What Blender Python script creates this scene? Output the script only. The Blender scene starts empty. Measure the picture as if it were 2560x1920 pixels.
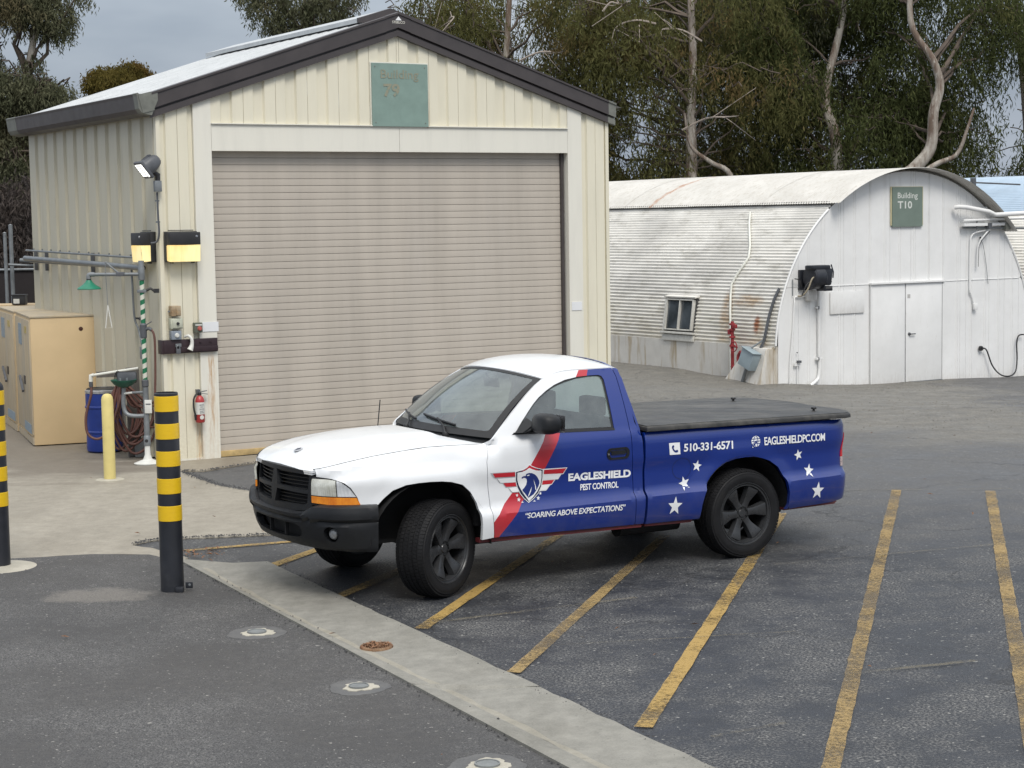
import bpy, bmesh, math, random
import numpy as np
from mathutils import Vector, Matrix, Euler
from mathutils.geometry import delaunay_2d_cdt
random.seed(7); RNG = np.random.default_rng(7)
S = bpy.context.scene
COL = S.collection
R_ = math.radians

# ------------------------------------------------------------------ camera
cam = bpy.data.cameras.new('camera'); camo = bpy.data.objects.new('camera', cam); COL.objects.link(camo)
cam.sensor_width = 36.0; cam.lens = 4557.9/2560*36; cam.clip_end = 2000; cam.clip_start = 0.1
camo.matrix_world = Matrix.Translation((0,0,2.8207)) @ Matrix.Rotation(R_(90-5.1023),4,'X') @ Matrix.Rotation(R_(-0.9409),4,'Z')
S.camera = camo
# ------------------------------------------------------------------ light
SUN_EL, SUN_AZ = 52.0, 165.0      # azimuth clockwise from +Y; the weak sun behind the clouds is behind the camera
W = bpy.data.worlds.new('World'); S.world = W; W.use_nodes = True
nt = W.node_tree; nt.nodes.clear(); N = nt.nodes.new; Lk = nt.links.new
out = N('ShaderNodeOutputWorld'); bg = N('ShaderNodeBackground'); Lk(bg.outputs[0], out.inputs[0])
sky = N('ShaderNodeTexSky'); sky.sky_type='NISHITA'; sky.sun_disc=False
sky.sun_elevation=R_(SUN_EL); sky.sun_rotation=R_(SUN_AZ); sky.dust_density=3.0; sky.air_density=1.5
bg.inputs['Strength'].default_value = 0.10
tc = N('ShaderNodeTexCoord'); sep = N('ShaderNodeSeparateXYZ'); Lk(tc.outputs['Generated'], sep.inputs[0])
# overcast layer: brightness rises smoothly towards the zenith (a plain overcast sky), broken by soft cloud noise
mp = N('ShaderNodeMapping'); mp.inputs['Scale'].default_value=(1.0,1.0,3.2); Lk(tc.outputs['Generated'], mp.inputs[0])
nz = N('ShaderNodeTexNoise'); nz.inputs['Scale'].default_value=3.6; nz.inputs['Detail'].default_value=5; nz.inputs['Roughness'].default_value=.5; Lk(mp.outputs[0], nz.inputs['Vector'])
cr = N('ShaderNodeValToRGB'); cr.color_ramp.elements[0].position=.36; cr.color_ramp.elements[1].position=.66
cr.color_ramp.elements[0].color=(1.75,2.15,2.85,1); cr.color_ramp.elements[1].color=(3.5,3.9,4.5,1); Lk(nz.outputs[0], cr.inputs[0])
el = N('ShaderNodeMapRange'); el.inputs['From Min'].default_value=.12; el.inputs['From Max'].default_value=1; el.inputs['To Min'].default_value=1.0; el.inputs['To Max'].default_value=3.7; Lk(sep.outputs['Z'], el.inputs['Value'])
ne = N('ShaderNodeMapRange'); ne.inputs['From Min'].default_value=.2; ne.inputs['From Max'].default_value=.8; ne.inputs['To Min'].default_value=0; ne.inputs['To Max'].default_value=.85; Lk(sep.outputs['Z'], ne.inputs['Value'])
nm = N('ShaderNodeMix'); nm.data_type='RGBA'; Lk(ne.outputs[0], nm.inputs['Factor']); Lk(cr.outputs[0], nm.inputs['A']); nm.inputs['B'].default_value=(3.35,3.3,3.15,1)   # the cloud deck is whiter overhead
vm = N('ShaderNodeVectorMath'); vm.operation='SCALE'; Lk(nm.outputs['Result'], vm.inputs[0]); Lk(el.outputs[0], vm.inputs['Scale'])
mx = N('ShaderNodeMix'); mx.data_type='RGBA'; mx.inputs['Factor'].default_value=.88
Lk(sky.outputs[0], mx.inputs['A']); Lk(vm.outputs[0], mx.inputs['B']); Lk(mx.outputs['Result'], bg.inputs['Color'])
sd = bpy.data.lights.new('sun','SUN'); sd.energy=1.5; sd.angle=R_(22); sd.color=(1,.96,.90)
so = bpy.data.objects.new('sun', sd); COL.objects.link(so)
_d = Vector((math.sin(R_(SUN_AZ))*math.cos(R_(SUN_EL)), math.cos(R_(SUN_AZ))*math.cos(R_(SUN_EL)), math.sin(R_(SUN_EL))))
so.rotation_euler = _d.to_track_quat('Z','Y').to_euler()
S.view_settings.view_transform='Standard'; S.view_settings.look='None'; S.view_settings.exposure=0.55; S.view_settings.gamma=1
S.view_settings.use_curve_mapping=False
S.cycles.max_bounces=8; S.cycles.transparent_max_bounces=12; S.cycles.use_denoising=True

# ------------------------------------------------------------------ materials
class G:
    def __init__(s, m): s.t=m.node_tree; s.t.nodes.clear()
    def n(s, ty, **kw):
        nd=s.t.nodes.new('ShaderNode'+ty)
        for k,v in kw.items():
            if k.startswith('i_'):
                nd.inputs[k[2:].replace('_',' ')].default_value=v
            else: setattr(nd,k,v)
        return nd
    def l(s,a,b): s.t.links.new(a,b)
    def math(s,op,a,b=None,c=None,clamp=False):
        nd=s.n('Math',operation=op); nd.use_clamp=clamp
        for i,v in enumerate((a,b,c)):
            if v is None: continue
            if isinstance(v,(int,float)): nd.inputs[i].default_value=v
            else: s.l(v,nd.inputs[i])
        return nd.outputs[0]
    def pos(s, space='OBJ'):
        if space=='OBJ': return s.n('TexCoord').outputs['Object']
        return s.n('NewGeometry').outputs['Position']
    def noise(s, vec, scale, detail=4, rough=.55, stretch=None, dist=0):
        if stretch:
            m=s.n('Mapping'); m.inputs['Scale'].default_value=stretch; s.l(vec,m.inputs[0]); vec=m.outputs[0]
        nd=s.n('TexNoise'); nd.inputs['Scale'].default_value=scale; nd.inputs['Detail'].default_value=detail
        nd.inputs['Roughness'].default_value=rough; nd.inputs['Distortion'].default_value=dist; s.l(vec,nd.inputs['Vector'])
        return nd.outputs[0]
    def ramp(s, v, a, b, c0=0, c1=1):
        nd=s.n('MapRange'); nd.inputs['From Min'].default_value=a; nd.inputs['From Max'].default_value=b
        nd.inputs['To Min'].default_value=c0; nd.inputs['To Max'].default_value=c1; s.l(v,nd.inputs['Value']); return nd.outputs[0]
    def mix(s, f, a, b):
        nd=s.n('Mix',data_type='RGBA')
        if isinstance(f,(int,float)): nd.inputs['Factor'].default_value=f
        else: s.l(f,nd.inputs['Factor'])
        for k,v in (('A',a),('B',b)):
            if isinstance(v,tuple): nd.inputs[k].default_value=(*v,1) if len(v)==3 else v
            else: s.l(v,nd.inputs[k])
        return nd.outputs['Result']
    def bsdf(s, color, rough=.6, bump=None, bstr=.3, bdist=.01, **kw):
        o=s.n('OutputMaterial'); b=s.n('BsdfPrincipled'); s.l(b.outputs[0],o.inputs[0])
        if isinstance(color,tuple): b.inputs['Base Color'].default_value=(*color[:3],1)
        else: s.l(color,b.inputs['Base Color'])
        if isinstance(rough,(int,float)): b.inputs['Roughness'].default_value=rough
        else: s.l(rough,b.inputs['Roughness'])
        for k,v in kw.items(): b.inputs[k.replace('_',' ')].default_value=v
        if bump is not None:
            bn=s.n('Bump'); bn.inputs['Strength'].default_value=bstr; bn.inputs['Distance'].default_value=bdist
            s.l(bump,bn.inputs['Height']); s.l(bn.outputs[0],b.inputs['Normal'])
        return b
MATS={}
def newmat(name):
    m=bpy.data.materials.new(name); m.use_nodes=True; return m, G(m)
def M(name, color=None, rough=.6, var=.12, vs=6.0, bump=.0, bs=60.0, dirt=None, dirtamt=.0, stretch=None, **kw):
    """generic worn material: colour varied by noise, optional dirt colour, fine bump; cached by name"""
    if name in MATS: return MATS[name]
    m,g=newmat(name); P=g.pos('W')
    n1=g.noise(P,vs,5,.6,stretch); a=tuple(c*(1-var) for c in color); b=tuple(min(1,c*(1+var)) for c in color)
    c=g.mix(g.ramp(n1,.3,.7),a,b)
    if dirt is not None:
        n2=g.noise(P,vs*.45,7,.7,stretch); c=g.mix(g.ramp(n2,.62-dirtamt*.3,.78,0,min(1,dirtamt*1.6)),c,dirt)
    r=g.ramp(g.noise(P,vs*2,3),.3,.7,max(.02,rough-.06),min(1,rough+.06))
    g.bsdf(c,r,g.noise(P,bs,3) if bump else None,bump,.01,**kw)
    MATS[name]=m; return m

# ------------------------------------------------------------------ objects
def link(o,parent=None):
    COL.objects.link(o)
    if parent is not None: o.parent=parent
    return o
def mesh_obj(name, verts, faces, mat=None, parent=None, smooth=False, autos=None):
    me=bpy.data.meshes.new(name); me.from_pydata([tuple(map(float,v)) for v in verts],[],[tuple(map(int,f)) for f in faces]); me.update()
    if mat is not None:
        for mm in (mat if isinstance(mat,(list,tuple)) else [mat]): me.materials.append(mm)
    if smooth: me.polygons.foreach_set('use_smooth',[True]*len(me.polygons))
    if autos: 
        me.polygons.foreach_set('use_smooth',[True]*len(me.polygons)); me.set_sharp_from_angle(angle=R_(autos))
    return link(bpy.data.objects.new(name,me),parent)
def bm_obj(name,bm,mat=None,parent=None,autos=None,recalc=True):
    if recalc: bmesh.ops.recalc_face_normals(bm,faces=bm.faces)
    me=bpy.data.meshes.new(name); bm.to_mesh(me); bm.free()
    if mat is not None:
        for mm in (mat if isinstance(mat,(list,tuple)) else [mat]): me.materials.append(mm)
    if autos: me.polygons.foreach_set('use_smooth',[True]*len(me.polygons)); me.set_sharp_from_angle(angle=R_(autos))
    return link(bpy.data.objects.new(name,me),parent)
def thing(name,label,cat,loc=(0,0,0),rz=0,group=None,mat=None):
    o=bpy.data.objects.new(name,None); COL.objects.link(o); o.empty_display_size=.2
    o.location=loc; o.rotation_euler=(0,0,rz)
    o['label']=label; o['category']=cat
    if group: o['group']=group
    return o
def tag(o,label,cat,group=None):
    o['label']=label; o['category']=cat
    if group: o['group']=group
    return o
def struct(o,kind='structure'): o['kind']=kind; return o
def add_box(bm,c,s,rot=None,bev=0):
    r=bmesh.ops.create_cube(bm,size=1); vs=r['verts']
    bmesh.ops.scale(bm,vec=s,verts=vs)
    if bev:
        es=list({e for v in vs for e in v.link_edges})
        r2=bmesh.ops.bevel(bm,geom=es,offset=bev,segments=2,affect='EDGES',profile=.6); vs=list({v for f in r2['faces'] for v in f.verts}|{v for v in vs if v.is_valid})
    if rot is not None: bmesh.ops.rotate(bm,cent=(0,0,0),matrix=rot,verts=vs)
    bmesh.ops.translate(bm,vec=c,verts=vs); return vs
def box(name,c,s,mat,parent=None,rot=None,bev=0,autos=None):
    bm=bmesh.new(); add_box(bm,c,s,rot,bev); return bm_obj(name,bm,mat,parent,autos or (35 if bev else None))
def add_tube(bm,pts,r,seg=8,cap=True):
    pts=[Vector(p) for p in pts]; n=len(pts); rs=r if isinstance(r,(list,tuple)) else [r]*n
    rings=[]; up=Vector((0,0,1)); prev=None
    for i,p in enumerate(pts):
        d=(pts[min(i+1,n-1)]-pts[max(i-1,0)]).normalized()
        if prev is None:
            a=d.cross(up); 
            if a.length<.1: a=d.cross(Vector((1,0,0)))
            a.normalize()
        else:
            a=prev-d*prev.dot(d); a.normalize()
        prev=a; b=d.cross(a)
        rings.append([bm.verts.new(p+(a*math.cos(t)+b*math.sin(t))*rs[i]) for t in [2*math.pi*k/seg for k in range(seg)]])
    for i in range(n-1):
        for k in range(seg): bm.faces.new((rings[i][k],rings[i][(k+1)%seg],rings[i+1][(k+1)%seg],rings[i+1][k]))
    if cap:
        bm.faces.new(rings[0][::-1]); bm.faces.new(rings[-1])
def tube(name,pts,r,mat,parent=None,seg=8,cap=True):
    bm=bmesh.new(); add_tube(bm,pts,r,seg,cap); return bm_obj(name,bm,mat,parent,50)
def add_lathe(bm,prof,seg=32,axis='Z',loc=(0,0,0),closed=False):
    """prof: (radius, height) pairs"""
    rings=[]
    for (r,h) in prof:
        ring=[]
        for k in range(seg):
            t=2*math.pi*k/seg; x,y=r*math.cos(t),r*math.sin(t)
            v={'Z':(x,y,h),'Y':(x,h,y),'X':(h,x,y)}[axis]
            ring.append(bm.verts.new(Vector(v)+Vector(loc)))
        rings.append(ring)
    for i in range(len(rings)-1):
        for k in range(seg): bm.faces.new((rings[i][k],rings[i][(k+1)%seg],rings[i+1][(k+1)%seg],rings[i+1][k]))
    if not closed:
        if prof[0][0]>1e-4: bm.faces.new(rings[0][::-1])
        if prof[-1][0]>1e-4: bm.faces.new(rings[-1])
def lathe(name,prof,mat,parent=None,seg=32,axis='Z',loc=(0,0,0),autos=35,closed=False):
    bm=bmesh.new(); add_lathe(bm,prof,seg,axis,loc,closed); bmesh.ops.remove_doubles(bm,verts=bm.verts,dist=1e-5); return bm_obj(name,bm,mat,parent,autos)
def smooth_path(P,n=8,closed=False):
    P=[np.array(p,float) for p in P]; m=len(P); out=[]
    rng=range(m if closed else m-1)
    for i in rng:
        if closed: p0,p1,p2,p3=P[(i-1)%m],P[i],P[(i+1)%m],P[(i+2)%m]
        else: p0,p1,p2,p3=P[max(i-1,0)],P[i],P[i+1],P[min(i+2,m-1)]
        for k in range(n):
            t=k/n; out.append(.5*((2*p1)+(-p0+p2)*t+(2*p0-5*p1+4*p2-p3)*t*t+(-p0+3*p1-3*p2+p3)*t**3))
    if not closed: out.append(P[-1])
    return out
def copy_tree(o,parent=None):
    c=o.copy(); COL.objects.link(c); c.parent=parent
    for ch in list(o.children): copy_tree(ch,c)
    return c

def resample(P,step,closed=True):
    P=[np.array(p,float) for p in P]; out=[]; m=len(P)
    for i in range(m if closed else m-1):
        a,b=P[i],P[(i+1)%m]; k=max(1,int(math.ceil(np.linalg.norm(b-a)/step)))
        for j in range(k): out.append(a+(b-a)*j/k)
    if not closed: out.append(P[-1])
    return out
def inpoly(x,y,P):
    c=False; n=len(P); j=n-1
    for i in range(n):
        xi,yi=P[i][0],P[i][1]; xj,yj=P[j][0],P[j][1]
        if ((yi>y)!=(yj>y)) and (x<(xj-xi)*(y-yi)/(yj-yi)+xi): c=not c
        j=i
    return c
def panel(name,outline,mapf,mat,parent=None,holes=(),res=.05,edge=None,rim=.018,rimdir=None,resv=None,flip=False,autos=40):
    """2D outline (with holes) filled by constrained Delaunay on a grid, mapped to 3D, with a rolled-in rim.
    mapf(u,v)->(x,y,z); rimdir(u,v)->inward vector"""
    edge=edge or res*.6; resv=resv or res
    loops=[resample(outline,edge)]+[resample(h,edge) for h in holes]
    pts=[]; edges=[]; 
    for L in loops:
        b=len(pts); pts+= [Vector((p[0],p[1])) for p in L]; edges+=[(b+i,b+(i+1)%len(L)) for i in range(len(L))]
    xs=[p[0] for p in outline]; ys=[p[1] for p in outline]
    nb=len(pts); bpts=np.array([(p.x,p.y) for p in pts])
    nx=int((max(xs)-min(xs))/res)+1; ny=int((max(ys)-min(ys))/resv)+1
    for i in range(1,nx+1):
        for j in range(1,ny+1):
            x=min(xs)+i*res-res*.5*(j%2); y=min(ys)+j*resv
            if not inpoly(x,y,outline) or any(inpoly(x,y,h) for h in holes): continue
            if np.min(np.hypot((bpts[:,0]-x)/res,(bpts[:,1]-y)/resv))<.45: continue
            pts.append(Vector((x,y)))
    V,E,F,_,_,_=delaunay_2d_cdt(pts,edges,[],0,1e-6)
    tri=[]
    for f in F:
        cx=sum(V[i].x for i in f)/len(f); cy=sum(V[i].y for i in f)/len(f)
        if inpoly(cx,cy,outline) and not any(inpoly(cx,cy,h) for h in holes): tri.append(list(f))
    v3=[Vector(mapf(v.x,v.y)) for v in V]
    bm=bmesh.new(); bv=[bm.verts.new(v) for v in v3]
    for f in tri:
        try: bm.faces.new([bv[i] for i in (f[::-1] if flip else f)])
        except ValueError: pass
    if rimdir is not None and rim:
        be=[e for e in bm.edges if len(e.link_faces)==1]
        idx={v:i for i,v in enumerate(bv)}
        new={}
        for e in be:
            for v in e.verts:
                if v not in new: 
                    i=idx[v]; new[v]=bm.verts.new(v.co+Vector(rimdir(V[i].x,V[i].y))*rim)
        for e in be:
            a,b=e.verts; f=e.link_faces[0]
            ls=[l for l in f.loops if l.edge==e][0]
            p,q=ls.vert, ls.link_loop_next.vert
            bm.faces.new((q,p,new[p],new[q]))
    bmesh.ops.delete(bm,geom=[v for v in bm.verts if not v.link_faces],context='VERTS')
    return bm_obj(name,bm,mat,parent,autos,recalc=False)

def text_mesh(txt,size=1.0,offset=0,shear=0,spacing=1.0):
    """returns verts, tris of flat lettering in the XY plane, normalised to a box (0..1, 0..1) of its own"""
    cu=bpy.data.curves.new('t','FONT'); cu.body=txt; cu.size=size; cu.offset=offset; cu.shear=shear; cu.space_character=spacing; cu.resolution_u=3
    o=bpy.data.objects.new('t',cu); COL.objects.link(o); bpy.context.view_layer.update()
    dg=bpy.context.evaluated_depsgraph_get(); me=bpy.data.meshes.new_from_object(o.evaluated_get(dg))
    vs=[v.co.copy() for v in me.vertices]; fs=[tuple(p.vertices) for p in me.polygons]
    bpy.data.objects.remove(o); bpy.data.curves.remove(cu); bpy.data.meshes.remove(me)
    x0=min(v.x for v in vs);x1=max(v.x for v in vs);y0=min(v.y for v in vs);y1=max(v.y for v in vs)
    return [((v.x-x0)/(x1-x0),(v.y-y0)/(y1-y0)) for v in vs],fs
def lettering(name,txt,mapf,mat,parent,offset=0,shear=0,spacing=1.0):
    vs,fs=text_mesh(txt,1.0,offset,shear,spacing)
    bm=bmesh.new(); bv=[bm.verts.new((a,b,0)) for a,b in vs]
    for f in fs:
        try: bm.faces.new([bv[i] for i in f])
        except ValueError: pass
    bmesh.ops.triangulate(bm,faces=bm.faces)
    for k in range(1,12):
        bmesh.ops.bisect_plane(bm,geom=list(bm.verts)+list(bm.edges)+list(bm.faces),plane_co=(k/12,0,0),plane_no=(1,0,0))
    for v in bm.verts: v.co=Vector(mapf(v.co.x,v.co.y))
    return bm_obj(name,bm,mat,parent,None,recalc=False)
TRIM=M('black_trim_plastic',(.010,.011,.013),.48,.25,8,.15,300,Specular_IOR_Level=.35)
RUB=M('black_seal',(.012,.012,.013),.5,.1)
VIN=M('white_vinyl',(.80,.81,.82),.35,.02)
CHR=M('bright_metal',(.5,.5,.52),.25,.05,Metallic=.9)
# ================================================================== GROUND
CTRL=[(-30,0,0),(0,0,0),(30,0,0),(-30,20,0),(-10,12,0),(0,12,0),(8,12,0),(14,12,0),(-8,20,0),(-4,20,0),(0,20,0),(4,20,-.01),(8,20,-.03),(14,20,-.1),(-12,28,0),(-6,27,0),(0,26,0),(3,26,-.02),(6,26,-.06),(11,26,-.12),(1.5,31,-.1),(4,31,-.2),(8,32,-.32),(5.27,36.13,-.49),(6.4,36.9,-.58),(7.4,37.5,-.665),(9.1,38.6,-.68),(11.05,39.8,-.75),(4.6,37.1,-.42),(3.3,39.2,-.35),(2.25,40.8,-.35),(0,40,-.3),(-10,40,-.05),(20,35,-.7),(20,50,-1.0),(0,60,-.6),(-20,60,0),(40,60,-1.0),(12,44,-.9),(30,30,-.6)]
_cx=np.array([c[0] for c in CTRL],float); _cy=np.array([c[1] for c in CTRL],float); _cz=np.array([c[2] for c in CTRL],float)
def gz(x,y):
    if y<19 : 
        return 0.0
    d2=(_cx-x)**2+(_cy-y)**2+.15; w=1/d2**1.6; z=float((w*_cz).sum()/w.sum())
    return z*min(1,(y-19)/5) if y<24 else z
def ground_mat():
    m,g=newmat('old_asphalt_and_gravel'); P=g.pos('W'); sp=g.n('SeparateXYZ'); g.l(P,sp.inputs[0]); X,Y=sp.outputs[0],sp.outputs[1]
    n1=g.noise(P,.55,6,.62); n2=g.noise(P,3.2,6,.7); n3=g.noise(P,1.25,9,.78); fine=g.noise(P,130,2,.6); fine2=g.noise(P,60,3,.7)
    # sealed dark asphalt with worn aggregate patches
    seal=g.mix(g.ramp(n2,.3,.7),(.013,.015,.020),(.028,.031,.038)); worn=g.mix(g.ramp(fine2,.40,.62),(.034,.035,.037),(.225,.22,.208))
    asph=g.mix(g.math('MULTIPLY',g.ramp(n3,.43,.64,.05,1),g.ramp(fine2,.42,.60)),seal,worn)
    asph=g.mix(g.ramp(fine2,.30,.46,.8,0),asph,(.012,.013,.016))
    # older, greyer asphalt farther back
    old=g.mix(g.ramp(fine2,.3,.7),(.040,.041,.043),(.155,.152,.145)); old=g.mix(g.ramp(n3,.42,.66,.55,0),old,(.062,.065,.072))
    yb=g.math('ADD',Y,g.ramp(n1,.2,.8,-2.5,2.5)); asph=g.mix(g.ramp(yb,14.5,19.5),asph,old)
    # gravel and broken asphalt by the round-roofed hut and behind the garage
    v=g.n('TexVoronoi'); v.inputs['Scale'].default_value=22; g.l(P,v.inputs['Vector'])
    grv=g.mix(g.ramp(fine2,.3,.7),(.055,.052,.045),(.26,.243,.21)); grv=g.mix(g.ramp(n2,.35,.7,0,.7),grv,(.080,.077,.070))
    # boundary: a line from (1,25.5) to (6.3,22.2) and on to the back right
    b=g.math('ADD',g.math('ADD',g.math('MULTIPLY',X,.55),Y),g.math('ADD',g.ramp(n2,.2,.8,-1.0,1.0),g.ramp(n1,.2,.8,-2.2,2.2))); mk=g.ramp(b,24.6,27.2)
    col=g.mix(mk,asph,grv)
    # darker damp asphalt patch right of the hut door
    b2=g.math('ADD',g.math('SUBTRACT',X,g.math('MULTIPLY',Y,.16)),g.ramp(n1,.2,.8,-1.5,1.5)); b3=g.ramp(g.math('ADD',Y,g.ramp(n2,.2,.8,-1,1)),26.0,28); col=g.mix(g.math('MULTIPLY',g.ramp(b2,2.9,3.6),g.math('MULTIPLY',b3,.80)),col,(.072,.072,.074))
    # oil spots under the truck area
    n4=g.noise(P,1.3,5,.6); col=g.mix(g.ramp(n4,.66,.74,0,.5),col,(.018,.018,.020))
    sp2=g.noise(P,26,2,.5); col=g.mix(g.ramp(sp2,.66,.72,0,.85),col,(.28,.275,.255))
    # hairline cracks
    c=g.n('TexVoronoi'); c.feature='DISTANCE_TO_EDGE'; c.inputs['Scale'].default_value=.22
    mm=g.n('MixRGB') if False else None
    wv=g.n('VectorMath',operation='ADD'); g.l(P,wv.inputs[0]); ns=g.n('TexNoise'); ns.inputs['Scale'].default_value=1.2; ns.inputs['Detail'].default_value=5; g.l(P,ns.inputs['Vector']); sc=g.n('VectorMath',operation='SCALE'); sc.inputs['Scale'].default_value=1.6; g.l(ns.outputs['Color'],sc.inputs[0]); g.l(sc.outputs[0],wv.inputs[1]); g.l(wv.outputs[0],c.inputs['Vector'])
    col=g.mix(g.ramp(c.outputs['Distance'],.0,.0045,.75,0),col,(.012,.012,.013))
    r=g.ramp(n3,.35,.7,.42,.85)
    h=g.math('ADD',g.math('MULTIPLY',fine,.5),g.math('ADD',fine2,g.math('MULTIPLY',v.outputs['Distance'],mk)))
    g.bsdf(col,r,h,.55,.012); return m
GM=ground_mat()
xs=np.concatenate([np.linspace(-400,-40,7),np.linspace(-30,40,90),np.linspace(50,400,7)]); ys=np.concatenate([np.linspace(-40,0,5),np.linspace(2,18,9),np.linspace(19,62,62),np.linspace(70,700,10)])
vs=[(x,y,gz(x,y)) for y in ys for x in xs]; nx_=len(xs)
fs=[(j*nx_+i,j*nx_+i+1,(j+1)*nx_+i+1,(j+1)*nx_+i) for j in range(len(ys)-1) for i in range(nx_-1)]
o=mesh_obj('ground',vs,fs,GM,smooth=True); struct(o)
def sheet(name,poly,z,mat,jit=0,step=.25,thick=.02):
    P=resample(poly,step); q=[]
    for i,p in enumerate(P):
        a,b=P[i-1],P[(i+1)%len(P)]; t=np.array(b)-np.array(a); n=np.array([-t[1],t[0]])/(np.linalg.norm(t)+1e-9)
        q.append(np.array(p)+n*RNG.normal(0,jit) if jit else np.array(p))
    bm=bmesh.new(); top=[bm.verts.new((p[0],p[1],z+gz(p[0],p[1]))) for p in q]; bot=[bm.verts.new((p[0],p[1],z-thick+gz(p[0],p[1]))) for p in q]
    n=len(q); V,E,F,_,_,_=delaunay_2d_cdt([Vector(p) for p in q],[(i,(i+1)%n) for i in range(n)],[],0,1e-6)
    for f in F:
        cx=sum(V[i].x for i in f)/len(f); cy=sum(V[i].y for i in f)/len(f)
        if inpoly(cx,cy,q) and max(f)<n: bm.faces.new([top[i] for i in f])
    for i in range(n): bm.faces.new((top[(i+1)%n],bot[(i+1)%n],bot[i],top[i]))
    return struct(bm_obj(name,bm,mat,recalc=False))
def conc_mat(name,c0,c1,stain,extra=None):
    m,g=newmat(name); P=g.pos('W'); n=g.noise(P,1.1,7,.66); n2=g.noise(P,6,5,.65); f=g.noise(P,90,3,.7); f2=g.noise(P,22,4,.7); w=g.noise(P,.8,6,.7,(1.6,.5,1))
    c=g.mix(g.ramp(n2,.3,.7),c0,c1); c=g.mix(g.ramp(w,.44,.70,0,.60),c,stain); c=g.mix(g.ramp(g.noise(P,14,5,.75),.42,.62,0,.22),c,tuple(x*.6 for x in c0)); c=g.mix(g.ramp(g.noise(P,7,3,.5,(.6,1.4,1)),.72,.76,0,.55),c,tuple(x*.35 for x in c0)); c=g.mix(g.ramp(f2,.62,.70,0,.45),c,tuple(x*.45 for x in c0)); c=g.mix(g.ramp(f,.3,.7,.0,.25),c,tuple(min(1,x*1.5) for x in c1))
    if extra: c=extra(g,P,c)
    g.bsdf(c,g.ramp(n,.35,.65,.6,.9),g.math('ADD',f,g.math('MULTIPLY',f2,1.2)),.3,.006); return m
def slab_extra(g,P,c):
    # damp dark stain spreading from the safety shower and drums
    sp=g.n('SeparateXYZ'); g.l(P,sp.inputs[0]); w=g.noise(P,.9,6,.7,(.5,1.6,1)); y=g.math('ADD',sp.outputs[1],g.ramp(w,.25,.75,-1.7,1.7))
    c=g.mix(g.ramp(y,20.2,21.6,0,.62),c,(.105,.085,.065)); return c
CONC=conc_mat('yard_concrete',(.225,.205,.168),(.315,.288,.238),(.15,.133,.105),slab_extra); CONC2=conc_mat('gutter_concrete',(.165,.16,.14),(.26,.25,.22),(.085,.08,.063))
CONC3=conc_mat('stained_apron_concrete',(.22,.19,.145),(.29,.26,.205),(.11,.085,.06))
def near_mat():
    m,g=newmat('near_asphalt'); P=g.pos('W'); n=g.noise(P,.7,6,.65); n2=g.noise(P,4,5,.7); f=g.noise(P,75,3,.75); f2=g.noise(P,150,2,.6); sp=g.noise(P,38,2,.5)
    c=g.mix(g.ramp(g.math('ADD',g.math('MULTIPLY',f,.6),g.math('MULTIPLY',f2,.4)),.40,.62),(.010,.010,.012),(.215,.21,.203)); c=g.mix(g.ramp(n,.38,.62,0,.75),c,(.048,.048,.050)); c=g.mix(g.ramp(n2,.55,.8,0,.4),c,(.115,.108,.10)); n5=g.noise(P,.35,5,.6); c=g.mix(g.ramp(n5,.42,.6,0,.45),c,(.085,.078,.070)); c=g.mix(g.ramp(g.noise(P,15,4,.7),.35,.65,0,.45),c,(.045,.044,.046)); c=g.mix(g.ramp(sp,.69,.74,0,.8),c,(.36,.35,.32))
    qx=g.n('SeparateXYZ'); g.l(P,qx.inputs[0]); dx=g.math('POWER',g.math('DIVIDE',g.math('ADD',qx.outputs[0],3.20),.42),2); dy=g.math('POWER',g.math('DIVIDE',g.math('SUBTRACT',qx.outputs[1],13.78),.28),2); bb=g.math('ADD',g.math('ADD',dx,dy),g.ramp(n2,.2,.8,-.9,.9)); c=g.mix(g.math('MULTIPLY',g.ramp(bb,.4,1.2,1,0),g.ramp(f,.3,.6,.3,.9)),c,(.20,.185,.165))
    g.bsdf(c,.72,g.math('ADD',f,f2),.65,.010); return m
NEAR=near_mat()
sheet('concrete_yard',[(-12,15.2),(-5.6,15.32),(-4.41,15.43),(-3.9,15.56),(-3.42,15.60),(-3.13,15.52),(-2.85,15.25),(-2.78,15.34),(-3.02,15.68),(-3.2,15.86),(-3.40,16.02),(-3.28,16.22),(-2.98,16.32),(-1.99,16.47),(-.9,16.9),(1.0,18.2),(.2,18.9),(-1.6,18.75),(-2.55,18.95),(-2.80,19.22),(-3.22,19.68),(-3.55,20.3),(-3.86,20.90),(-4.15,21.35),(-4.05,21.7),(-5.6,24.3),(-7.8,27.5),(-12,30)],.008,CONC,.008)
sheet('garage_apron',[(-3.98,20.93),(-3.57,20.83),(-3.03,21.57),(-2.0,22.2),(1.4,24.27),(1.75,24.5),(1.55,25.15),(-4.14,21.70)],.014,CONC3,.006)
sheet('asphalt_drive',[(-14,4),(-14,15.25),(-5.6,15.28),(-4.41,15.40),(-3.65,15.555),(-3.15,15.50),(-2.84,15.20),(-2.50,14.56),(-1.97,13.52),(-1.36,12.32),(-.665,10.96),(.23,9.21),(1.15,7.4),(2.88,4)],.016,NEAR,.010,.2)
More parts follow.
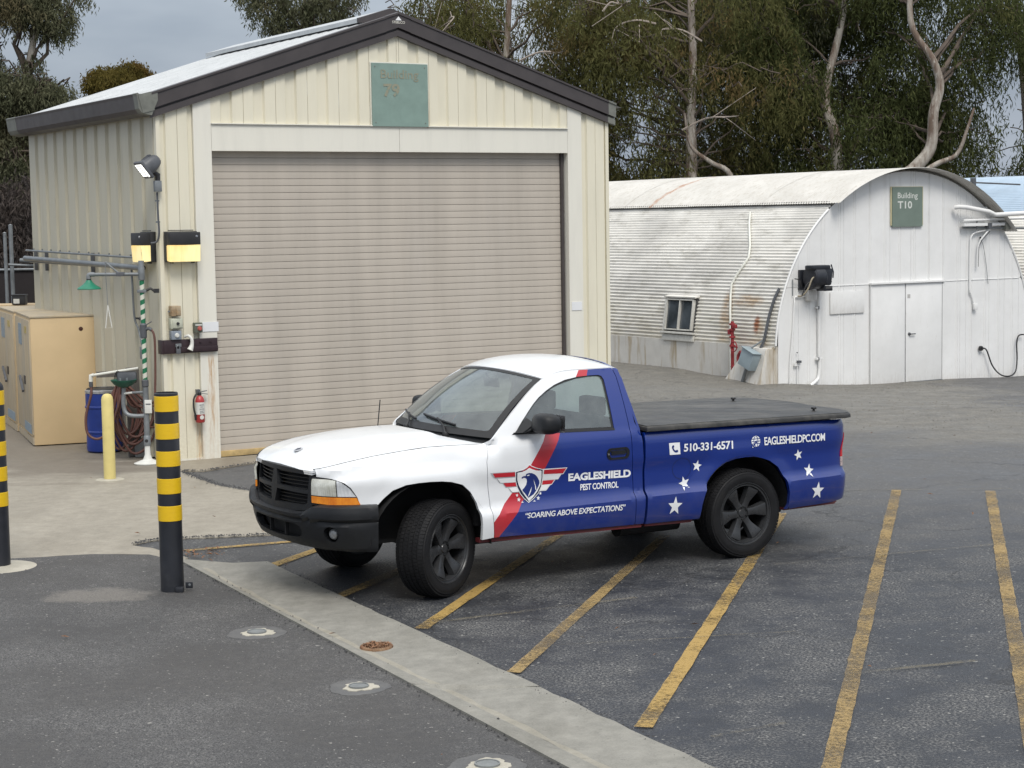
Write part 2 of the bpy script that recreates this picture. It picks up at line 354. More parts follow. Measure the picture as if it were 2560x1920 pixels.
# shallow concrete gutter with a crease
Lq=[(-2.86,15.22),(-2.51,14.54),(-1.98,13.50),(-1.365,12.30),(-.67,10.94),(.225,9.19),(1.15,7.38),(2.37,5)]
Mq=[(-2.66,15.06),(-2.30,14.3),(-1.70,13.12),(-1.08,11.98),(-.43,10.8),(.43,9.20),(1.36,7.4),(2.5,5)]
Rq=[(-2.07,15.05),(-1.675,14.28),(-1.30,13.54),(-.715,12.42),(-.07,11.18),(.965,9.17),(1.88,7.4),(3.12,5)]
NJ=[0.0,.30,.62,1.02]  
def gl_(A,t):
    L=[0]; 
    for i in range(1,len(A)): L.append(L[-1]+math.dist(A[i],A[i-1]))
    s=t*L[-1]; return (float(np.interp(s,L,[a[0] for a in A])),float(np.interp(s,L,[a[1] for a in A])))
GUT=bpy.data.objects.new('concrete_gutter',None); COL.objects.link(GUT); struct(GUT)
cuts=[0,.425,.83,1.0]
for c0,c1 in zip(cuts[:-1],cuts[1:]):
    bm=bmesh.new(); rows=[]; n=26; a=c0+.0011; b=c1-.0011
    for i in range(n+1):
        t=a+(b-a)*i/n; l,m_,r=gl_(Lq,t),gl_(Mq,t),gl_(Rq,t); j=RNG.normal(0,.006)
        rows.append([bm.verts.new((l[0],l[1],-.02)),bm.verts.new((l[0],l[1],.030)),bm.verts.new((l[0]*.55+m_[0]*.45,l[1]*.55+m_[1]*.45,.026)),bm.verts.new((m_[0],m_[1],.006)),bm.verts.new((m_[0]*.5+r[0]*.5,m_[1]*.5+r[1]*.5,.016)),bm.verts.new((r[0]+j,r[1]+j*.5,.026)),bm.verts.new((r[0]+j,r[1]+j*.5,-.02))])
    for i in range(n):
        for k in range(6): bm.faces.new((rows[i][k],rows[i][k+1],rows[i+1][k+1],rows[i+1][k]))
    bm.faces.new(rows[0]); bm.faces.new(rows[-1][::-1])
    bm_obj('gutter_section',bm,CONC2,GUT)
bm=bmesh.new(); pv=None
for i in range(160):
    t_=.02+.96*i/159; m_=gl_(Mq,t_); w1=.010+.020*abs(math.sin(i*.13)+.6*math.sin(i*.37+1)+.3*math.sin(i*.9)); a_=bm.verts.new((m_[0]-w1,m_[1]-w1*.5,.0105)); b_=bm.verts.new((m_[0]+w1,m_[1]+w1*.5,.0105))
    if pv: bm.faces.new((pv[0],pv[1],b_,a_))
    pv=(a_,b_)
bm_obj('silt_line',bm,conc_mat('pale_silt',(.215,.20,.16),(.30,.28,.235),(.12,.11,.085)),GUT)
# painted lines
def paint_mat(name,col,keep,sc=16,top=.95,low=.22):
    m,g=newmat(name); P=g.pos('W'); n=g.noise(P,1.3,4,.6); f=g.noise(P,sc,5,.75); f2=g.noise(P,90,3,.7)
    a=g.ramp(g.math('ADD',g.math('MULTIPLY',f,.52),g.math('MULTIPLY',n,.48)),keep-.06,keep+.05,top,low)
    o=g.n('OutputMaterial'); b=g.n('BsdfPrincipled'); g.l(g.mix(g.ramp(f2,.3,.7),tuple(x*.72 for x in col),col),b.inputs['Base Color']); b.inputs['Roughness'].default_value=.7
    t=g.n('BsdfTransparent'); ms=g.n('MixShader'); g.l(a,ms.inputs[0]); g.l(t.outputs[0],ms.inputs[1]); g.l(b.outputs[0],ms.inputs[2]); g.l(ms.outputs[0],o.inputs[0]); return m
PY=[paint_mat('yellow_line_paint',(.42,.275,.08),.515,34),paint_mat('worn_yellow_line_paint',(.37,.255,.10),.495,46,.92,.25),paint_mat('faded_line_paint',(.22,.185,.11),.47,40,.40,.05)]
def pline(a,b,w,m=0,z=.010,name='painted_line'):
    a=np.array(a,float);b=np.array(b,float); d=(b-a); L=np.linalg.norm(d); d/=L; n=np.array([-d[1],d[0]])*w/2; k=max(2,int(L/.12)); vs=[];fs=[]
    for i in range(k+1):
        p=a+d*L*i/k; j1,j2=RNG.normal(0,.0025,2); vs+= [(*(p+n*(1+j1/w*2)),z),(*(p-n*(1+j2/w*2)),z)]
        if i: fs.append((2*i-2,2*i-1,2*i+1,2*i))
    return struct(mesh_obj(name,vs,fs,PY[m]))
for a,b,w,m_ in [((-2.87,15.70),(-.7,16.62),.085,0),((-2.02,14.93),(-1.42,16.35),.11,0),((-1.34,13.63),(-.55,15.6),.11,1),((-.66,12.48),(.40,16.2),.10,0),((-.02,11.20),(1.35,16.1),.095,1),((.70,9.92),(2.55,17.2),.10,0),((1.47,8.6),(3.93,18.54),.10,1),((2.53,8.6),(4.85,18.38),.10,1)]: pline(a,b,w,m_)
for a,b,w in [((3.0,18.6),(5.1,18.47),.04),((-.7,12.6),(.9,13.4),.05),((2.1,14.6),(4.1,15.35),.045),((2.0,11.0),(2.9,11.3),.05),((.2,11.9),(1.9,12.2),.03),((1.05,9.7),(1.5,9.95),.04)]: pline(a,b,w,2,.0135)
# ------------------------------------------------------------------ things on the ground
IRON=M('dull_grey_cast_metal',(.17,.18,.18),.6,.2,12,.2,80); PALE=conc_mat('pale_mortar',(.34,.32,.26),(.46,.43,.36),(.2,.19,.16)); PATCH=conc_mat('grey_patch_asphalt',(.075,.075,.077),(.125,.123,.12),(.06,.06,.06))
def cap(x,y,r,lab,grp='round capped holes in the asphalt drive'):
    t=thing('ground_cap',lab,'ground cap',(x,y,.016),0,grp)
    for nm,rr,z,mt,jj in (('patch_ring',r,.004,PATCH,.05),('mortar_ring',r*.55,.008,PALE,.12),('cap_lid',r*.30,.004,IRON,.0)):
        n=40; ang=np.linspace(0,2*math.pi,n+1)[:-1]; ph=RNG.uniform(0,6,3)
        R0=[rr*(1+jj*(math.sin(3*a+ph[0])+.6*math.sin(7*a+ph[1])+.5*math.sin(13*a+ph[2]))) for a in ang]
        bm=bmesh.new(); ox=.0 if nm!='mortar_ring' else .05*r
        if nm=='cap_lid':
            add_lathe(bm,[(rr*1.12,.0085),(rr*1.12,.018),(rr,.018),(rr,.0135),(rr*.25,.0135),(0,.016)],28)
        else:
            v=[bm.verts.new((q*math.cos(a)+ox,q*math.sin(a),z)) for q,a in zip(R0,ang)]; c0=bm.verts.new((ox,0,z)); w_=[bm.verts.new((q*1.02*math.cos(a)+ox,q*1.02*math.sin(a),-.01)) for q,a in zip(R0,ang)]
            for i in range(n): bm.faces.new((c0,v[i],v[(i+1)%n])); bm.faces.new((v[i],w_[i],w_[(i+1)%n],v[(i+1)%n]))
        bm_obj(nm,bm,mt,t,40)
    return t
cap(-1.79,12.39,.20,'small round capped hole in pale mortar, farthest of three up the asphalt drive')
cap(-.96,10.86,.185,'round steel-lidded hole with smeared pale mortar in middle of asphalt drive')
cap(-.16,9.22,.20,'round capped hole cut by the bottom edge of the photo, beside the gutter')
RUST=M('rusty_iron',(.16,.075,.035),.85,.45,30,.5,120,dirt=(.30,.22,.14),dirtamt=.6)
t=thing('drain_cover','rusty leaf-clogged round drain cover set in the concrete gutter','drain cover',(-.93,11.93,.015),0)
bm=bmesh.new(); add_lathe(bm,[(.0,.004),(.085,.004),(.088,.010),(.108,.010),(.112,.0),(.112,-.01)],28)
bm_obj('frame_ring',bm,RUST,t,40)
for k in range(-3,4):
    bm=bmesh.new(); add_box(bm,(k*.024,0,.010),(.009,2*math.sqrt(max(.0001,.086**2-(k*.024)**2)),.008)); bm_obj('grate_bar',bm,RUST,t)
LEAF=M('dry_brown_leaf',(.20,.10,.05),.8,.5,40)
bm=bmesh.new()
for _ in range(70):
    a=RNG.uniform(0,6.28); r=.09*math.sqrt(RNG.uniform(0,1)); c=Vector((r*math.cos(a),r*math.sin(a),.016+RNG.uniform(0,.006))); q=Euler(tuple(RNG.uniform(-.4,.4,2))+(RNG.uniform(0,6.28),)).to_matrix()
    bm.faces.new([bm.verts.new(c+q@Vector(p)) for p in ((-.022,0,0),(0,.006,.002),(.022,0,0),(0,-.006,.002))])
struct(bm_obj('dead_leaves',bm,LEAF,t),'stuff')
bm=bmesh.new()
for _ in range(150):
    if _<60: x,y=RNG.normal(-2.72,.12),RNG.normal(15.45,.10)
    else: x,y=RNG.uniform(-5,9),RNG.uniform(8,24)
    c=Vector((x,y,.034+gz(x,y))); q=Euler(tuple(RNG.uniform(-.4,.4,2))+(RNG.uniform(0,6.28),)).to_matrix(); s_=RNG.uniform(.5,1.2)
    bm.faces.new([bm.verts.new(c+q@(Vector(p)*s_)) for p in ((-.03,0,0),(0,.009,.006),(.03,0,0),(0,-.009,.006))])
struct(bm_obj('scattered_leaves',bm,LEAF),'stuff')
CR_=M('asphalt_crumbs',(.05,.05,.052),.9,.6,40)
bm=bmesh.new()
for A_ in (Rq,Lq,[(-3.40,16.02),(-3.28,16.22),(-2.98,16.32),(-1.99,16.47)],[(-3.98,20.93),(-3.57,20.83),(-3.03,21.57),(-2.0,22.2)],[(-2.80,19.22),(-3.22,19.68),(-3.55,20.3),(-3.86,20.90)]):
    for _ in range(420):
        p=gl_(A_,RNG.uniform(0,.95)); c=Vector((p[0]+RNG.normal(.0,.03),p[1]+RNG.normal(0,.03),.020)); s_=RNG.uniform(.004,.012); a=RNG.uniform(0,6.28)
        v=[bm.verts.new(c+Vector((s_*math.cos(a+k*1.57)*RNG.uniform(.6,1),s_*math.sin(a+k*1.57)*RNG.uniform(.6,1),0))) for k in range(4)]; tp=bm.verts.new(c+Vector((0,0,s_*.5+.004)))
        for k in range(4): bm.faces.new((v[k],v[(k+1)%4],tp))
struct(bm_obj('asphalt_crumbs',bm,CR_),'stuff')
# gravel stones along the hut side and beside the garage
bm=bmesh.new()
def stone(x,y,s_):
    c=Vector((x,y,gz(x,y)+s_*.2)); a=RNG.uniform(0,6.28); p=[Vector((s_*RNG.uniform(.6,1)*math.cos(a+k*1.57),s_*RNG.uniform(.6,1)*math.sin(a+k*1.57),0)) for k in range(4)]
    v=[bm.verts.new(c+q) for q in p]; tp=bm.verts.new(c+Vector((0,0,s_*.7)))
    for k in range(4): bm.faces.new((v[k],v[(k+1)%4],tp))
for _ in range(2200):
    y=RNG.uniform(24.3,38); x=RNG.uniform(.5,9.5)
    if .55*x+y<25.8: continue
    stone(x,y,RNG.uniform(.006,.020))
struct(bm_obj('gravel',bm,M('gravel_stones',(.17,.16,.14),.9,.5,9)),'stuff')

# ================================================================== GARAGE
GA=R_(31.209); GO_=Vector((-4.1391,21.7327,0))
def GW(u,v,w=0): return GO_+Vector((u*math.cos(GA)-v*math.sin(GA),u*math.sin(GA)+v*math.cos(GA),w))
def steel_paint(name,col,stain,amt,rust=False):
    m,g=newmat(name); P=g.n('TexCoord').outputs['Object']; n=g.noise(P,2.2,6,.65,(2.5,2.5,.35)); n2=g.noise(P,30,3,.6); f=g.noise(P,150,2,.5)
    c=g.mix(g.ramp(n,.3,.7),tuple(x*.93 for x in col),tuple(min(1,x*1.04) for x in col)); c=g.mix(g.ramp(n,.55,.85,0,amt),c,stain)
    sp=g.n('SeparateXYZ'); g.l(P,sp.inputs[0])
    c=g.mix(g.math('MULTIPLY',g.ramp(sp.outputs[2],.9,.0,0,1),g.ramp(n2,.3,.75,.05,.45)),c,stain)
    if rust:
        rn=g.noise(P,9,6,.7,(3.2,1,.30)); band=g.math('MULTIPLY',g.ramp(sp.outputs[2],1.33,1.20,0,1),g.ramp(sp.outputs[2],.05,.5,.25,1))
        xb=g.math('MULTIPLY',g.ramp(sp.outputs[0],.50,.53,0,1),g.ramp(sp.outputs[0],.64,.60,0,1)); xb2=g.math('MULTIPLY',g.math('MULTIPLY',g.ramp(sp.outputs[0],.33,.36,0,1),g.ramp(sp.outputs[0],.46,.42,0,1)),g.ramp(sp.outputs[2],.52,.44,0,.8))
        mk=g.math('MULTIPLY',g.math('ADD',g.math('MULTIPLY',xb,band),xb2),g.ramp(rn,.44,.66,0,.85)); c=g.mix(mk,c,(.42,.22,.07))
    b=g.bsdf(c,.42,f,.05,.004); return m
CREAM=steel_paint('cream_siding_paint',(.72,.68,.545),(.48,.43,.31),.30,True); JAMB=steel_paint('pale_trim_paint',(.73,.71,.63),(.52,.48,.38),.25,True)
SIDEP=steel_paint('shaded_weathered_siding',(.50,.47,.37),(.27,.245,.175),.6)  # front's cream darkened: side-wall shade put into the colour, plus heavier stains
SLATM=M('taupe_door_slat',(.455,.41,.352),.5,.10,2.6,.05,60,dirt=(.52,.48,.43),dirtamt=.30,stretch=(1,1,.10))
FAS=M('dark_brown_fascia',(.058,.050,.050),.42,.12,3); FASG=M('grey_green_flashing',(.16,.165,.145),.5,.2,9)
def roof_mat():
    m,g=newmat('white_metal_roof'); P=g.n('TexCoord').outputs['Object']; n=g.noise(P,3,7,.7); f=g.noise(P,45,4,.75)
    c=g.mix(g.ramp(n,.3,.7),(.40,.42,.43),(.54,.56,.57)); c=g.mix(g.ramp(f,.55,.70,0,.6),c,(.24,.25,.25)); g.bsdf(c,.5,f,.1,.005); return m
ROOF=roof_mat()
GT=thing('metal_garage','cream ribbed metal garage with taupe roller door and dark gabled fascia, behind the pickup','garage',GO_,GA)
RX=[.925+.4275*k for k in range(-3,14)]
def prof_y(u):
    """outer face of the ribbed siding (negative = towards the viewer)"""
    t=(u-.925)%.4275
    if t<.016: return -.0-(t/.016)*.032
    if t<.288: return -.032
    if t<.304: return -.032*(1-(t-.288)/.016)
    return 0
def ztop(u_): return 4.150+.324*(3.189-abs(u_-3.189))
def siding(u0,u1,z0,parent,mat,zt=None,along='u',yoff=0,rimj=True):
    """one sheet of ribbed siding between u0 and u1"""
    us=[u0,u0+.003]+[r+d for r in RX for d in (0,.016,.225,.228,.288,.304) if u0+.003<r+d<u1-.003]+[u1-.003,u1]
    us=sorted(set(us)); bm=bmesh.new(); a=[];b=[]
    for i,u in enumerate(us):
        y=prof_y(u)+yoff+(.006 if i in (0,len(us)-1) else 0); zz=(zt or ztop)(u) if callable(zt or ztop) else zt
        if along=='u': a.append(bm.verts.new((u,y,z0))); b.append(bm.verts.new((u,y,zz)))
        else: a.append(bm.verts.new((y,u,z0))); b.append(bm.verts.new((y,u,zz)))
    if len(us)>2 and zt is None and us[0]<3.189<us[-1]: pass
    for i in range(len(us)-1): bm.faces.new((a[i],a[i+1],b[i+1],b[i]))
    return bm_obj('siding_panel',bm,mat,parent)
FW=bpy.data.objects.new('front_wall',None); link(FW,GT)
# joints
js=[r+.16 for r in RX]
def segs(a,b): 
    c=[a]+[j for j in js+[3.189] if a+.06<j<b-.06]+[b]; return sorted(c)
for (a,b,z0) in ((0.0,.43,.03),(.655,5.75,4.045),(5.972,6.378,.03)):
    c=segs(a,b)
    if b-a<.6: c=[a,(.12 if a<1 else 6.20),b] if False else [a,a+.23,b]
    for p,q in zip(c[:-1],c[1:]): siding(p+.001,q-.001,z0,FW,CREAM)
# trims: posts, header
for (a,b) in ((.43,.655),(5.75,5.972)):
    bm=bmesh.new(); v=[(a,-.042,.0),(b,-.042,.0),(b,-.042,ztop(b)),(a,-.042,ztop(a))]; w_=[(x,.10 if False else .14,z) for x,y,z in v]
    V=[bm.verts.new(p) for p in v]; Wv=[bm.verts.new(p) for p in w_]; bm.faces.new(V)
    for i in range(4): bm.faces.new((V[i],Wv[i],Wv[(i+1)%4],V[(i+1)%4]))
    bm_obj('door_post',bm,JAMB,FW)
bm=bmesh.new(); add_box(bm,(1.93,.05,3.882),(2.542,.18,.322)); bm_obj('door_header',bm,JAMB,FW); bm=bmesh.new(); add_box(bm,(4.477,.05,3.882),(2.542,.18,.322)); bm_obj('door_header',bm,JAMB,FW)
box('drip_flashing',(3.202,-.05,4.046),(5.09,.03,.010),JAMB,FW)
box('base_trim',(.215,-.005,.018),(.43,.06,.03),JAMB,FW); box('base_trim',(6.17,-.005,.018),(.40,.06,.03),JAMB,FW)
box('corner_trim',(-.012,.0,2.09),(.05,.075,4.12),CREAM,FW); box('corner_trim',(6.39,.0,2.09),(.05,.075,4.12),CREAM,FW)
# roller door
RD=bpy.data.objects.new('roller_door',None); link(RD,GT); nsl=43; ph=3.66/nsl
bm=bmesh.new(); n=5; P=[]
pts=[(.0,.003),(.002,-.0124),(.012,-.0130),(.045,-.0135),(ph-.012,-.0130),(ph-.004,-.0124),(ph-.003,.003),(ph,.003)]
for (z,y) in pts: P.append((bm.verts.new((.66,y,z)),bm.verts.new((5.70,y,z))))
for i in range(len(P)-1): bm.faces.new((P[i][0],P[i][1],P[i+1][1],P[i+1][0]))
s0=bm_obj('slat',bm,SLATM,RD,70); s0.location=(0,.105,.07)
for k in range(1,nsl):
    c=s0.copy(); COL.objects.link(c); c.parent=RD; c.location=(0,.105,.07+k*ph)
WOOD=M('yellow_bottom_board',(.50,.36,.16),.7,.25,9,.1,60,dirt=(.25,.17,.08),dirtamt=.5)
box('bottom_board',(3.18,.085,.040),(5.04,.05,.07),WOOD,RD,bev=.004); box('door_guide',(5.715,.09,1.86),(.035,.09,3.72),FAS,RD); box('door_guide',(.668,.11,1.86),(.022,.05,3.72),SLATM,RD)
box('bottom_seal',(3.18,.09,.002),(5.04,.04,.012),RUB if 'RUB' in globals() else FAS,RD); box('door_backing',(3.19,.20,1.9),(5.2,.02,3.9),FAS,RD)
# side and back walls
SWl=bpy.data.objects.new('side_wall',None); link(SWl,GT)
for k in range(12):
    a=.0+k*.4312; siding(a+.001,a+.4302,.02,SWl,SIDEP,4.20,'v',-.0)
bm=bmesh.new(); 
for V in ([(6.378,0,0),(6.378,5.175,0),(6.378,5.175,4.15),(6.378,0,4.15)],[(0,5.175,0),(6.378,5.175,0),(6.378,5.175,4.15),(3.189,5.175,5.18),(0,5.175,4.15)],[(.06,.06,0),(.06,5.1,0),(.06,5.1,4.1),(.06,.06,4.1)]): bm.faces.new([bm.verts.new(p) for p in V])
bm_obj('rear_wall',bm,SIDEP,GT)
# roof
RT=bpy.data.objects.new('roof',None); link(RT,GT)
def rz_(u): return 4.150+.324*(3.189-abs(u-3.189))+.255
for sd_,(ua,ub) in enumerate(((-.24,3.189),(3.189,6.60))):
    for k in range(6):
        v0=-.10+k*.9; v1=v0+.896; bm=bmesh.new(); L=[]; n=18
        prof=[]
        for q in range(3):
            b=v0+q*.2987; prof+=[(b,0),(b+.20,0),(b+.215,.028),(b+.27,.028),(b+.285,0)]
        prof.append((v1,0))
        for (v,h) in prof: L.append((bm.verts.new((ua,v,rz_(ua)+h)),bm.verts.new((ub,v,rz_(ub)+h))))
        for i in range(len(L)-1): bm.faces.new((L[i][0],L[i+1][0],L[i+1][1],L[i][1]))
        bm_obj('roof_sheet',bm,ROOF,RT)
# fascia along the rakes: stepped profile swept along slope
def rake(ua,ub,mat,name='fascia',lift=0):
    prof=[(-.02,.0),(-.085,.0),(-.085,.075),(-.050,.080),(-.050,.100),(-.105,.104),(-.105,.262),(-.120,.268),(-.120,.292),(-.04,.300)]
    bm=bmesh.new(); L=[]
    for (y,h) in prof:
        L.append((bm.verts.new((ua,y,ztop(ua)-.015+h+lift)),bm.verts.new((ub,y,ztop(ub)-.015+h+lift))))
    for i in range(len(L)-1): bm.faces.new((L[i][0],L[i][1],L[i+1][1],L[i+1][0]))
    bm.faces.new([l[0] for l in L]); bm.faces.new([l[1] for l in L][::-1])
    return bm_obj(name,bm,mat,RT)
rake(-.10,3.02,FAS); rake(3.36,6.38,FAS); rake(3.02,3.189,FAS,lift=.004); rake(3.189,3.36,FAS,lift=.004); rake(6.38,6.50,FASG,'fascia_end',.004)
# gutter along the left eave and its corner cap
def gut(v0,v1,mat,name,e=0):
    prof=[(-.02,4.30),(-.10,4.125),(-.22,4.150),(-.255,4.20),(-.275,4.345),(-.285,4.375),(-.265,4.385),(-.245,4.37),(-.02,4.40)]
    bm=bmesh.new(); L=[(bm.verts.new((u-e,v0,z+e*.3)),bm.verts.new((u-e,v1,z+e*.3))) for u,z in prof]
    for i in range(len(L)-1): bm.faces.new((L[i][0],L[i+1][0],L[i+1][1],L[i][1]))
    bm.faces.new([l[0] for l in L]); bm.faces.new([l[1] for l in L][::-1]); return bm_obj(name,bm,mat,RT)
gut(.02,4.85,FAS,'gutter'); gut(4.85,5.28,FASG,'gutter_end',.003); gut(-.115,.02,FASG,'gutter_corner',.006)
bm=bmesh.new(); V=[(-.02,-.10,4.13),(-.27,-.10,4.15),(-.27,-.118,4.38),(-.10,-.118,4.40),(-.10,-.11,4.13)]
box('corner_flashing',(-.17,-.118,4.275),(.15,.012,.22),FASG,RT,rot=Matrix.Rotation(R_(-14),4,'Y'))
# ridge vent
bm=bmesh.new(); sec=[(-.46,-.10),(-.46,-.045),(0,.095),(.46,-.045),(.46,-.10)]; zr=rz_(3.189)
for (a,b,mt,nm) in ((.10,5.2,ROOF,'ridge_vent'),):
    bm=bmesh.new(); A=[bm.verts.new((3.189+x,a,zr+z+.0)) for x,z in sec]; B_=[bm.verts.new((3.189+x,b,zr+z)) for x,z in sec]
    for i in range(4): bm.faces.new((A[i],B_[i],B_[i+1],A[i+1]))
    bm_obj(nm,bm,mt,RT)
    bm=bmesh.new(); A=[bm.verts.new((3.189+x*1.01,a-.012,zr+z*1.02)) for x,z in sec]; B_=[bm.verts.new((3.189+x*1.01,a+.03,zr+z*1.02+.006)) for x,z in sec]; bm.faces.new(A)
    for i in range(4): bm.faces.new((A[i],B_[i],B_[i+1],A[i+1]))
    bm_obj('ridge_vent_end',bm,FAS,RT)
# maker's mark on the fascia peak: small white triangle over a short word
mk=bpy.data.objects.new('makers_mark',None); link(mk,RT)
mesh_obj('mark_triangle',[(3.145,-.109,5.365),(3.235,-.109,5.365),(3.19,-.109,5.415)],[(0,1,2)],VIN if 'VIN' in globals() else JAMB,mk)
lettering('mark_word','STEELCO',lambda a,b:(3.10+a*.18,-.109,5.325+b*.032),JAMB,mk,.01)
# Building 79 sign
SG=thing('building_sign','large square teal sign with broken letters reading Building 79 above the garage door','sign',GW(3.215,-.055,4.035),GA)
TEAL=M('faded_teal_sign',(.20,.285,.25),.55,.10,5,.05,80); 
box('sign_board',(0,0,.40),(.80,.025,.79),TEAL,SG); box('sign_edge',(0,.012,.40),(.83,.012,.82),JAMB,SG)
BRK,g=newmat('flaking_letters'); P=g.n('TexCoord').outputs['Object']; g.bsdf(g.mix(g.ramp(g.noise(P,40,4,.8),.40,.46),(.16,.24,.205),(.27,.26,.19)),.8)
lettering('lettering','Building',lambda a,b:(-.275+a*.54,-.0165,.57+b*.145),BRK,SG,.005); lettering('lettering','79',lambda a,b:(-.24+a*.23,-.0165,.375+b*.165),BRK,SG,.03)
for x in (-.355,.355):
    for z in (.05,.75): lathe('screw',[(0,-.018),(.008,-.016),(.009,-.012)],FASG,SG,8,'Y',(x,0,z))
# ---------------- wall lamps
BLK=M('black_lamp_housing',(.022,.022,.024),.5,.15,6)
def lamp_mat():
    m,g=newmat('lit_prismatic_lens'); P=g.n('TexCoord').outputs['Object']; w=g.noise(P,5,3,.6,(9,9,.6)); sp=g.n('SeparateXYZ'); g.l(P,sp.inputs[0])
    e=g.ramp(w,.3,.7,.85,1.1); hot=g.noise(P,3.5,2,.5); c=g.mix(g.ramp(hot,.40,.62),(1,.70,.25),(1,.88,.45))
    b=g.bsdf((.55,.45,.22),.3); g.l(c,b.inputs['Emission Color']); g.l(g.math('MULTIPLY',e,.50),b.inputs['Emission Strength']); return m
LIT=lamp_mat()
def wall_lamp(label,loc,rz,w):
    t=thing('wall_lamp',label,'wall lamp',loc,rz,'lit wall lamps at the garage corner')   # local: y = out of wall towards -y
    box('housing',(0,-.035,.18),(w,.07,.36),BLK,t,bev=.008); box('hood',(0,-.125,.275),(w*.97,.13,.15),BLK,t,bev=.012)
    bm=bmesh.new(); a=w*.475; V=[(-a,-.07,0.01),(a,-.07,.01),(a,-.175,.0),(-a,-.175,.0),(-a,-.07,.20),(a,-.07,.20),(a,-.19,.20),(-a,-.19,.20)]
    V=[bm.verts.new(p) for p in V]
    for f in ((0,1,2,3),(4,5,6,7),(3,2,6,7),(0,3,7,4),(1,2,6,5)): bm.faces.new([V[i] for i in f])
    bmesh.ops.bevel(bm,geom=bm.edges[:],offset=.006,segments=2,affect='EDGES'); bm_obj('lens',bm,LIT,t,40)
    tube('top_bar',[(-w*.4,-.05,.372),(w*.4,-.05,.372)],.006,BLK,t,6)
    for x in (-w*.33,w*.33): box('foot_clip',(x,-.07,-.008),(.03,.05,.02),BLK,t)
    lathe('photocell',[(0,-.198),(.013,-.196),(.016,-.188)],CHR if 'CHR' in globals() else JAMB,t,12,'Y',(w*.36,0,.30)); return t
wall_lamp('lit black-hooded wall lamp on the garage front, left of the roller door',GW(.215,-.035,2.405),GA,.40)
wall_lamp('lit wall lamp with black hood on the side wall just round the garage corner',GW(-.03,.27,2.405),GA-math.pi/2,.36)
GREY=M('galvanised_steel',(.20,.215,.225),.45,.2,8,.1,60,Metallic=.35); GREYD=M('dark_grey_metal',(.085,.09,.10),.5,.2,8)
WHT=M('white_painted_metal',(.62,.62,.58),.5,.08,8)
# ---------------- flood light
FL=thing('flood_light','grey lit LED flood light on a short arm high on the garage corner','flood light',GW(-.06,-.04,3.27),GA)
LEDM,g=newmat('lit_led_array'); b=g.bsdf((.8,.8,.8),.3); b.inputs['Emission Color'].default_value=(1,.98,.90,1); b.inputs['Emission Strength'].default_value=2.2
q=Matrix.Rotation(R_(-38),4,'Y')
H_=bpy.data.objects.new('lamp_head',None); link(H_,FL); H_.location=(-.15,-.06,.23); H_.rotation_euler=(0,R_(-38),0)
bm=bmesh.new(); r=bmesh.ops.create_uvsphere(bm,u_segments=20,v_segments=12,radius=1)
for v in bm.verts: 
    x,y,z=v.co; v.co=Vector((max(x,-.15)*.20+.02,math.copysign(abs(y)**.7,y)*.115,math.copysign(abs(z)**.7,z)*.10))
bm_obj('head_shell',bm,GREYD,H_,50)
box('head_rim',(-.015,0,0),(.035,.26,.235),GREYD,H_,bev=.01); box('led_panel',(-.036,0,0),(.012,.19,.17),LEDM,H_)
for k in range(7): box('cooling_fin',(.10+.0*k,-.045+.015*k,.085),(.10,.005,.03),GREYD,H_)
for k in range(6): box('louvre',(-.045,0,-.075+.03*k),(.02,.19,.006),GREYD,H_)
tube('arm',[(-.05,-.05,.20),(.01,-.045,.16),(.01,-.045,.08)],[.03,.035,.03],BLK,FL,10)
box('junction_box',(.005,-.05,.03),(.085,.06,.13),GREY,FL,bev=.006)
t=thing('electrical_conduit','grey conduit running from flood light down to side wall lamp','conduit',GW(-.055,-.06,2.63),GA)
tube('pipe',smooth_path([(.0,0,.6),(.005,0,.3),(.01,0,.12),(-.01,.03,.02),(-.07,.07,0)],5),.0125,GREYD,t,8)
for z in (.5,.25): box('strap',(.003,.01,z),(.045,.03,.02),GREY,t)
# ---------------- control boxes on the front pilaster
def gbox(name,label,cat,u,w,s,mat,y=-.035,parts=()):
    t=thing(name,label,cat,GW(u,y,w),GA); box('case',(0,-s[1]/2,0),s,mat,t,bev=.007)
    for nm,c,ss,m_ in parts: 
        if ss[1]<0: lathe(nm,[(0,c[1]-.02),(ss[0],c[1]-.018),(ss[0],c[1]+.0),(ss[0]*1.25,c[1]+.002),(ss[0]*1.25,c[1]+.01)],m_,t,16,'Y',(c[0],0,c[2]))
        else: box(nm,c,ss,m_,t,bev=.004)
    return t
RB=M('rusty_tan_paint',(.30,.20,.11),.7,.35,25,.2,90,dirt=(.42,.38,.28),dirtamt=.8); PG=M('pale_green_plastic',(.46,.47,.38),.55,.1,20); BG=M('blue_grey_box',(.22,.25,.29),.5,.12,20); OG=M('olive_grey_box',(.10,.11,.085),.55,.2,20)
gbox('switch_box','rusty tan switch box, topmost of the three boxes left of the roller door','switch box',.108,1.822,(.12,.10,.12),RB,parts=(('lid_plate',(.02,-.108,0),(.05,.02,.10),RB),('lever',(-.072,-.05,-.005),(.03,.015,.02),GREY)))
gbox('key_switch','pale green keyed switch box, middle of three beside the roller door','switch box',.118,1.672,(.15,.085,.125),PG,parts=(('cover',(.005,-.09,0),(.12,.015,.10),PG),('key_hole',(.005,-.098,0),(.017,-1,0),BLK)))
gbox('push_button_box','blue-grey box with round white push button above the dark steel bar','switch box',.11,1.532,(.125,.08,.105),BG,parts=(('push_button',(.005,-.085,0),(.022,-1,0),WHT),))
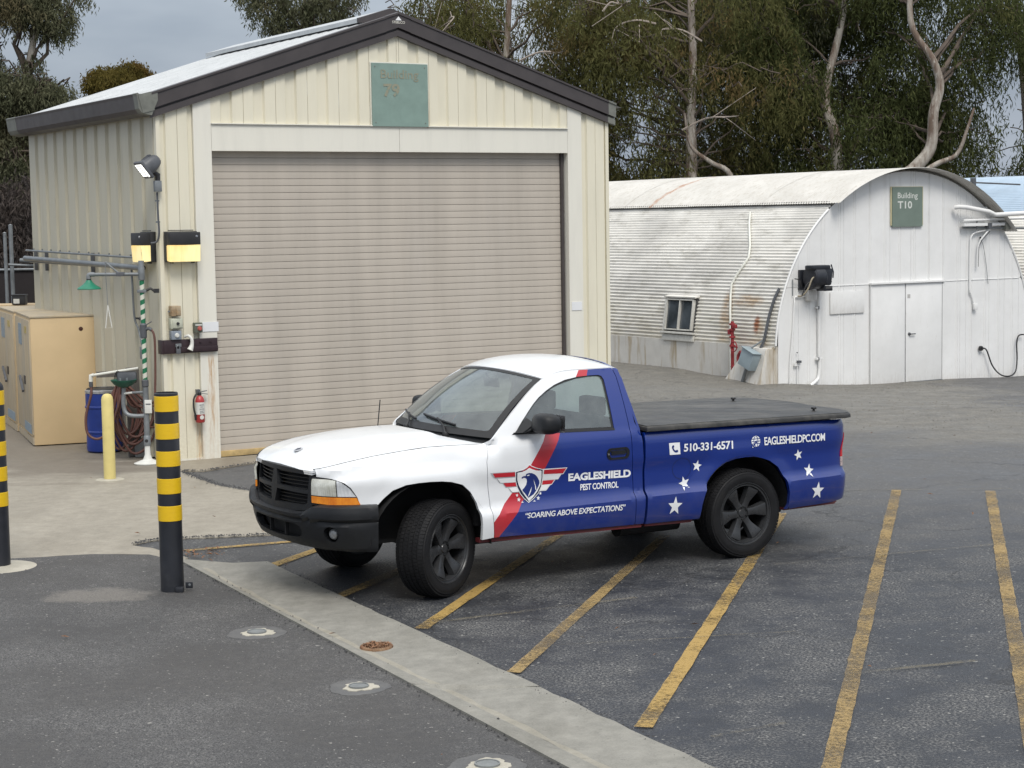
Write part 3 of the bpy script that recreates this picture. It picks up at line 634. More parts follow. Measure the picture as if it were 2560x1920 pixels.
gbox('stop_button_box','olive box with red stop button and white strip beside the door post','switch box',.395,1.61,(.10,.07,.12),OG,parts=(('stop_button',(.012,-.075,-.01),(.022,-1,0),M('red_button',(.42,.10,.08),.5,.1)),('label_strip',(0,-.072,.032),(.085,.006,.016),WHT)))
o=box('wall_notice',(0,0,0),(.205,.006,.115),M('white_notice_plate',(.72,.73,.74),.45,.03),None); o.location=GW(.57,-.047,1.612); o.rotation_euler=(0,0,GA); tag(o,'blank white plate stuck on the left door post, above the dark bar','notice')
o=box('wall_notice',(0,0,0),(.16,.006,.115),M('white_notice_plate',None),None) ; o.location=GW(5.86,-.047,1.66); o.rotation_euler=(0,0,GA); tag(o,'blank white plate stuck on the right door post','notice')
PL=M('dark_plum_steel',(.030,.016,.020),.45,.2,9)
LB=thing('locking_bar','dark plum steel bar wrapped round garage corner with padlock and white strap','locking bar',GW(0,-.05,1.31),GA)
box('bar_plate',(.30,-.018,.085),(.68,.03,.165),PL,LB,bev=.004); box('bar_rib',(.40,-.038,.045),(.48,.014,.06),PL,LB,bev=.003); box('corner_return',(-.052,.04,.083),(.022,.14,.166),PL,LB,bev=.003)
for x in (.42,.55): 
    for z in (.045,.125): lathe('bolt',[(0,-.048),(.012,-.046),(.012,-.03)],PL,LB,8,'Y',(x,0,z))
box('hasp',(.135,-.045,.10),(.075,.02,.04),GREY,LB,bev=.006)
PK=thing('padlock','grey padlock hanging from the hasp on dark bar','padlock',GW(.125,-.115,1.345),GA)
box('lock_body',(0,0,-.005),(.055,.03,.06),GREYD,PK,bev=.006); tube('shackle',smooth_path([(-.018,0,.025),(-.018,0,.05),(0,0,.066),(.018,0,.05),(.018,0,.025)],4),.005,GREY,PK,6)
ST=thing('cloth_strap','dirty white cloth strap draped over the dark bar','strap',GW(.27,-.10,1.36),GA)
bm=bmesh.new(); 
for P_,w_ in ((smooth_path([(-.045,.03,.145),(-.01,-.01,.16),(.02,-.035,.12),(.02,-.035,.05),(-.005,-.035,-.01)],4),(.014,.018,.02,.025,.04)),):
    rs=list(np.interp(np.linspace(0,1,len(P_)),np.linspace(0,1,5),w_)); add_tube(bm,P_,rs,8)
bm_obj('strap_band',bm,WHT,ST,60); lathe('strap_buckle',[(.018,-.01),(.018,.01)],BLK,ST,10,'Z',(.018,-.035,.045))
# ---------------- fire extinguisher
EX=thing('fire_extinguisher','red fire extinguisher with white label hanging beside the roller door','fire extinguisher',GW(.375,-.115,.47),GA)
RED=M('red_enamel',(.36,.035,.035),.35,.1,10); lathe('cylinder',[(0,0),(.048,.0),(.056,.012),(.056,.26),(.045,.30),(.02,.325),(0,.325)],RED,EX,24)
lathe('paper_label',[(.0572,.10),(.0572,.245)],WHT,EX,24,closed=True); lathe('round_seal',[(0,-.0585),(.026,-.0575)],WHT,EX,16,'Y',(0,0,.065))
for k,(z,w_) in enumerate(((.215,.05),(.19,.03),(.165,.055),(.14,.04),(.12,.05))): box('label_print',(0,-.0572,z),(w_,.003,.006),GREYD,EX)
lathe('valve',[(0,.32),(.02,.32),(.02,.36),(.012,.37),(0,.37)],BLK,EX,12); box('handle',(.045,0,.372),(.10,.02,.010),GREY,EX,rot=Matrix.Rotation(R_(-8),4,'Y')); box('lever',(.05,0,.345),(.11,.02,.008),GREY,EX,rot=Matrix.Rotation(R_(10),4,'Y'))
tube('discharge_hose',smooth_path([(-.015,0,.345),(-.05,-.01,.34),(-.08,-.01,.28),(-.082,-.01,.18),(-.065,-.01,.10)],5),.011,BLK,EX,8); lathe('nozzle',[(.012,.03),(.018,.10)],BLK,EX,10,'Z',(-.063,-.01,.0)); box('wall_bracket',(0,.05,.37),(.04,.06,.05),GREYD,EX)
# ---------------- safety shower and eyewash
def strip_mat():
    m,g=newmat('green_white_spiral'); P=g.n('TexCoord').outputs['Object']; sp=g.n('SeparateXYZ'); g.l(P,sp.inputs[0])
    a=g.math('ARCTAN2',sp.outputs[1],sp.outputs[0]); h=g.math('SUBTRACT',g.math('MULTIPLY',sp.outputs[2],8.6),g.math('MULTIPLY',a,.10)); fr=g.math('FRACT',h)
    c=g.mix(g.math('GREATER_THAN',fr,.5),(.58,.58,.50),(.012,.145,.065)); c=g.mix(g.ramp(g.noise(P,30,3),.6,.8,0,.4),c,(.3,.29,.24)); g.bsdf(c,.4); return m
SPI=strip_mat(); GRN=M('green_plastic',(.012,.17,.10),.4,.12,7); GRD=M('dark_green_bowl',(.010,.085,.055),.45,.2,7)
SH=thing('safety_shower','emergency shower and eyewash with striped green pole and green shower head by garage corner','safety shower',(-4.36,21.60,.008),0)
lathe('base_flange',[(.16,.0),(.165,.012),(.12,.03),(.055,.055),(.035,.11),(.032,.24)],WHT,SH,24)
lathe('base_collar',[(.040,.22),(.042,.23),(.042,.33),(.036,.34)],GREY,SH,20); lathe('port',[(0,-.044),(.02,-.043),(.02,-.03)],BLK,SH,12,'Y',(0,0,.28))
lathe('lower_pole',[(.034,.33),(.034,.92)],GREY,SH,16); lathe('pole_coupling',[(.028,.92),(.042,.93),(.042,1.0),(.028,1.01)],GREYD,SH,16)
lathe('striped_pole',[(.028,1.0),(.028,1.50)],SPI,SH,16); lathe('valve_body',[(.028,1.50),(.040,1.51),(.043,1.66),(.028,1.68)],GREYD,SH,16); lathe('striped_pole',[(.028,1.68),(.028,2.20)],SPI,SH,16)
lathe('top_tee',[(.036,2.19),(.040,2.2),(.040,2.33),(.034,2.35),(.034,2.42)],GREY,SH,16)
tube('shower_arm',[(0,0,2.26),(-.58,.02,2.265)],.022,GREY,SH,10); tube('elbow',smooth_path([(-.56,.02,2.265),(-.625,.02,2.262),(-.63,.02,2.20)],4),.028,GREY,SH,10)
lathe('shower_head',[(.03,2.20),(.045,2.175),(.075,2.145),(.125,2.115),(.14,2.098),(.138,2.09),(0,2.095)],GRN,SH,32,'Z',(-.63,.02,0)); lathe('head_collar',[(.028,2.195),(.03,2.215)],BLK,SH,12,'Z',(-.63,.02,0))
tube('pull_lever',[(-.26,.0,2.27),(-.42,-.03,2.41)],.011,GREY,SH,8); box('pull_valve',(-.25,-.0,2.265),(.10,.06,.05),GREYD,SH,bev=.008)
tube('pull_chain',[(-.42,-.03,2.40),(-.405,-.03,1.88)],.0035,GREY,SH,5); tube('pull_triangle',[(-.405,-.03,1.90),(-.44,-.03,1.63),(-.365,-.03,1.635),(-.405,-.03,1.90)],.006,WHT,SH,6)
box('pole_clamp',(.0,0,2.06),(.11,.07,.035),GREY,SH,bev=.005); tube('wall_bracket',[(.03,0,2.06),(.10,.01,2.09),(.14,.02,2.06)],.016,BLK,SH,8); box('bracket_plate',(.165,.03,2.06),(.06,.04,.05),BLK,SH)
tube('valve_outlet',[(0,0,1.60),(.07,-.02,1.62),(.10,-.02,1.60)],.022,GREYD,SH,10); tube('valve_handle',[(.04,-.04,1.66),(.11,-.05,1.70)],.007,GREYD,SH,6)
lathe('eyewash_bowl',[(.005,.905),(.05,.91),(.11,.94),(.15,.985),(.155,1.0),(.148,1.0),(.10,.955),(.03,.93),(0,.93)],GRD,SH,32,'Z',(-.26,.02,.01),closed=True)
box('bowl_back',(-.24,.12,1.03),(.24,.03,.14),GREYD,SH,bev=.03); tube('eyewash_nozzle',[(-.30,.02,.94),(-.30,.02,1.03)],.012,GREY,SH,8); tube('eyewash_nozzle',[(-.22,.02,.94),(-.22,.02,1.03)],.012,GREY,SH,8)
tube('eyewash_pipe',[(0,0,.86),(-.16,.01,.855)],.016,GREY,SH,8); tube('eyewash_pipe',[(-.15,.01,.855),(-.27,.01,.845)],.014,WHT,SH,8)
tube('drain_pipe',smooth_path([(-.26,.02,.91),(-.27,.02,.70),(-.23,.01,.60),(-.12,0,.575),(0,0,.58)],5),.026,GREY,SH,10)
box('inspection_tag',(.035,-.045,.69),(.085,.006,.16),WHT,SH,bev=.003); box('tag_print',(.035,-.050,.72),(.06,.003,.012),GREYD,SH)
# ---------------- hoses, drum, rack
HOSE=M('red_brown_rubber_hose',(.115,.050,.038),.55,.2,12)
o=tube('water_hose',smooth_path([(-4.26,21.58,1.61),(-4.225,21.57,1.5),(-4.23,21.57,1.1),(-4.25,21.57,.75),(-4.27,21.58,.70)],8),.014,HOSE,None,8); tag(o,'red-brown hose running down beside the green striped shower pole','hose')
RK=thing('hose_rack','grey weathered board and post that hold the coiled hose','hose rack',(-4.66,22.32,.008),R_(20))
GW_=M('weathered_grey_board',(.12,.11,.10),.8,.3,6,.3,30,stretch=(3,3,.5)); box('post',(0,0,.55),(.16,.06,1.10),GW_,RK,bev=.01); box('foot_block',(.06,-.06,.10),(.14,.10,.20),GREY,RK,bev=.01); box('arm_board',(-.18,.0,1.03),(.5,.05,.07),GW_,RK)
HC_=thing('coiled_hose','thick coil of red-brown hose hanging beside blue drum','hose',(-4.74,22.18,0),R_(8))
for k in range(9):
    x0=-.07+.02*k+RNG.normal(0,.012); wd=.05+.016*k; bot=.10+.05*((k*5)%7)/1.6+(.0 if k%2 else .05); tp=.92+RNG.normal(0,.02); y0=-.02-.012*k
    P_=smooth_path([(-.04+x0*.3,y0,tp),(x0+.06+wd*.6,y0-.01,tp-.22),(x0+.14+wd,y0,bot+.35),(x0+.08+wd*.5,y0,bot+.04),(x0-.02,y0+.01,bot-.01),(x0-.13-wd*.2,y0,bot+.30),(x0-.14,y0,tp-.30)],6,True)
    bm=bmesh.new(); add_tube(bm,P_+[P_[0]],.0155,8,False); bm_obj('hose_loop',bm,HOSE,HC_,60)
tube('hose_tail',smooth_path([(.16,-.05,.55),(.28,-.1,.40),(.40,-.25,.42),(.43,-.45,.50)],6),.0135,HOSE,HC_,8); tube('hose_tail',smooth_path([(.14,-.02,.45),(.26,.0,.22),(.36,.05,.12),(.40,.2,.02)],6),.011,HOSE,HC_,8)
bm=bmesh.new()
for k in range(4): add_tube(bm,smooth_path([(-.10+.02*k,-.12,.98),(-.06,-.13,1.09-.02*k),(.0+.015*k,-.12,1.0),(-.01,-.12,.86+.02*k)],5,True),.006,6,False)
struct(bm_obj('cord_tangle',bm,BLK,HC_,60),'stuff')
PV=thing('pipe_stand','white plastic pipe with elbow over the blue drum feeding the hose','pipe',(-5.10,22.05,0),0)
WPV=M('white_pvc',(.66,.66,.60),.4,.05,6); tube('pvc_pipe',[(.0,-.0,1.04),(.56,.05,1.115)],.017,WPV,PV,10); tube('pvc_elbow',[(.03,0,1.045),(-.008,0,1.038),(-.01,0,.965)],.025,WPV,PV,10); lathe('hose_fitting',[(.022,.90),(.026,.905),(.024,.97)],GREYD,PV,12,'Z',(-.01,0,0))
tube('feed_hose',smooth_path([(-.01,0,.92),(-.01,-.02,.8),(-.075,-.04,.55),(-.06,-.05,.34),(.06,-.06,.27),(.20,-.06,.36),(.30,-.05,.6),(.36,-.02,.80)],6),.0165,HOSE,PV,8)
BLU=M('blue_plastic_drum',(.008,.030,.20),.35,.15,5,.03,20)
DM=thing('blue_drum','blue plastic drum with metal ring lid beside the tan cabinet','drum',(-5.17,22.95,.008),0)
lathe('drum_body',[(0,.0),(.205,.0),(.222,.015),(.225,.05),(.222,.235),(.232,.245),(.232,.26),(.222,.27),(.222,.55),(.232,.56),(.232,.575),(.222,.585),(.222,.73),(.205,.75),(0,.75)],BLU,DM,40)
lathe('lid_ring',[(.212,.735),(.226,.745),(.226,.775),(.212,.785)],M('dull_steel_ring',(.38,.38,.38),.4,.3,30,Metallic=.6),DM,40); lathe('lid',[(.212,.785),(.20,.80),(.195,.79),(0,.79)],BLK,DM,40)
# ---------------- yellow bollard, striped bollards
YEL=M('chalky_yellow_paint',(.62,.52,.20),.6,.08,6,.05,60,dirt=(.42,.34,.12),dirtamt=.35)
BY=thing('yellow_bollard','short pale yellow domed bollard in front of the blue drum','bollard',(-4.53,20.30,.008),0)
lathe('post',[(.066,-.01),(.0655,.90),(.064,.905)],YEL,BY,28); lathe('domed_cap',[(.064,.9045),(.060,.93),(.045,.955),(.02,.965),(0,.967)],YEL,BY,28); lathe('concrete_collar',[(.16,.0),(.14,.006),(.07,.010)],PALE,BY,24)
BPL=M('black_bollard_sleeve',(.018,.020,.026),.42,.15,5,.03,50,dirt=(.10,.10,.10),dirtamt=.22); BYW,g=newmat('yellow_reflective_band'); P=g.n('TexCoord').outputs['Object']; vv=g.n('TexVoronoi'); vv.inputs['Scale'].default_value=120; g.l(P,vv.inputs['Vector']); n=g.noise(P,12,4,.7,(1,1,4)); g.bsdf(g.mix(g.ramp(n,.5,.75,0,.5),(.72,.46,.012),(.60,.34,.01)),.38,g.math('ADD',vv.outputs['Distance'],g.math('MULTIPLY',n,1.5)),.12,.004)
def bollard(loc,lab,hollow,extra):
    t=thing('striped_bollard',lab,'bollard',loc,0,'black and yellow striped bollards'); r=.0895
    if hollow: lathe('sleeve',[(r,-.01),(r,1.535),(r-.006,1.54),(r-.008,1.50),(r-.010,1.3),(0,1.3)],BPL,t,40)
    else: lathe('sleeve',[(r,-.01),(r,1.50),(r-.004,1.52),(r-.02,1.545),(.04,1.565),(0,1.568)],BPL,t,40)
    for k in range(5):
        z1=1.515-k*.2115-(.035 if not hollow else 0); lathe('yellow_band',[(r+.0005,z1-.118),(r+.0035,z1-.116),(r+.0035,z1-.002),(r+.0005,z1)],BYW,t,40,closed=True)
    if extra:
        box('lock_tab',(.135,-.03,.045),(.055,.02,.05),BPL,t,bev=.004); box('lock_lug',(.07,-.075,.02),(.06,.05,.04),BPL,t,bev=.006)
        lathe('tab_hole',[(0,-.042),(.010,-.041)],GREY,t,10,'Y',(.14,0,.05))
    return t
bollard((-2.655,13.93,.016),'black and yellow striped bollard with lock tabs at its foot beside gutter end',True,True)
b2=bollard((-4.30,15.03,.016),'black and yellow striped bollard cut by the left edge of the photo',False,False)
lathe('concrete_collar',[(.30,.0),(.26,.010),(.16,.016),(.10,.02)],PALE,b2,30)
# ---------------- cabinets
TAN=M('tan_cabinet_paint',(.56,.42,.24),.45,.06,2,.04,120); TAN2=M('grimy_tan_cabinet_doors',(.42,.34,.22),.6,.15,3,.05,60,dirt=(.30,.28,.24),dirtamt=.8,stretch=(2,2,.5)); LBL=M('blue_grey_label',(.20,.26,.31),.6,.3,40)
def cabinet(lab,loc,rz,w,d,h,deco):
    t=thing('storage_cabinet',lab,'cabinet',loc,rz)     # x = width of end face, y = depth along the door side
    box('body',(w/2,d/2,h/2),(w,d,h),TAN,t,bev=.012); box('lid',(w/2,d/2,h+.012),(w+.02,d+.02,.025),TAN2,t,bev=.006)
    box('door_panel',(-.008,d/2,h*.53),(.02,d-.04,h*.90),TAN2,t,bev=.004); box('plinth',(-.004,d/2,.05),(.02,d-.02,.09),TAN2,t)
    box('blue_label',(-.022,d*.62,h*.85),(.006,d*.20,h*.17),LBL,t); box('yellow_label',(-.022,d*.25,h*.90),(.006,d*.12,.09),M('yellowed_label',(.40,.32,.12),.6,.3,40),t); box('bottom_label',(-.022,d*.28,h*.12),(.006,d*.42,.12),LBL,t)
    box('latch_plate',(-.022,d*.40,h*.49),(.012,d*.09,.11),BLK,t); box('latch_handle',(-.045,d*.52,h*.45),(.03,d*.22,.035),GREYD,t,rot=Matrix.Rotation(R_(28),4,'X'))
    if deco:
        lathe('vent_hole',[(0,-.006),(.022,-.006),(.028,-.003)],M('dark_rust',(.06,.02,.012),.8),t,20,'Y',(w*.70,0,h*.905))
        for k in range(46): 
            pass
    return t
cabinet('large plain tan steel cabinet with round vent hole, next to blue drum',(-6.235,23.62,.008),R_(21),.92,1.72,1.66,True)
cabinet('grimy tan cabinet behind the plain one, cut by the left edge',(-6.90,25.30,.008),R_(22.5),.92,1.75,1.66,False)
t=thing('storage_cabinet','far tan cabinet top with a black box on it behind the other cabinets','cabinet',(-8.1,27.4,0),0); box('body',(0,.3,.83),(2.05,.6,1.66),TAN,t,bev=.01); box('lid',(0,.3,1.675),(2.1,.65,.03),TAN,t)
t=thing('black_box','small black box with white label on the far tan cabinet','box',(-7.36,27.35,1.69),0); box('case',(0,0,.075),(.20,.14,.14),BLK,t,bev=.01); box('box_lid',(0,0,.15),(.22,.16,.02),BLK,t,bev=.005); box('box_label',(-.03,-.0725,.06),(.09,.004,.07),WHT,t)
# ---------------- pipe rack on the side wall
PR=thing('pipe_rack','rack of grey pipes along the garage side wall above the green shower head','pipes',GW(0,0,0),GA)
def sp(v,w,off=-.14): return (off,v,w)
tube('thick_pipe',[sp(-.02+.30,2.335),sp(2.4,2.37),sp(5.1,2.41)],.035,GREY,PR,12); lathe('open_pipe_end',[(0,.27),(.030,.27),(.033,.262)],BLK,PR,12,'Y',(-.14,0,2.335))
tube('clip_pipe',[sp(.5,2.455,-.12),sp(5.1,2.52,-.12)],.014,GREY,PR,8); tube('thin_pipe',smooth_path([sp(5.0,2.36,-.10),sp(2.6,2.34,-.10),sp(.95,2.325,-.10),sp(.80,2.31,-.10),sp(.78,2.20,-.10),sp(.77,1.73,-.09),sp(.72,1.58,-.06),sp(.64,1.38,-.05)],5),.0135,GREY,PR,8)
for k in range(11): box('pipe_clip',sp(.75+.40*k,2.475+.0145*k*.4,-.115),(.02,.012,.035),GREY,PR)
for v in (.0+2.38,4.36,4.86): box('wall_channel',(-.055,v,2.37),(.04,.05,.26),GREYD,PR,bev=.004)
box('outlet_box',(-.05,.62,1.29),(.05,.11,.15),GREY,PR,bev=.008); box('pipe_clamp',(-.06,.74,1.71),(.03,.12,.02),BLK,PR); box('pipe_clamp',(-.06,.60,1.71),(.05,.06,.035),BLK,PR)
# ---------------- yard fence and posts at far left
def fpost(x,y,h,r,lab):
    t=thing('fence_post',lab,'fence post',(x,y,gz(x,y)),0); tube('post',[(0,0,0),(0,0,h)],r,GREY,t,8); lathe('post_cap',[(r,h),(r*1.15,h+.01),(0,h+.03)],GREY,t,8); return t
FN=thing('screened_fence','dark mesh screened fence behind the tan cabinets at the left edge','fence',(-10,32,gz(-10,32)),0)
MESHB=M('dark_fence_mesh',(.016,.012,.013),.85,.15,8); box('mesh_screen',(0,0,1.08),(6.5,.02,2.15),MESHB,FN); tube('top_rail',[(-3.2,-.03,2.17),(3.3,-.03,2.17)],.022,GREY,FN,8)
for x in (-2.2,-.2,1.75): tube('fence_post_pipe',[(x,-.04,0),(x,-.04,2.2)],.03,GREY,FN,8)
fpost(-8.45,31.0,2.93,.035,'taller of two grey posts close together at the left edge'); fpost(-8.58,31.1,2.80,.03,'shorter of two grey posts close together at the left edge'); fpost(-7.95,31.0,2.62,.03,'single grey post rising right behind the garage back corner')
t=thing('pipe_crossing','grey pipes crossing between posts behind the garage corner','pipes',(-8.2,30.8,2.2),0); tube('cross_pipe',[(-.25,0,.03),(.30,0,.0)],.02,GREY,t,8); tube('cross_pipe',[(-.05,0,.10),(.38,-.1,.08)],.035,GREY,t,8)

# ================================================================== ROUND-ROOFED HUTS
HA=R_(32.565); HO=Vector((8.319,38.077,-.492)); HR=3.654; HZ=.567; HL=20.0
def HW(u,v,w=0): return HO+Vector((u*math.cos(HA)-v*math.sin(HA),u*math.sin(HA)+v*math.cos(HA),w))
def corr_mat():
    m,g=newmat('weathered_white_corrugated'); P=g.n('TexCoord').outputs['Object']; n=g.noise(P,1.1,7,.7); n2=g.noise(P,5,6,.75,(1,.35,1)); sp=g.n('SeparateXYZ'); g.l(P,sp.inputs[0])
    c=g.mix(g.ramp(n,.3,.7),(.66,.64,.59),(.78,.76,.71)); c=g.mix(g.ramp(n2,.50,.70,0,.55),c,(.27,.25,.20))
    # grime gathered in bands of whole sheets
    gr=g.noise(P,.55,3,.5,(1,1,2.2)); c=g.mix(g.ramp(gr,.42,.62,0,.35),c,(.34,.33,.31))
    # rust patches near the front left, low down
    rn=g.noise(P,3.2,6,.75,(1,.9,1.6)); 
    def blob(v0,z0,rv,rz_):
        a=g.math('POWER',g.math('DIVIDE',g.math('SUBTRACT',sp.outputs[1],v0),rv),2); b=g.math('POWER',g.math('DIVIDE',g.math('SUBTRACT',sp.outputs[2],z0),rz_),2); return g.ramp(g.math('ADD',a,b),.2,1.0,1,0)
    left=g.math('LESS_THAN',sp.outputs[0],-2.8)
    bl=g.math('MAXIMUM',blob(1.62,1.35,.22,.62),g.math('MAXIMUM',blob(1.0,1.62,.55,.16),g.math('MAXIMUM',blob(.55,1.12,.22,.22),g.math('MAXIMUM',blob(.6,.80,.5,.10),blob(1.5,.85,.45,.10)))))
    mk=g.math('MULTIPLY',g.math('MULTIPLY',bl,left),g.ramp(rn,.36,.62,0,.75)); c=g.mix(mk,c,(.36,.20,.06)); mk2=g.math('MULTIPLY',g.math('MULTIPLY',blob(.62,1.15,.10,.22),left),g.ramp(rn,.40,.5)); c=g.mix(mk2,c,(.28,.07,.02))
    c=g.mix(g.math('MULTIPLY',left,g.math('MULTIPLY',g.ramp(sp.outputs[2],1.8,.75,0,.45),g.ramp(n2,.3,.6))),c,(.50,.44,.31))
    g.bsdf(c,.6,g.noise(P,60,3),.1,.004); return m
CORR=corr_mat()
def over_mat():
    m,g=newmat('white_roof_overlay'); P=g.n('TexCoord').outputs['Object']; n=g.noise(P,1.3,7,.7); n2=g.noise(P,7,6,.75,(1,2,1)); sp=g.n('SeparateXYZ'); g.l(P,sp.inputs[0])
    c=g.mix(g.ramp(n,.3,.7),(.47,.455,.42),(.60,.585,.55)); c=g.mix(g.ramp(n2,.50,.70,0,.55),c,(.33,.29,.23))
    w=g.noise(P,2.5,4,.6); band=g.ramp(g.math('ABSOLUTE',g.math('ADD',g.math('SUBTRACT',sp.outputs[1],6.0),g.ramp(w,.2,.8,-.12,.12))),.02,.09,1,0); c=g.mix(g.math('MULTIPLY',band,g.ramp(n2,.3,.6,.2,.8)),c,(.34,.15,.07))
    g.bsdf(c,.55,g.noise(P,50,3),.1,.004); return m
OVER=over_mat()
def found_mat():
    m,g=newmat('stained_foundation_concrete'); P=g.n('TexCoord').outputs['Object']; n=g.noise(P,2,7,.7); st=g.noise(P,2.0,5,.7,(1,2.2,.18)); sp=g.n('SeparateXYZ'); g.l(P,sp.inputs[0]); f=g.noise(P,40,4,.7)
    c=g.mix(g.ramp(n,.3,.7),(.50,.485,.45),(.62,.60,.56)); c=g.mix(g.ramp(st,.52,.64,0,.85),c,(.34,.27,.17)); low=g.math('ADD',sp.outputs[2],g.ramp(n,.2,.8,-.28,.28)); c=g.mix(g.ramp(low,-.05,-.35,0,.8),c,(.10,.095,.06)); g.bsdf(c,.85,f,.3,.01); return m
FND=found_mat()
def hface_mat():
    m,g=newmat('white_hut_front_paint'); P=g.n('TexCoord').outputs['Object']; n=g.noise(P,1.4,6,.65); n2=g.noise(P,9,5,.7,(2,2,.5)); f=g.noise(P,70,3); sp=g.n('SeparateXYZ'); g.l(P,sp.inputs[0])
    c=g.mix(g.ramp(n,.3,.7),(.70,.70,.69),(.79,.79,.78)); c=g.mix(g.ramp(n2,.60,.78,0,.35),c,(.50,.47,.41)); low=g.math('ADD',sp.outputs[2],g.ramp(n2,.2,.8,-.3,.3)); c=g.mix(g.ramp(low,.0,-.6,0,.5),c,(.36,.32,.26)); g.bsdf(c,.5,f,.08,.004); return m
HFC=hface_mat()
def arc_pt(th,r): # th degrees from left horizontal
    a=R_(th); return (-math.cos(a)*r,HZ+math.sin(a)*r)
def make_hut(label,loc,L,full):
    T=thing('round_roofed_hut',label,'hut',loc,HA)
    SHL=bpy.data.objects.new('corrugated_shell',None); link(SHL,T)
    nper=7; pitch=.0762; dth=math.degrees(pitch/HR)
    bounds=[2.0,17,33,48,62,90,118,132,147,163,178]; ys_=np.linspace(0,L,int(L/2.45)+1)
    cache={}
    for bi in range(len(bounds)-1):
        for k in range(len(ys_)-1):
            if not full and bounds[bi]>130: continue
            stag=.55*(bi%2); y0=max(0,ys_[k]+(stag if k else 0)); y1=ys_[k+1]+(stag if k<len(ys_)-2 else 0)+.03
            off=.004*((k+bi)%2)+.003; key=(bi,round(y0,3),round(y1,3))
            bm=bmesh.new(); A=[];B_=[]; n=max(3,int((bounds[bi+1]-bounds[bi]+.9)/dth*6))
            for i in range(n+1):
                th=bounds[bi]-.35+(bounds[bi+1]-bounds[bi]+.7)*i/n; ph=th/dth*2*math.pi; r=HR+off+.0145*math.cos(ph); x,z=arc_pt(th,r); A.append(bm.verts.new((x,y0,z))); B_.append(bm.verts.new((x,y1,z)))
            for i in range(n): bm.faces.new((A[i],B_[i],B_[i+1],A[i+1]))
            bm_obj('corrugated_sheet',bm,CORR,SHL,60)
    # overlay sheets over the crown
    OV=bpy.data.objects.new('roof_overlay',None); link(OV,T); q=-.32; kk=0
    while q<L:
        q1=min(q+2.44,L); bm=bmesh.new(); m_=int((q1-q)/pitch*5); rows=[]
        for i in range(m_+1):
            y=q+(q1+.02-q)*i/m_; h=.009*math.cos(y/pitch*2*math.pi)+.004*(kk%2); row=[]
            for th in np.linspace(53.5,141,26):
                lift=.055+.03*abs((th-97)/44)**4; x,z=arc_pt(th,HR+lift+h); row.append(bm.verts.new((x,y,z)))
            rows.append(row)
        for i in range(m_):
            for j in range(25): bm.faces.new((rows[i][j],rows[i+1][j],rows[i+1][j+1],rows[i][j+1]))
        bm_obj('overlay_sheet',bm,OVER,OV,60); q=q1; kk+=1
    # dark strips stand in for the shade in the gap under the overlay
    for th in (54.5,140):
        x,z=arc_pt(th,HR+.055); b=box('gap_shade_strip',(x,L/2+.0,z),(.05,L-.1,.045),FAS,T,rot=None)
    # foundation
    bm=bmesh.new(); 
    for s in (-1,1):
        add_box(bm,(s*3.57,L/2+.02,-.13),(.22,L,1.74))
    bm_obj('foundation',bm,FND,T); 
    bm=bmesh.new(); c0=[(-3.6,-1.3)]+[(arc_pt(t,HR-.03)) for t in np.linspace(2,178,40)]+[(3.6,-1.3)]; bm.faces.new([bm.verts.new((x,L-.05,z)) for x,z in c0]); bm_obj('rear_wall',bm,HFC,T)
    return T
HUT=make_hut('white round-roofed corrugated hut with double doors and Building T10 sign','',1,True) if False else make_hut('white corrugated hut with rounded roof, white front and closed double doors, behind the pickup bed',HO,HL,True)
# front wall: pressed boards cut to the arch
EW=bpy.data.objects.new('front_wall',None); link(EW,HUT)
def archz(u): 
    r=HR-.012; return HZ+math.sqrt(max(0,r*r-u*u)) if abs(u)<r else HZ
def hboard(u0,u1,z0,z1f,ydx=0,mat=None):
    us=[u0,u0+.004]; gro=[]
    k=u0+.085
    pat=(.085,.115,.33,.36)
    for b in np.arange(-4.2,4.2,.42):
        for d in (0,.006,.030,.036): 
            if u0+.01<b+d+.12<u1-.01: us.append(b+d+.12); gro.append((b+d+.12,d))
        for d in (.17,.174,.180,.184):
            if u0+.01<b+d<u1-.01 : us.append(b+d+.0); gro.append((b+d,d))
    if u0<-3.3 and z0>1: u0=-3.36; us=[u0]+[q for q in us if q>u0]
    if u1>3.3 and z0>1: u1=3.36; us=[q for q in us if q<u1]
    us=sorted(set(us+[u1-.004,u1])); gd={round(a,5):d for a,d in gro}
    if z1f is archz or callable(z1f): 
        ext=[]; 
        for a,b in zip(us[:-1],us[1:]):
            n=int((b-a)/.06)
            for j in range(1,n+1): ext.append(a+(b-a)*j/(n+1))
        us=sorted(us+ext)
    bm=bmesh.new(); A=[];B_=[]
    for i,u in enumerate(us):
        d=gd.get(round(u,5)); y=ydx
        if d in (.006,.030): y+=-.010
        if d in (.174,.180): y+=.009
        if i in (0,len(us)-1): y+=.010
        z1=z1f(u) if callable(z1f) else z1f
        A.append(bm.verts.new((u,y,z0))); B_.append(bm.verts.new((u,y,z1)))
    for i in range(len(us)-1): 
        bm.faces.new((A[i],A[i+1],B_[i+1],B_[i]))
    return bm_obj('wall_board',bm,mat or HFC,EW)
cutu=[-3.58,-3.05,-2.44,-1.83,-1.13,-.55,.05,.58,.985,1.50,1.68,2.38,2.85,3.30,3.58]
for a,b in zip(cutu[:-1],cutu[1:]):
    hboard(a+.0015,b-.0015,1.905,archz)
    if not (-1.12<(a+b)/2<.98): hboard(a+.0015,b-.0015,-1.15,1.900 if abs(a)<3.2 and abs(b)<3.4 else (lambda u: min(1.9,archz(u))))
box('seam_strip',(-2.1,-.006,1.902),(1.95,.012,.012),HFC,EW); box('seam_strip',(2.15,-.006,1.902),(2.3,.012,.010),HFC,EW)
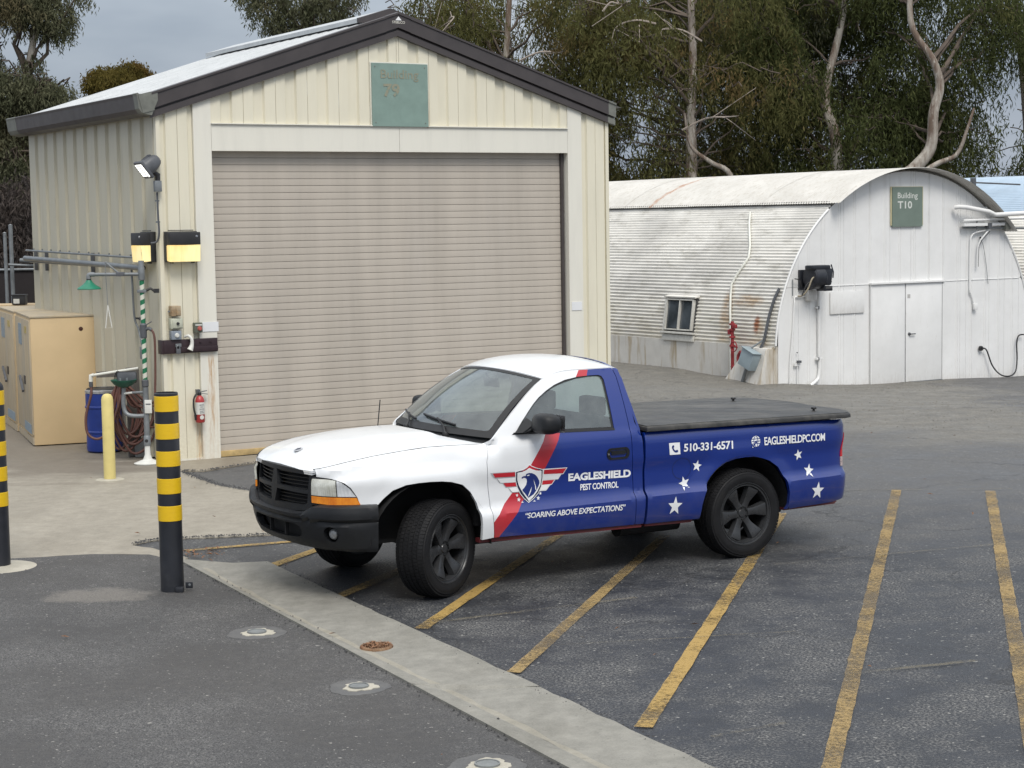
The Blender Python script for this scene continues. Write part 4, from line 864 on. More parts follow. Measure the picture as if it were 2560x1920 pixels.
# edge flashing along the arch
bm=bmesh.new(); add_tube(bm,[(arc_pt(t,HR-.0)[0],-.01,arc_pt(t,HR)[1]) for t in np.linspace(3,52,24)],.022,6); bm_obj('arch_flashing',bm,HFC,EW,50)
bm=bmesh.new(); add_tube(bm,[(arc_pt(t,HR-.0)[0],-.01,arc_pt(t,HR)[1]) for t in np.linspace(128,176,24)],.022,6); bm_obj('arch_flashing',bm,HFC,EW,50)
# doors
DGR=M('dark_door_gap',(.05,.05,.05),.7,.2)
for (a,b,hh) in ((-1.085,-.155,0),(-.125,.925,1)):
    D=box('door_leaf',((a+b)/2,-.022,.86),((b-a),.04,2.06),HFC,HUT,bev=.004)
    if hh:
        h0=lathe('door_handle',[(0,-.075),(.028,-.072),(.03,-.045),(.036,-.042)],GREYD,D,14,'Y',(a+.09,0,.83)); box('door_lever',(a+.16,-.085,.83),(.15,.018,.022),GREYD,D,bev=.005)
        box('door_label',(a+.08,-.0435,1.62),(.08,.003,.08),M('faint_print',(.45,.44,.42),.7,.2,60),D)
box('door_gap',(-.14,-.008,.86),(.035,.02,2.08),GREY,HUT); box('door_frame',(-1.105,-.018,.86),(.035,.06,2.10),HFC,HUT); box('door_frame',(.955,-.018,.84),(.05,.06,2.14),HFC,HUT); box('door_lintel',(-.07,-.035,1.912),(2.14,.10,.035),HFC,HUT); box('door_sill',(-.08,-.02,-.19),(2.05,.10,.03),GREY,HUT)
box('door_backing',(-.08,.03,.7),(2.2,.02,2.6),DGR,HUT)
box('door_gap',(-1.0905,-.030,.86),(.012,.03,2.06),DGR,HUT); box('door_gap',(.9285,-.030,.86),(.010,.03,2.06),DGR,HUT); box('door_gap',(-.08,-.030,1.893),(2.02,.03,.008),DGR,HUT)  # dark strips stand in for the shade in the door gaps
o=box('wall_notice',(0,0,0),(.93,.018,.45),HFC,None,bev=.003); o.location=HW(-1.755,-.022,1.555); o.rotation_euler=(0,0,HA); tag(o,'blank white board fixed to the hut front left of double doors','notice board')
SG=thing('building_sign','green sign reading Building T10 high on the white hut front','sign',HW(-.09,-.03,3.065),HA)
TG=M('sage_green_sign',(.155,.20,.17),.55,.08,4); YE=M('yellowed_sign_edge',(.52,.47,.30),.6,.1)
box('sign_board',(0,0,.41),(.86,.03,.82),TG,SG); box('sign_edge',(0,.01,.43),(.93,.012,.80),YE,SG)
WLT=M('white_sign_letters',(.62,.64,.60),.5,.03)
lettering('lettering','Building',lambda a,b:(-.285+a*.57,-.0185,.55+b*.155),WLT,SG,.010); lettering('lettering','T10',lambda a,b:(-.285+a*.41,-.0185,.375+b*.155),WLT,SG,.022)
# window on the corrugated side
WN=bpy.data.objects.new('window',None); link(WN,HUT); 
thw=11.0; WN.location=(arc_pt(thw,HR+.05)[0]+.035,3.09,1.27); WN.rotation_euler=(0,R_(8),0)
WGL,g=newmat('dark_window_pane'); P=g.n('TexCoord').outputs['Object']; b=g.bsdf(g.mix(g.ramp(g.noise(P,2,3),.35,.65),(.035,.042,.048),(.085,.10,.115)),.06); b.inputs['Coat Weight'].default_value=.6
WNF=M('worn_white_window_frame',(.52,.51,.47),.6,.12,12)
for (y,w_) in ((-.45,.035),(.45,.035),(0,.025)): box('window_frame',(-.045,y,0),(.07,w_,.66),WNF,WN,bev=.004)
for z in (-.32,.32): box('window_frame',(-.045,0,z),(.07,.86,.03),WNF,WN,bev=.004)
box('pane',(-.02,-.225,0),(.01,.40,.58),WGL,WN); box('pane',(-.032,.225,0),(.01,.40,.58),WGL,WN)
box('window_sill',(-.05,0,-.39),(.10,1.10,.045),WNF,WN,bev=.008); box('sill_apron',(-.02,0,-.49),(.05,1.06,.13),WNF,WN,bev=.006); box('window_hood',(-.03,0,.39),(.14,1.06,.03),CORR,WN,rot=Matrix.Rotation(R_(-20),4,'Y')); box('window_jamb',(-.01,.51,.03),(.10,.03,.76),CORR,WN); box('window_backing',(.02,0,0),(.06,1.0,.70),DGR,WN)
# white conduit over the corrugated side
t=thing('roof_conduit','white pipe bent twice down the corrugated side of hut','pipe',HO,HA)
def onarc(v,th,off=.04): x,z=arc_pt(th,HR+off); return (x,v,z)
path=[onarc(2.30,50.5),onarc(2.22,42),onarc(2.10,35)]+[onarc(1.40+.0*k,31) for k in (0,)]+[onarc(1.38,29),onarc(1.62,23),onarc(1.60,21.5)]+[onarc(1.36,a) for a in (19,14,9,4)]+[(-3.73,1.30,.55),(-3.73,1.28,-.42)]
path=[onarc(2.30,50.5),onarc(2.02,45),onarc(1.75,40),onarc(1.55,36),onarc(1.40,31.5),onarc(1.48,28),onarc(1.56,25),onarc(1.62,22),onarc(1.55,18),onarc(1.46,13),onarc(1.38,8),onarc(1.33,4),(-3.73,1.30,.55),(-3.73,1.28,.08)]
tube('pipe',path,.024,WPV,t,8)
t=thing('grey_flex_conduit','dark grey flexible conduit down the front edge of corrugated hut','conduit',HO,HA); tube('pipe',smooth_path([onarc(.10,21,.05),onarc(.17,17,.05),onarc(.22,12,.05),onarc(.25,8,.05),onarc(.30,4,.06),(-3.78,.36,.60),(-3.80,.38,.30)],4),.030,GREYD,t,8)
# concrete buttress, meter box, fire riser
t=thing('concrete_buttress','sloping whitewashed concrete buttress at the front corner of hut','buttress',HO,HA)
bm=bmesh.new(); V=[(-3.66,.03,-.4),(-4.12,.03,-.4),(-3.86,.03,.70),(-3.66,.03,.72)]; A=[bm.verts.new(p) for p in V]; B_=[bm.verts.new((x,(1.5 if z<0 else .66),z)) for x,y,z in V]; bm.faces.new(A[::-1]); bm.faces.new(B_)
for i in range(4): bm.faces.new((A[i],A[(i+1)%4],B_[(i+1)%4],B_[i]))
bmesh.ops.bevel(bm,geom=bm.edges[:],offset=.02,segments=2,affect='EDGES'); bm_obj('buttress_block',bm,FND,t,40)
t=thing('meter_box','pale blue-grey metal electrical box tilted on the buttress','electrical box',HO,HA); t.location=HW(-4.02,.36,.50); t.rotation_euler=(R_(20),R_(6),HA)
MB_=M('pale_blue_grey_metal',(.27,.33,.36),.42,.08,5); box('case',(0,0,0),(.20,.38,.36),MB_,t,bev=.008); box('case_lid',(-.02,0,.185),(.23,.41,.02),MB_,t,bev=.006); tube('supply_pipe',[(0,0,-.2),(.02,.02,-.62)],.035,GREY,t,10); tube('supply_pipe',[(.05,.1,.2),(.2,.02,.40)],.02,GREY,t,8)
REDF=M('faded_red_pipe_paint',(.26,.025,.03),.55,.25,14)
t=thing('fire_riser','red fire sprinkler riser with valve wheel beside the white pipe','fire pipes',HW(-3.86,1.08,.10),HA)
tube('riser_pipe',[(0,0,-.5),(0,0,1.12)],.035,REDF,t,10); tube('riser_pipe',[(-.02,-.22,-.5),(-.02,-.22,.42)],.045,REDF,t,10); tube('cross_pipe',[(0,.02,.20),(-.02,-.24,.20)],.035,REDF,t,8); tube('outlet',[(-.02,-.22,.42),(-.02,-.28,.50),(-.06,-.42,.50)],.045,REDF,t,8); lathe('outlet_cap',[(.05,-.03),(.052,.03)],GREY,t,12,'Y',(-.06,-.46,.50))
bm=bmesh.new(); add_tube(bm,[(-.1,-.16+.10*math.cos(a),.62+.10*math.sin(a)) for a in np.linspace(0,6.283,17)],.012,6,False); add_tube(bm,[(-.1,-.26,.62),(-.1,-.06,.62)],.008,5); add_tube(bm,[(-.1,-.16,.72),(-.1,-.16,.52)],.008,5); add_tube(bm,[(-.02,-.18,.60),(-.1,-.16,.62)],.02,6); bm_obj('valve_wheel',bm,REDF,t,50)
for z in (.62,.80,.95,1.06): lathe('flange',[(.05,z-.02),(.062,z-.015),(.062,z+.015),(.05,z+.02)],REDF,t,10)
box('riser_bell',(-.02,-.09,1.02),(.06,.12,.08),REDF,t,bev=.01); box('riser_bell',(-.02,.06,.90),(.06,.08,.10),REDF,t,bev=.01)
# hose reel on the front
t=thing('hose_reel','black plastic hose reel mounted on the white hut front','hose reel',HW(-2.86,-.30,2.10),HA)
BK2=M('black_plastic_reel',(.016,.018,.024),.40,.3,7,.1,30)
bm=bmesh.new(); add_lathe(bm,[(.0,-.16),(.20,-.16),(.235,-.13),(.235,.10),(.20,.14),(0,.14)],14,'X'); bm_obj('reel_drum',bm,BK2,t,40); box('reel_case',(.10,.02,.03),(.42,.36,.34),BK2,t,rot=Matrix.Rotation(R_(8),4,'Y'),bev=.04); box('reel_top',(.02,-.04,.20),(.46,.26,.09),BK2,t,bev=.03); box('reel_foot',(.18,-.06,-.22),(.22,.25,.10),BK2,t,bev=.02); box('reel_vent',(.18,-.17,-.20),(.16,.05,.05),DGR,t); tube('reel_handle',[(.34,-.08,.25),(.38,-.1,.1),(.37,-.1,-.02)],.014,BK2,t,6); box('wall_plate',(-.05,.26,-.05),(.3,.06,.4),BK2,t); box('reel_bracket',(.08,.22,-.36),(.22,.12,.22),HFC,t,bev=.01); 
for k in range(4): box('reel_slot',(.317,-.04,-.09+.075*k),(.012,.16,.028),DGR,t)
tube('reel_hose',smooth_path([(-.10,-.12,.02),(-.20,-.12,-.02),(-.26,-.08,-.20),(-.33,.0,-.34),(-.38,.1,-.36)],5),.016,M('tan_hose',(.30,.26,.19),.6,.2,20),t,8); tube('reel_hose',smooth_path([(-.12,-.10,-.05),(-.26,-.05,-.12),(-.36,.0,-.34)],5),.014,BLK,t,8)
t=thing('spigot_pipe','small black wall tap with thin white pipe left of hose reel','tap',HW(-3.10,-.04,2.02),HA); tube('tap',[(-.12,-.05,.06),(.02,-.06,.04),(.05,-.05,-.1)],.012,BLK,t,6); tube('feed',[(-.13,0,.05),(-.13,0,-.28)],.009,GREY,t,6)
t=thing('white_drain_pipe','white pipe with clamps curving down below the hose reel','pipe',HW(-2.55,-.05,0),HA); tube('pipe',[(0,0,1.84),(0,0,.55)]+[tuple(p) for p in smooth_path([(0,0,.55),(.02,0,.30),(-.02,-.01,.08),(-.12,-.04,.0),(-.32,-.10,-.07)],5)],.034,HFC,t,10)
for z in (1.48,.45): box('pipe_clamp',(0,-.005,z),(.16,.05,.04),HFC,t,bev=.004)
box('clamp_band',(-.03,-.03,1.48),(.012,.03,.06),GREYD,t); box('clamp_band',(-.03,-.03,.45),(.012,.03,.06),GREYD,t)
t=thing('wall_conduit_loop','thin white pipe looping on the hut front with a small tap','pipe',HW(-3.18,-.035,0),HA); tube('pipe',[(-.14,.0,-.2),(-.12,0,.45),(-.03,0,1.20),(0,0,1.70),(.03,0,1.72),(.36,0,1.72)],.015,HFC,t,8); box('tap_body',(.08,-.04,.42),(.09,.06,.05),GREYD,t,bev=.008); tube('tap_pipe',[(.06,-.01,-.4),(.06,-.01,.42)],.010,HFC,t,6); box('tap_box',(.06,-.01,.36),(.16,.03,.05),HFC,t); lathe('screw_head',[(0,-.02),(.012,-.018),(.014,0)],GREYD,t,8,'Y',(.06,0,.60))
# pipe bundle at right
t=thing('overhead_pipes','bundle of white overhead pipes entering the upper right of hut front','pipes',HW(0,-.12,0),HA)
tube('insulated_pipe',[(1.23,.02,3.45),(1.27,-.06,3.46),(1.45,-.08,3.45),(2.12,-.10,3.35),(2.25,-.16,3.28),(6.0,-.6,3.40)],.050,HFC,t,10)
tube('pipe',[(1.52,.05,3.17),(1.60,-.02,3.17),(3.3,-.06,3.20),(6.0,-.3,3.25)],.028,HFC,t,8); tube('pipe',[(1.51,.05,3.02),(3.3,-.02,2.98),(6,-.1,2.95)],.020,GREY,t,8)
tube('conduit_drop',smooth_path([(2.3,.03,2.96),(1.95,.05,2.92),(1.78,.06,2.84),(1.75,.07,2.6),(1.75,.08,1.7),(1.78,.08,1.62),(1.88,.08,1.38)],4),.018,HFC,t,6); box('outlet_box',(1.90,.06,1.33),(.10,.06,.13),HFC,t,bev=.01)
tube('strut',[(2.2,-.02,2.95),(1.98,.0,2.75),(1.95,.04,2.6),(1.93,.04,2.18)],.016,HFC,t,6); tube('strut',[(2.25,-.02,2.93),(2.03,0,2.74),(1.99,.05,2.62),(1.97,.05,2.18)],.007,BLK,t,6)
box('cross_beam',(2.1,.0,3.08),(1.3,.10,.06),HFC,t); box('pipe_shoe',(2.2,-.02,3.05),(.10,.12,.12),GREYD,t); box('pipe_shoe',(2.75,-.02,3.03),(.14,.12,.14),FASG,t); tube('hanger',[(1.85,-.02,3.2),(1.85,-.02,2.98)],.018,GREYD,t,6)
tube('dangling_wire',smooth_path([(2.07,.08,2.78),(2.15,.07,2.6),(2.25,.08,2.2),(2.32,.09,1.8)],4),.006,GREY,t,5); lathe('wire_eye',[(0,-.02),(.03,-.015),(.03,.0)],BLK,t,8,'Y',(2.06,.08,2.79))
t=thing('pipe_post','grey steel post holding the overhead pipes right of the hut','post',HW(3.05,1.1,-1.2),HA); box('post',(0,0,2.65),(.09,.09,5.3),GREYD,t); tube('post_loop',[(0,0,5.2),(-.22,0,5.2),(-.24,0,5.15),(-.24,0,4.3)],.02,GREYD,t,6); tube('post_arm',[(0,0,5.2),(1.5,0,5.15)],.02,GREYD,t,6)
# socket and cable
t=thing('power_cable','black cable looping from a wall socket down to ground on hut front','cable',HW(2.09,-.03,.42),HA); lathe('socket',[(0,-.05),(.05,-.05),(.055,-.02),(.055,.0)],BLK,t,14,'Y'); tube('cable',smooth_path([(0,-.05,0),(.12,-.07,-.04),(.28,-.09,-.38),(.45,-.16,-.58),(.68,-.20,-.63),(.92,-.16,-.55),(1.06,-.08,-.30),(1.08,-.05,.05),(1.14,-.05,.22),(1.3,-.05,.24)],6),.016,BLK,t,8)
# second hut at the right edge and blue roof behind
H2=make_hut('second corrugated white hut, cut by the right edge of photo',HW(8.35,.75,.0),12.0,False)
EW2=bpy.data.objects.new('front_wall',None); link(EW2,H2); bm=bmesh.new(); c0=[(-3.55,-1.2)]+[(arc_pt(t_,HR-.03)) for t_ in np.linspace(2,178,40)]+[(3.55,-1.2)]; bm.faces.new([bm.verts.new((x,.02,z)) for x,z in c0]); bm_obj('wall_board',bm,HFC,EW2)
BR=M('pale_blue_corrugated',(.42,.52,.62),.45,.1,2,.05,30)
for o_ in H2.children[0].children:
    zz=[v.co.z for v in o_.data.vertices]
    if min(zz)>3.0 : o_.data.materials[0]=BR
for o_ in [c for c in H2.children if c.name.startswith(('roof_overlay','gap_shade_strip'))]:
    for c in list(o_.children): bpy.data.objects.remove(c)
    bpy.data.objects.remove(o_)
# ------------------------------------------------------------------ truck body functions (x forward from rear axle, y left, z up)
WX=[-1.26,-1.20,-1.175,-1.13,-1.05,-.95,-.80,-.5,3.05,3.2,3.3,3.4,3.5,3.6,3.66,3.71,3.75,3.79,3.83]
WY=[.67,.755,.79,.83,.858,.875,.887,.892,.893,.889,.878,.857,.822,.765,.715,.655,.58,.45,.25]
ZTX=[-1.14,-.5,.3,1.03,1.04,2.3,2.36,2.87,3.27,3.53,3.74,3.83]
ZTY=[1.085,1.100,1.118,1.130,1.155,1.155,1.128,1.138,1.112,1.073,1.018,.99]
OTX=[-1.14,-1.0,1.03,1.04,2.3,2.42,2.9,3.3,3.6,3.83]
OTY=[.060,.062,.062,.055,.055,.135,.150,.150,.110,.05]
ZK=[.34,.42,.585,.600,.660,.80,.93,1.03]
OK_=[.060,.022,.000,.001,.042,.046,.026,.026]
_PC={}
def pch(x,X,Y,key=None):
    """monotone cubic interpolation, so that the sheet metal reflects smoothly"""
    m=_PC.get(key) if key else None
    if m is None:
        n=len(X); h=[X[i+1]-X[i] for i in range(n-1)]; d=[(Y[i+1]-Y[i])/h[i] for i in range(n-1)]; m=[d[0]]+[0]*(n-2)+[d[-1]]
        for i in range(1,n-1):
            if d[i-1]*d[i]>0: w1=2*h[i]+h[i-1]; w2=h[i]+2*h[i-1]; m[i]=(w1+w2)/(w1/d[i-1]+w2/d[i])
        if key: _PC[key]=m
    if x<=X[0]: return Y[0]
    if x>=X[-1]: return Y[-1]
    import bisect
    i=bisect.bisect_right(X,x)-1; h=X[i+1]-X[i]; t=(x-X[i])/h
    return (1+2*t)*(1-t)**2*Y[i]+t*(1-t)**2*h*m[i]+t*t*(3-2*t)*Y[i+1]+t*t*(t-1)*h*m[i+1]
def arch_d(x,z,cx,cz,a,b):
    return math.hypot((x-cx)/a,(z-cz)/b)-1
def Yb(x,z):
    """half width of the body side at (x,z)"""
    w=pch(x,WX,WY,'w'); zt=pch(x,ZTX,ZTY,'z'); ot=pch(x,OTX,OTY,'o')
    zk=ZK+[zt-.035,zt+.001]; ok=OK_+[ot*.45+.012,ot]
    zk[-3]=min(1.03,zk[-2]-.045)
    if x>2.3: 
        f=min(1,(x-2.3)/.4); 
        ok=[o*(1-.35*f) if 3<i<7 else o for i,o in enumerate(ok)]; ok[7]=.026+.030*f; 
    o=pch(z,zk,ok)
    fl=0
    for (cx,cz,a,b) in ((0.005,.40,.47,.44),(2.95,.42,.445,.475)):
        d=arch_d(x,z,cx,cz,a,b)
        if d<.38: fl=max(fl,.020*(1-max(d,0)/.38)**2*(1+2*max(d,0)/.38))
    if x>3.25: fl*=max(0,1-(x-3.25)/.25)
    return w-o+fl
def YG(x,z):
    """half width of the greenhouse side"""
    t=(z-1.15)/.5
    return .838-.165*t-.045*t*t - .02*max(0,(x-1.9))
# ================================================================== PICKUP TRUCK
TR = thing('pickup_truck','white, red and blue pickup with black bed cover parked across the yellow lines','pickup truck',(1.4628,15.7384,0),R_(-149.1656))
WHITE=(.74,.755,.77); 
def livery_mat():
    m,g=newmat('livery_vinyl'); P=g.n('TexCoord').outputs['Object']; sp=g.n('SeparateXYZ'); g.l(P,sp.inputs[0]); X,Z=sp.outputs[0],sp.outputs[2]
    def ln(a,b):   # x on the line through two (x,z) points as a function of z
        k=(b[0]-a[0])/(b[1]-a[1]); return g.math('MULTIPLY_ADD',Z,k,a[0]-k*a[1])
    e=g.math('MAXIMUM',g.math('MAXIMUM',ln((1.913,1.160),(2.057,.956)),ln((2.057,.956),(2.22,.747))),ln((2.22,.747),(2.523,.430)))
    f=g.math('MAXIMUM',g.math('MAXIMUM',ln((1.781,1.155),(1.932,.915)),ln((1.932,.915),(2.13,.674))),ln((2.13,.674),(2.36,.42)))
    up=g.math('GREATER_THAN',Z,1.3)
    e=g.math('ADD',g.math('MULTIPLY',e,g.math('SUBTRACT',1,up)),g.math('MULTIPLY',up,ln((1.506,1.586),(1.464,1.636))))
    f=g.math('ADD',g.math('MULTIPLY',f,g.math('SUBTRACT',1,up)),g.math('MULTIPLY',up,ln((1.403,1.59),(1.379,1.634))))
    isw=g.math('GREATER_THAN',X,e); isb=g.math('LESS_THAN',X,f)
    col=g.mix(isw,(.46,.018,.030),WHITE); col=g.mix(isb,col,(.002,.021,.185))
    # road film towards the sills
    n=g.noise(P,5,6,.65); d=g.math('MULTIPLY',g.ramp(Z,.75,.38,0,.22),g.ramp(n,.35,.7)); col=g.mix(d,col,(.16,.15,.14))
    b=g.bsdf(col,.28,g.noise(P,9,2),.03,.02); b.inputs['Coat Weight'].default_value=.8; b.inputs['Coat Roughness'].default_value=.05
    return m
def white_mat():
    m,g=newmat('white_truck_paint'); P=g.n('TexCoord').outputs['Object']; n=g.noise(P,7,6,.7)
    col=g.mix(g.ramp(n,.45,.8,0,.35),WHITE,(.64,.65,.66)); b=g.bsdf(col,.26,g.noise(P,260,2),.05,.004); b.inputs['Coat Weight'].default_value=.4; b.inputs['Coat Roughness'].default_value=.08
    return m
LIV=livery_mat(); TWH=white_mat()
TRIM=M('black_trim_plastic',(.010,.011,.013),.48,.25,8,.15,300,Specular_IOR_Level=.35)
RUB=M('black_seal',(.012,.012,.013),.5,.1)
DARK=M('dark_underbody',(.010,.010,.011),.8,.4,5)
REDP=M('dark_red_sill_paint',(.10,.012,.015),.5,.3,7,dirt=(.05,.04,.04),dirtamt=.5)
VIN=M('white_vinyl',(.80,.81,.82),.35,.02)
VRED=M('red_vinyl',(.50,.020,.032),.35,.04); VBLU=M('navy_vinyl',(.012,.028,.16),.35,.04); VNAV=M('dark_navy_vinyl',(.012,.018,.05),.35,.04); VSIL=M('silver_vinyl',(.42,.43,.45),.35,.04)
CHR=M('bright_metal',(.5,.5,.52),.25,.05,Metallic=.9)
def glass_mat(name,col,alpha,rough=.03):
    m,g=newmat(name); o=g.n('OutputMaterial'); tr=g.n('BsdfTransparent'); tr.inputs[0].default_value=(*col,1); gl=g.n('BsdfGlossy'); gl.inputs['Roughness'].default_value=rough; gl.inputs[0].default_value=(.9,.95,1,1)
    fr=g.n('Fresnel'); fr.inputs[0].default_value=1.5; f=g.math('MULTIPLY_ADD',fr.outputs[0],1.3,alpha)
    P=g.n('TexCoord').outputs['Object']; df=g.n('BsdfDiffuse'); df.inputs[0].default_value=(.42,.46,.45,1)
    ms=g.n('MixShader'); g.l(g.math('MINIMUM',f,1),ms.inputs[0]); g.l(tr.outputs[0],ms.inputs[1]); g.l(gl.outputs[0],ms.inputs[2])
    m2=g.n('MixShader'); g.l(g.ramp(g.noise(P,6,6,.7),.3,.8,.10,.28),m2.inputs[0]); g.l(ms.outputs[0],m2.inputs[1]); g.l(df.outputs[0],m2.inputs[2]); g.l(m2.outputs[0],o.inputs[0]); return m  # pale haze and reflected brightness put into the glass as diffuse colour
GLS=glass_mat('windscreen_glass',(.72,.84,.80),.04); GLD=glass_mat('side_window_glass',(.50,.58,.56),.05)
def rear_pane_mat():
    m,g=newmat('pale_rear_pane'); o=g.n('OutputMaterial'); tl=g.n('BsdfTranslucent'); tl.inputs[0].default_value=(.85,.95,.90,1); tr=g.n('BsdfTransparent'); tr.inputs[0].default_value=(.8,.9,.86,1); df=g.n('BsdfDiffuse'); df.inputs[0].default_value=(.62,.72,.68,1)  # pale green translucent and diffuse mix, slightly see-through
    a=g.n('MixShader'); a.inputs[0].default_value=.4; g.l(tl.outputs[0],a.inputs[1]); g.l(df.outputs[0],a.inputs[2])
    b=g.n('MixShader'); b.inputs[0].default_value=.85; g.l(tr.outputs[0],b.inputs[1]); g.l(a.outputs[0],b.inputs[2]); g.l(b.outputs[0],o.inputs[0]); return m
RPANE=rear_pane_mat()
def _ss(a,b,x): t=min(1,max(0,(x-a)/(b-a))); return t*t*(3-2*t)
def Ysd(x,z):
    k=_ss(1.125,1.18,z)*(1-_ss(2.40,2.50,x))
    if k<=0: return Yb(x,z)
    return YG(x,z) if k>=1 else Yb(x,z)*(1-k)+YG(x,z)*k
def sidemap(s,off=0): return lambda x,z:(x,s*(Ysd(x,z)+off),z)
def sd_panel(name,outl,mat,parent,s,holes=(),res=.035,off=0,rim=.022):
    return panel(name,outl,sidemap(s,off),mat,parent,holes,res,rim=rim,rimdir=lambda u,v:(0,-s,0),flip=(s>0),autos=32)
archF=[(3.369,.759),(3.333,.798),(3.261,.858),(3.162,.890),(3.06,.898),(2.955,.898),(2.86,.893),(2.777,.881),(2.677,.850),(2.608,.789),(2.555,.70),(2.532,.62),(2.523,.541),(2.522,.41)]
archR=[(.461,.372),(.452,.492),(.43,.57),(.392,.640),(.345,.705),(.285,.758),(.18,.812),(.081,.836),(-.02,.841),(-.11,.836),(-.20,.818),(-.28,.790),(-.37,.730),(-.43,.632),(-.462,.508),(-.466,.402),(-.45,.362)]
doorF=[(2.368,1.172),(2.405,1.12),(2.43,1.06),(2.45,1.0),(2.45,.909),(2.438,.80),(2.428,.70),(2.424,.609),(2.407,.418)]
doorR=[(1.096,.386),(1.104,.587),(1.102,.70),(1.104,.80),(1.118,.95),(1.122,1.10),(1.121,1.21),(1.126,1.41),(1.133,1.565),(1.150,1.634)]
roofE=[(1.477,1.640),(1.6,1.637),(1.68,1.628),(1.745,1.612),(1.811,1.587),(1.90,1.541),(1.984,1.486),(2.08,1.413),(2.16,1.350),(2.27,1.258)]
win=[(1.262,1.172),(1.75,1.182),(2.17,1.198),(2.10,1.272),(2.022,1.346),(1.96,1.402),(1.899,1.448),(1.813,1.497),(1.728,1.535),(1.62,1.567),(1.494,1.584),(1.369,1.588),(1.295,1.587),(1.268,1.578),(1.254,1.55),(1.254,1.49),(1.258,1.34)]
GAP=.0055
ztop=lambda x: pch(x,ZTX,ZTY,'z')
for s in (1,-1):
    DR=sd_panel('door',doorF+doorR+roofE,LIV,TR,s,[win],.035)
    # window glass and its seal
    cen=np.mean(np.array(win),axis=0)
    inner=[tuple(cen+(np.array(p)-cen)*(1-.018/np.linalg.norm(np.array(p)-cen))) for p in win]
    panel('window_seal',[tuple(cen+(np.array(p)-cen)*(1+.006/np.linalg.norm(np.array(p)-cen))) for p in win],sidemap(s,-.008),RUB,DR,[inner],.05,edge=.03,rim=0,flip=(s>0))
    panel('window_glass',[tuple(cen+(np.array(p)-cen)*1.01) for p in win],sidemap(s,-.014),GLD,DR,(),.08,edge=.04,rim=0,flip=(s>0))
    # belt moulding
    panel('belt_moulding',[(1.262,1.158),(2.20,1.188),(2.18,1.203),(1.262,1.174)],sidemap(s,.004),RUB,DR,(),.05,edge=.04,rim=.012,rimdir=lambda u,v:(0,-s,0),flip=(s>0))
    # handle: cup recess, flap, lock
    def hmap(off): return lambda u,v:(1.252-u,s*(Ysd(1.252-u,.973+v)+off),.973+v)
    def rr(a,b,r,n=5):
        P=[]
        for cx,cy,t0 in ((a-r,b-r,0),(-a+r,b-r,90),(-a+r,-b+r,180),(a-r,-b+r,270)):
            for k in range(n+1): t=R_(t0+90*k/n); P.append((cx+r*math.cos(t),cy+r*math.sin(t)))
        return P
    HD=panel('door_handle',rr(.108,.046,.04),hmap(.006),TRIM,DR,[rr(.078,.030,.022)],.02,rim=.02,rimdir=lambda u,v:(0,-s,0),flip=(s<0))
    panel('handle_cup',rr(.082,.034,.024),hmap(-.014),DARK,HD,(),.03,rim=0,flip=(s<0))
    panel('handle_flap',[(p[0],p[1]+.008) for p in rr(.070,.015,.012)],hmap(.011),TRIM,HD,(),.02,rim=.018,rimdir=lambda u,v:(0,-s,0),flip=(s<0))
    panel('lock',[(p[0]-.094,p[1]) for p in rr(.008,.008,.0079)],hmap(.011),CHR,HD,(),.01,rim=.006,rimdir=lambda u,v:(0,-s,0),flip=(s<0))
    # cab corner behind the door
    cabr=[(p[0]-GAP,p[1]) for p in doorR]
    rear=[(1.112,1.632),(1.080,1.55),(1.066,1.41),(1.060,1.205),(1.036,1.15),(1.014,1.09),(1.004,.89),(1.006,.63),(1.010,.384)]
    sd_panel('cab_corner',cabr+rear,LIV,TR,s,(),.03,rim=.03)
    # front fender
    hl=[(x,ztop(x)-.001) for x in (3.735,3.70,3.66,3.60,3.53,3.45,3.35,3.27,3.1,2.9,2.7,2.5,2.43)]
    fen=[(p[0]+GAP,p[1]) for p in doorF[::-1]]
    XA=np.linspace(2.3,3.80,400); YA=[Yb(x,.90) for x in XA]; PA=np.concatenate([[0],np.cumsum(np.hypot(np.diff(XA),np.diff(YA)))])+2.3
    x2p=lambda x: float(np.interp(x,XA,PA)); p2x=lambda p: float(np.interp(p,PA,XA))
    outl=[(2.412,.42)]+[(2.520,.414)]+archF[::-1][1:]+[(3.44,.760),(3.492,.762),(3.512,.819),(3.556,.890),(3.60,.930),(3.66,.955),(3.735,.966)]+hl+[(2.38,1.165)]+[(p[0]+GAP,p[1]) for p in doorF[1:-1]]
    panel('front_fender',[(x2p(a),b) for a,b in resample(outl,.03)],lambda p,z:(p2x(p),s*Ysd(p2x(p),z),z),TWH,TR,(),.03,edge=.02,rim=.03,rimdir=lambda u,v:(0,-s*.2,-1) if v>ztop(p2x(u))-.012 else ((0,-s,0) if p2x(u)<3.45 else (-.7,-s*.7,0)),flip=(s>0),autos=32)
    # bed side
    rail=[(.985,1.118),(.3,1.108),(-.5,1.090),(-1.1,1.076),(-1.195,1.072)]
    outl=[(.985,.378)]+[(.985,1.118)]+rail[1:]+[(-1.203,.95),(-1.206,.70),(-1.202,.50),(-1.185,.42),(-1.14,.388),(-1.0,.370),(-.45,.362)]+archR[::-1][1:]+[(.461,.372)]
    BD=sd_panel('bed_side',outl,LIV,TR,s,(),.03,rim=.03)
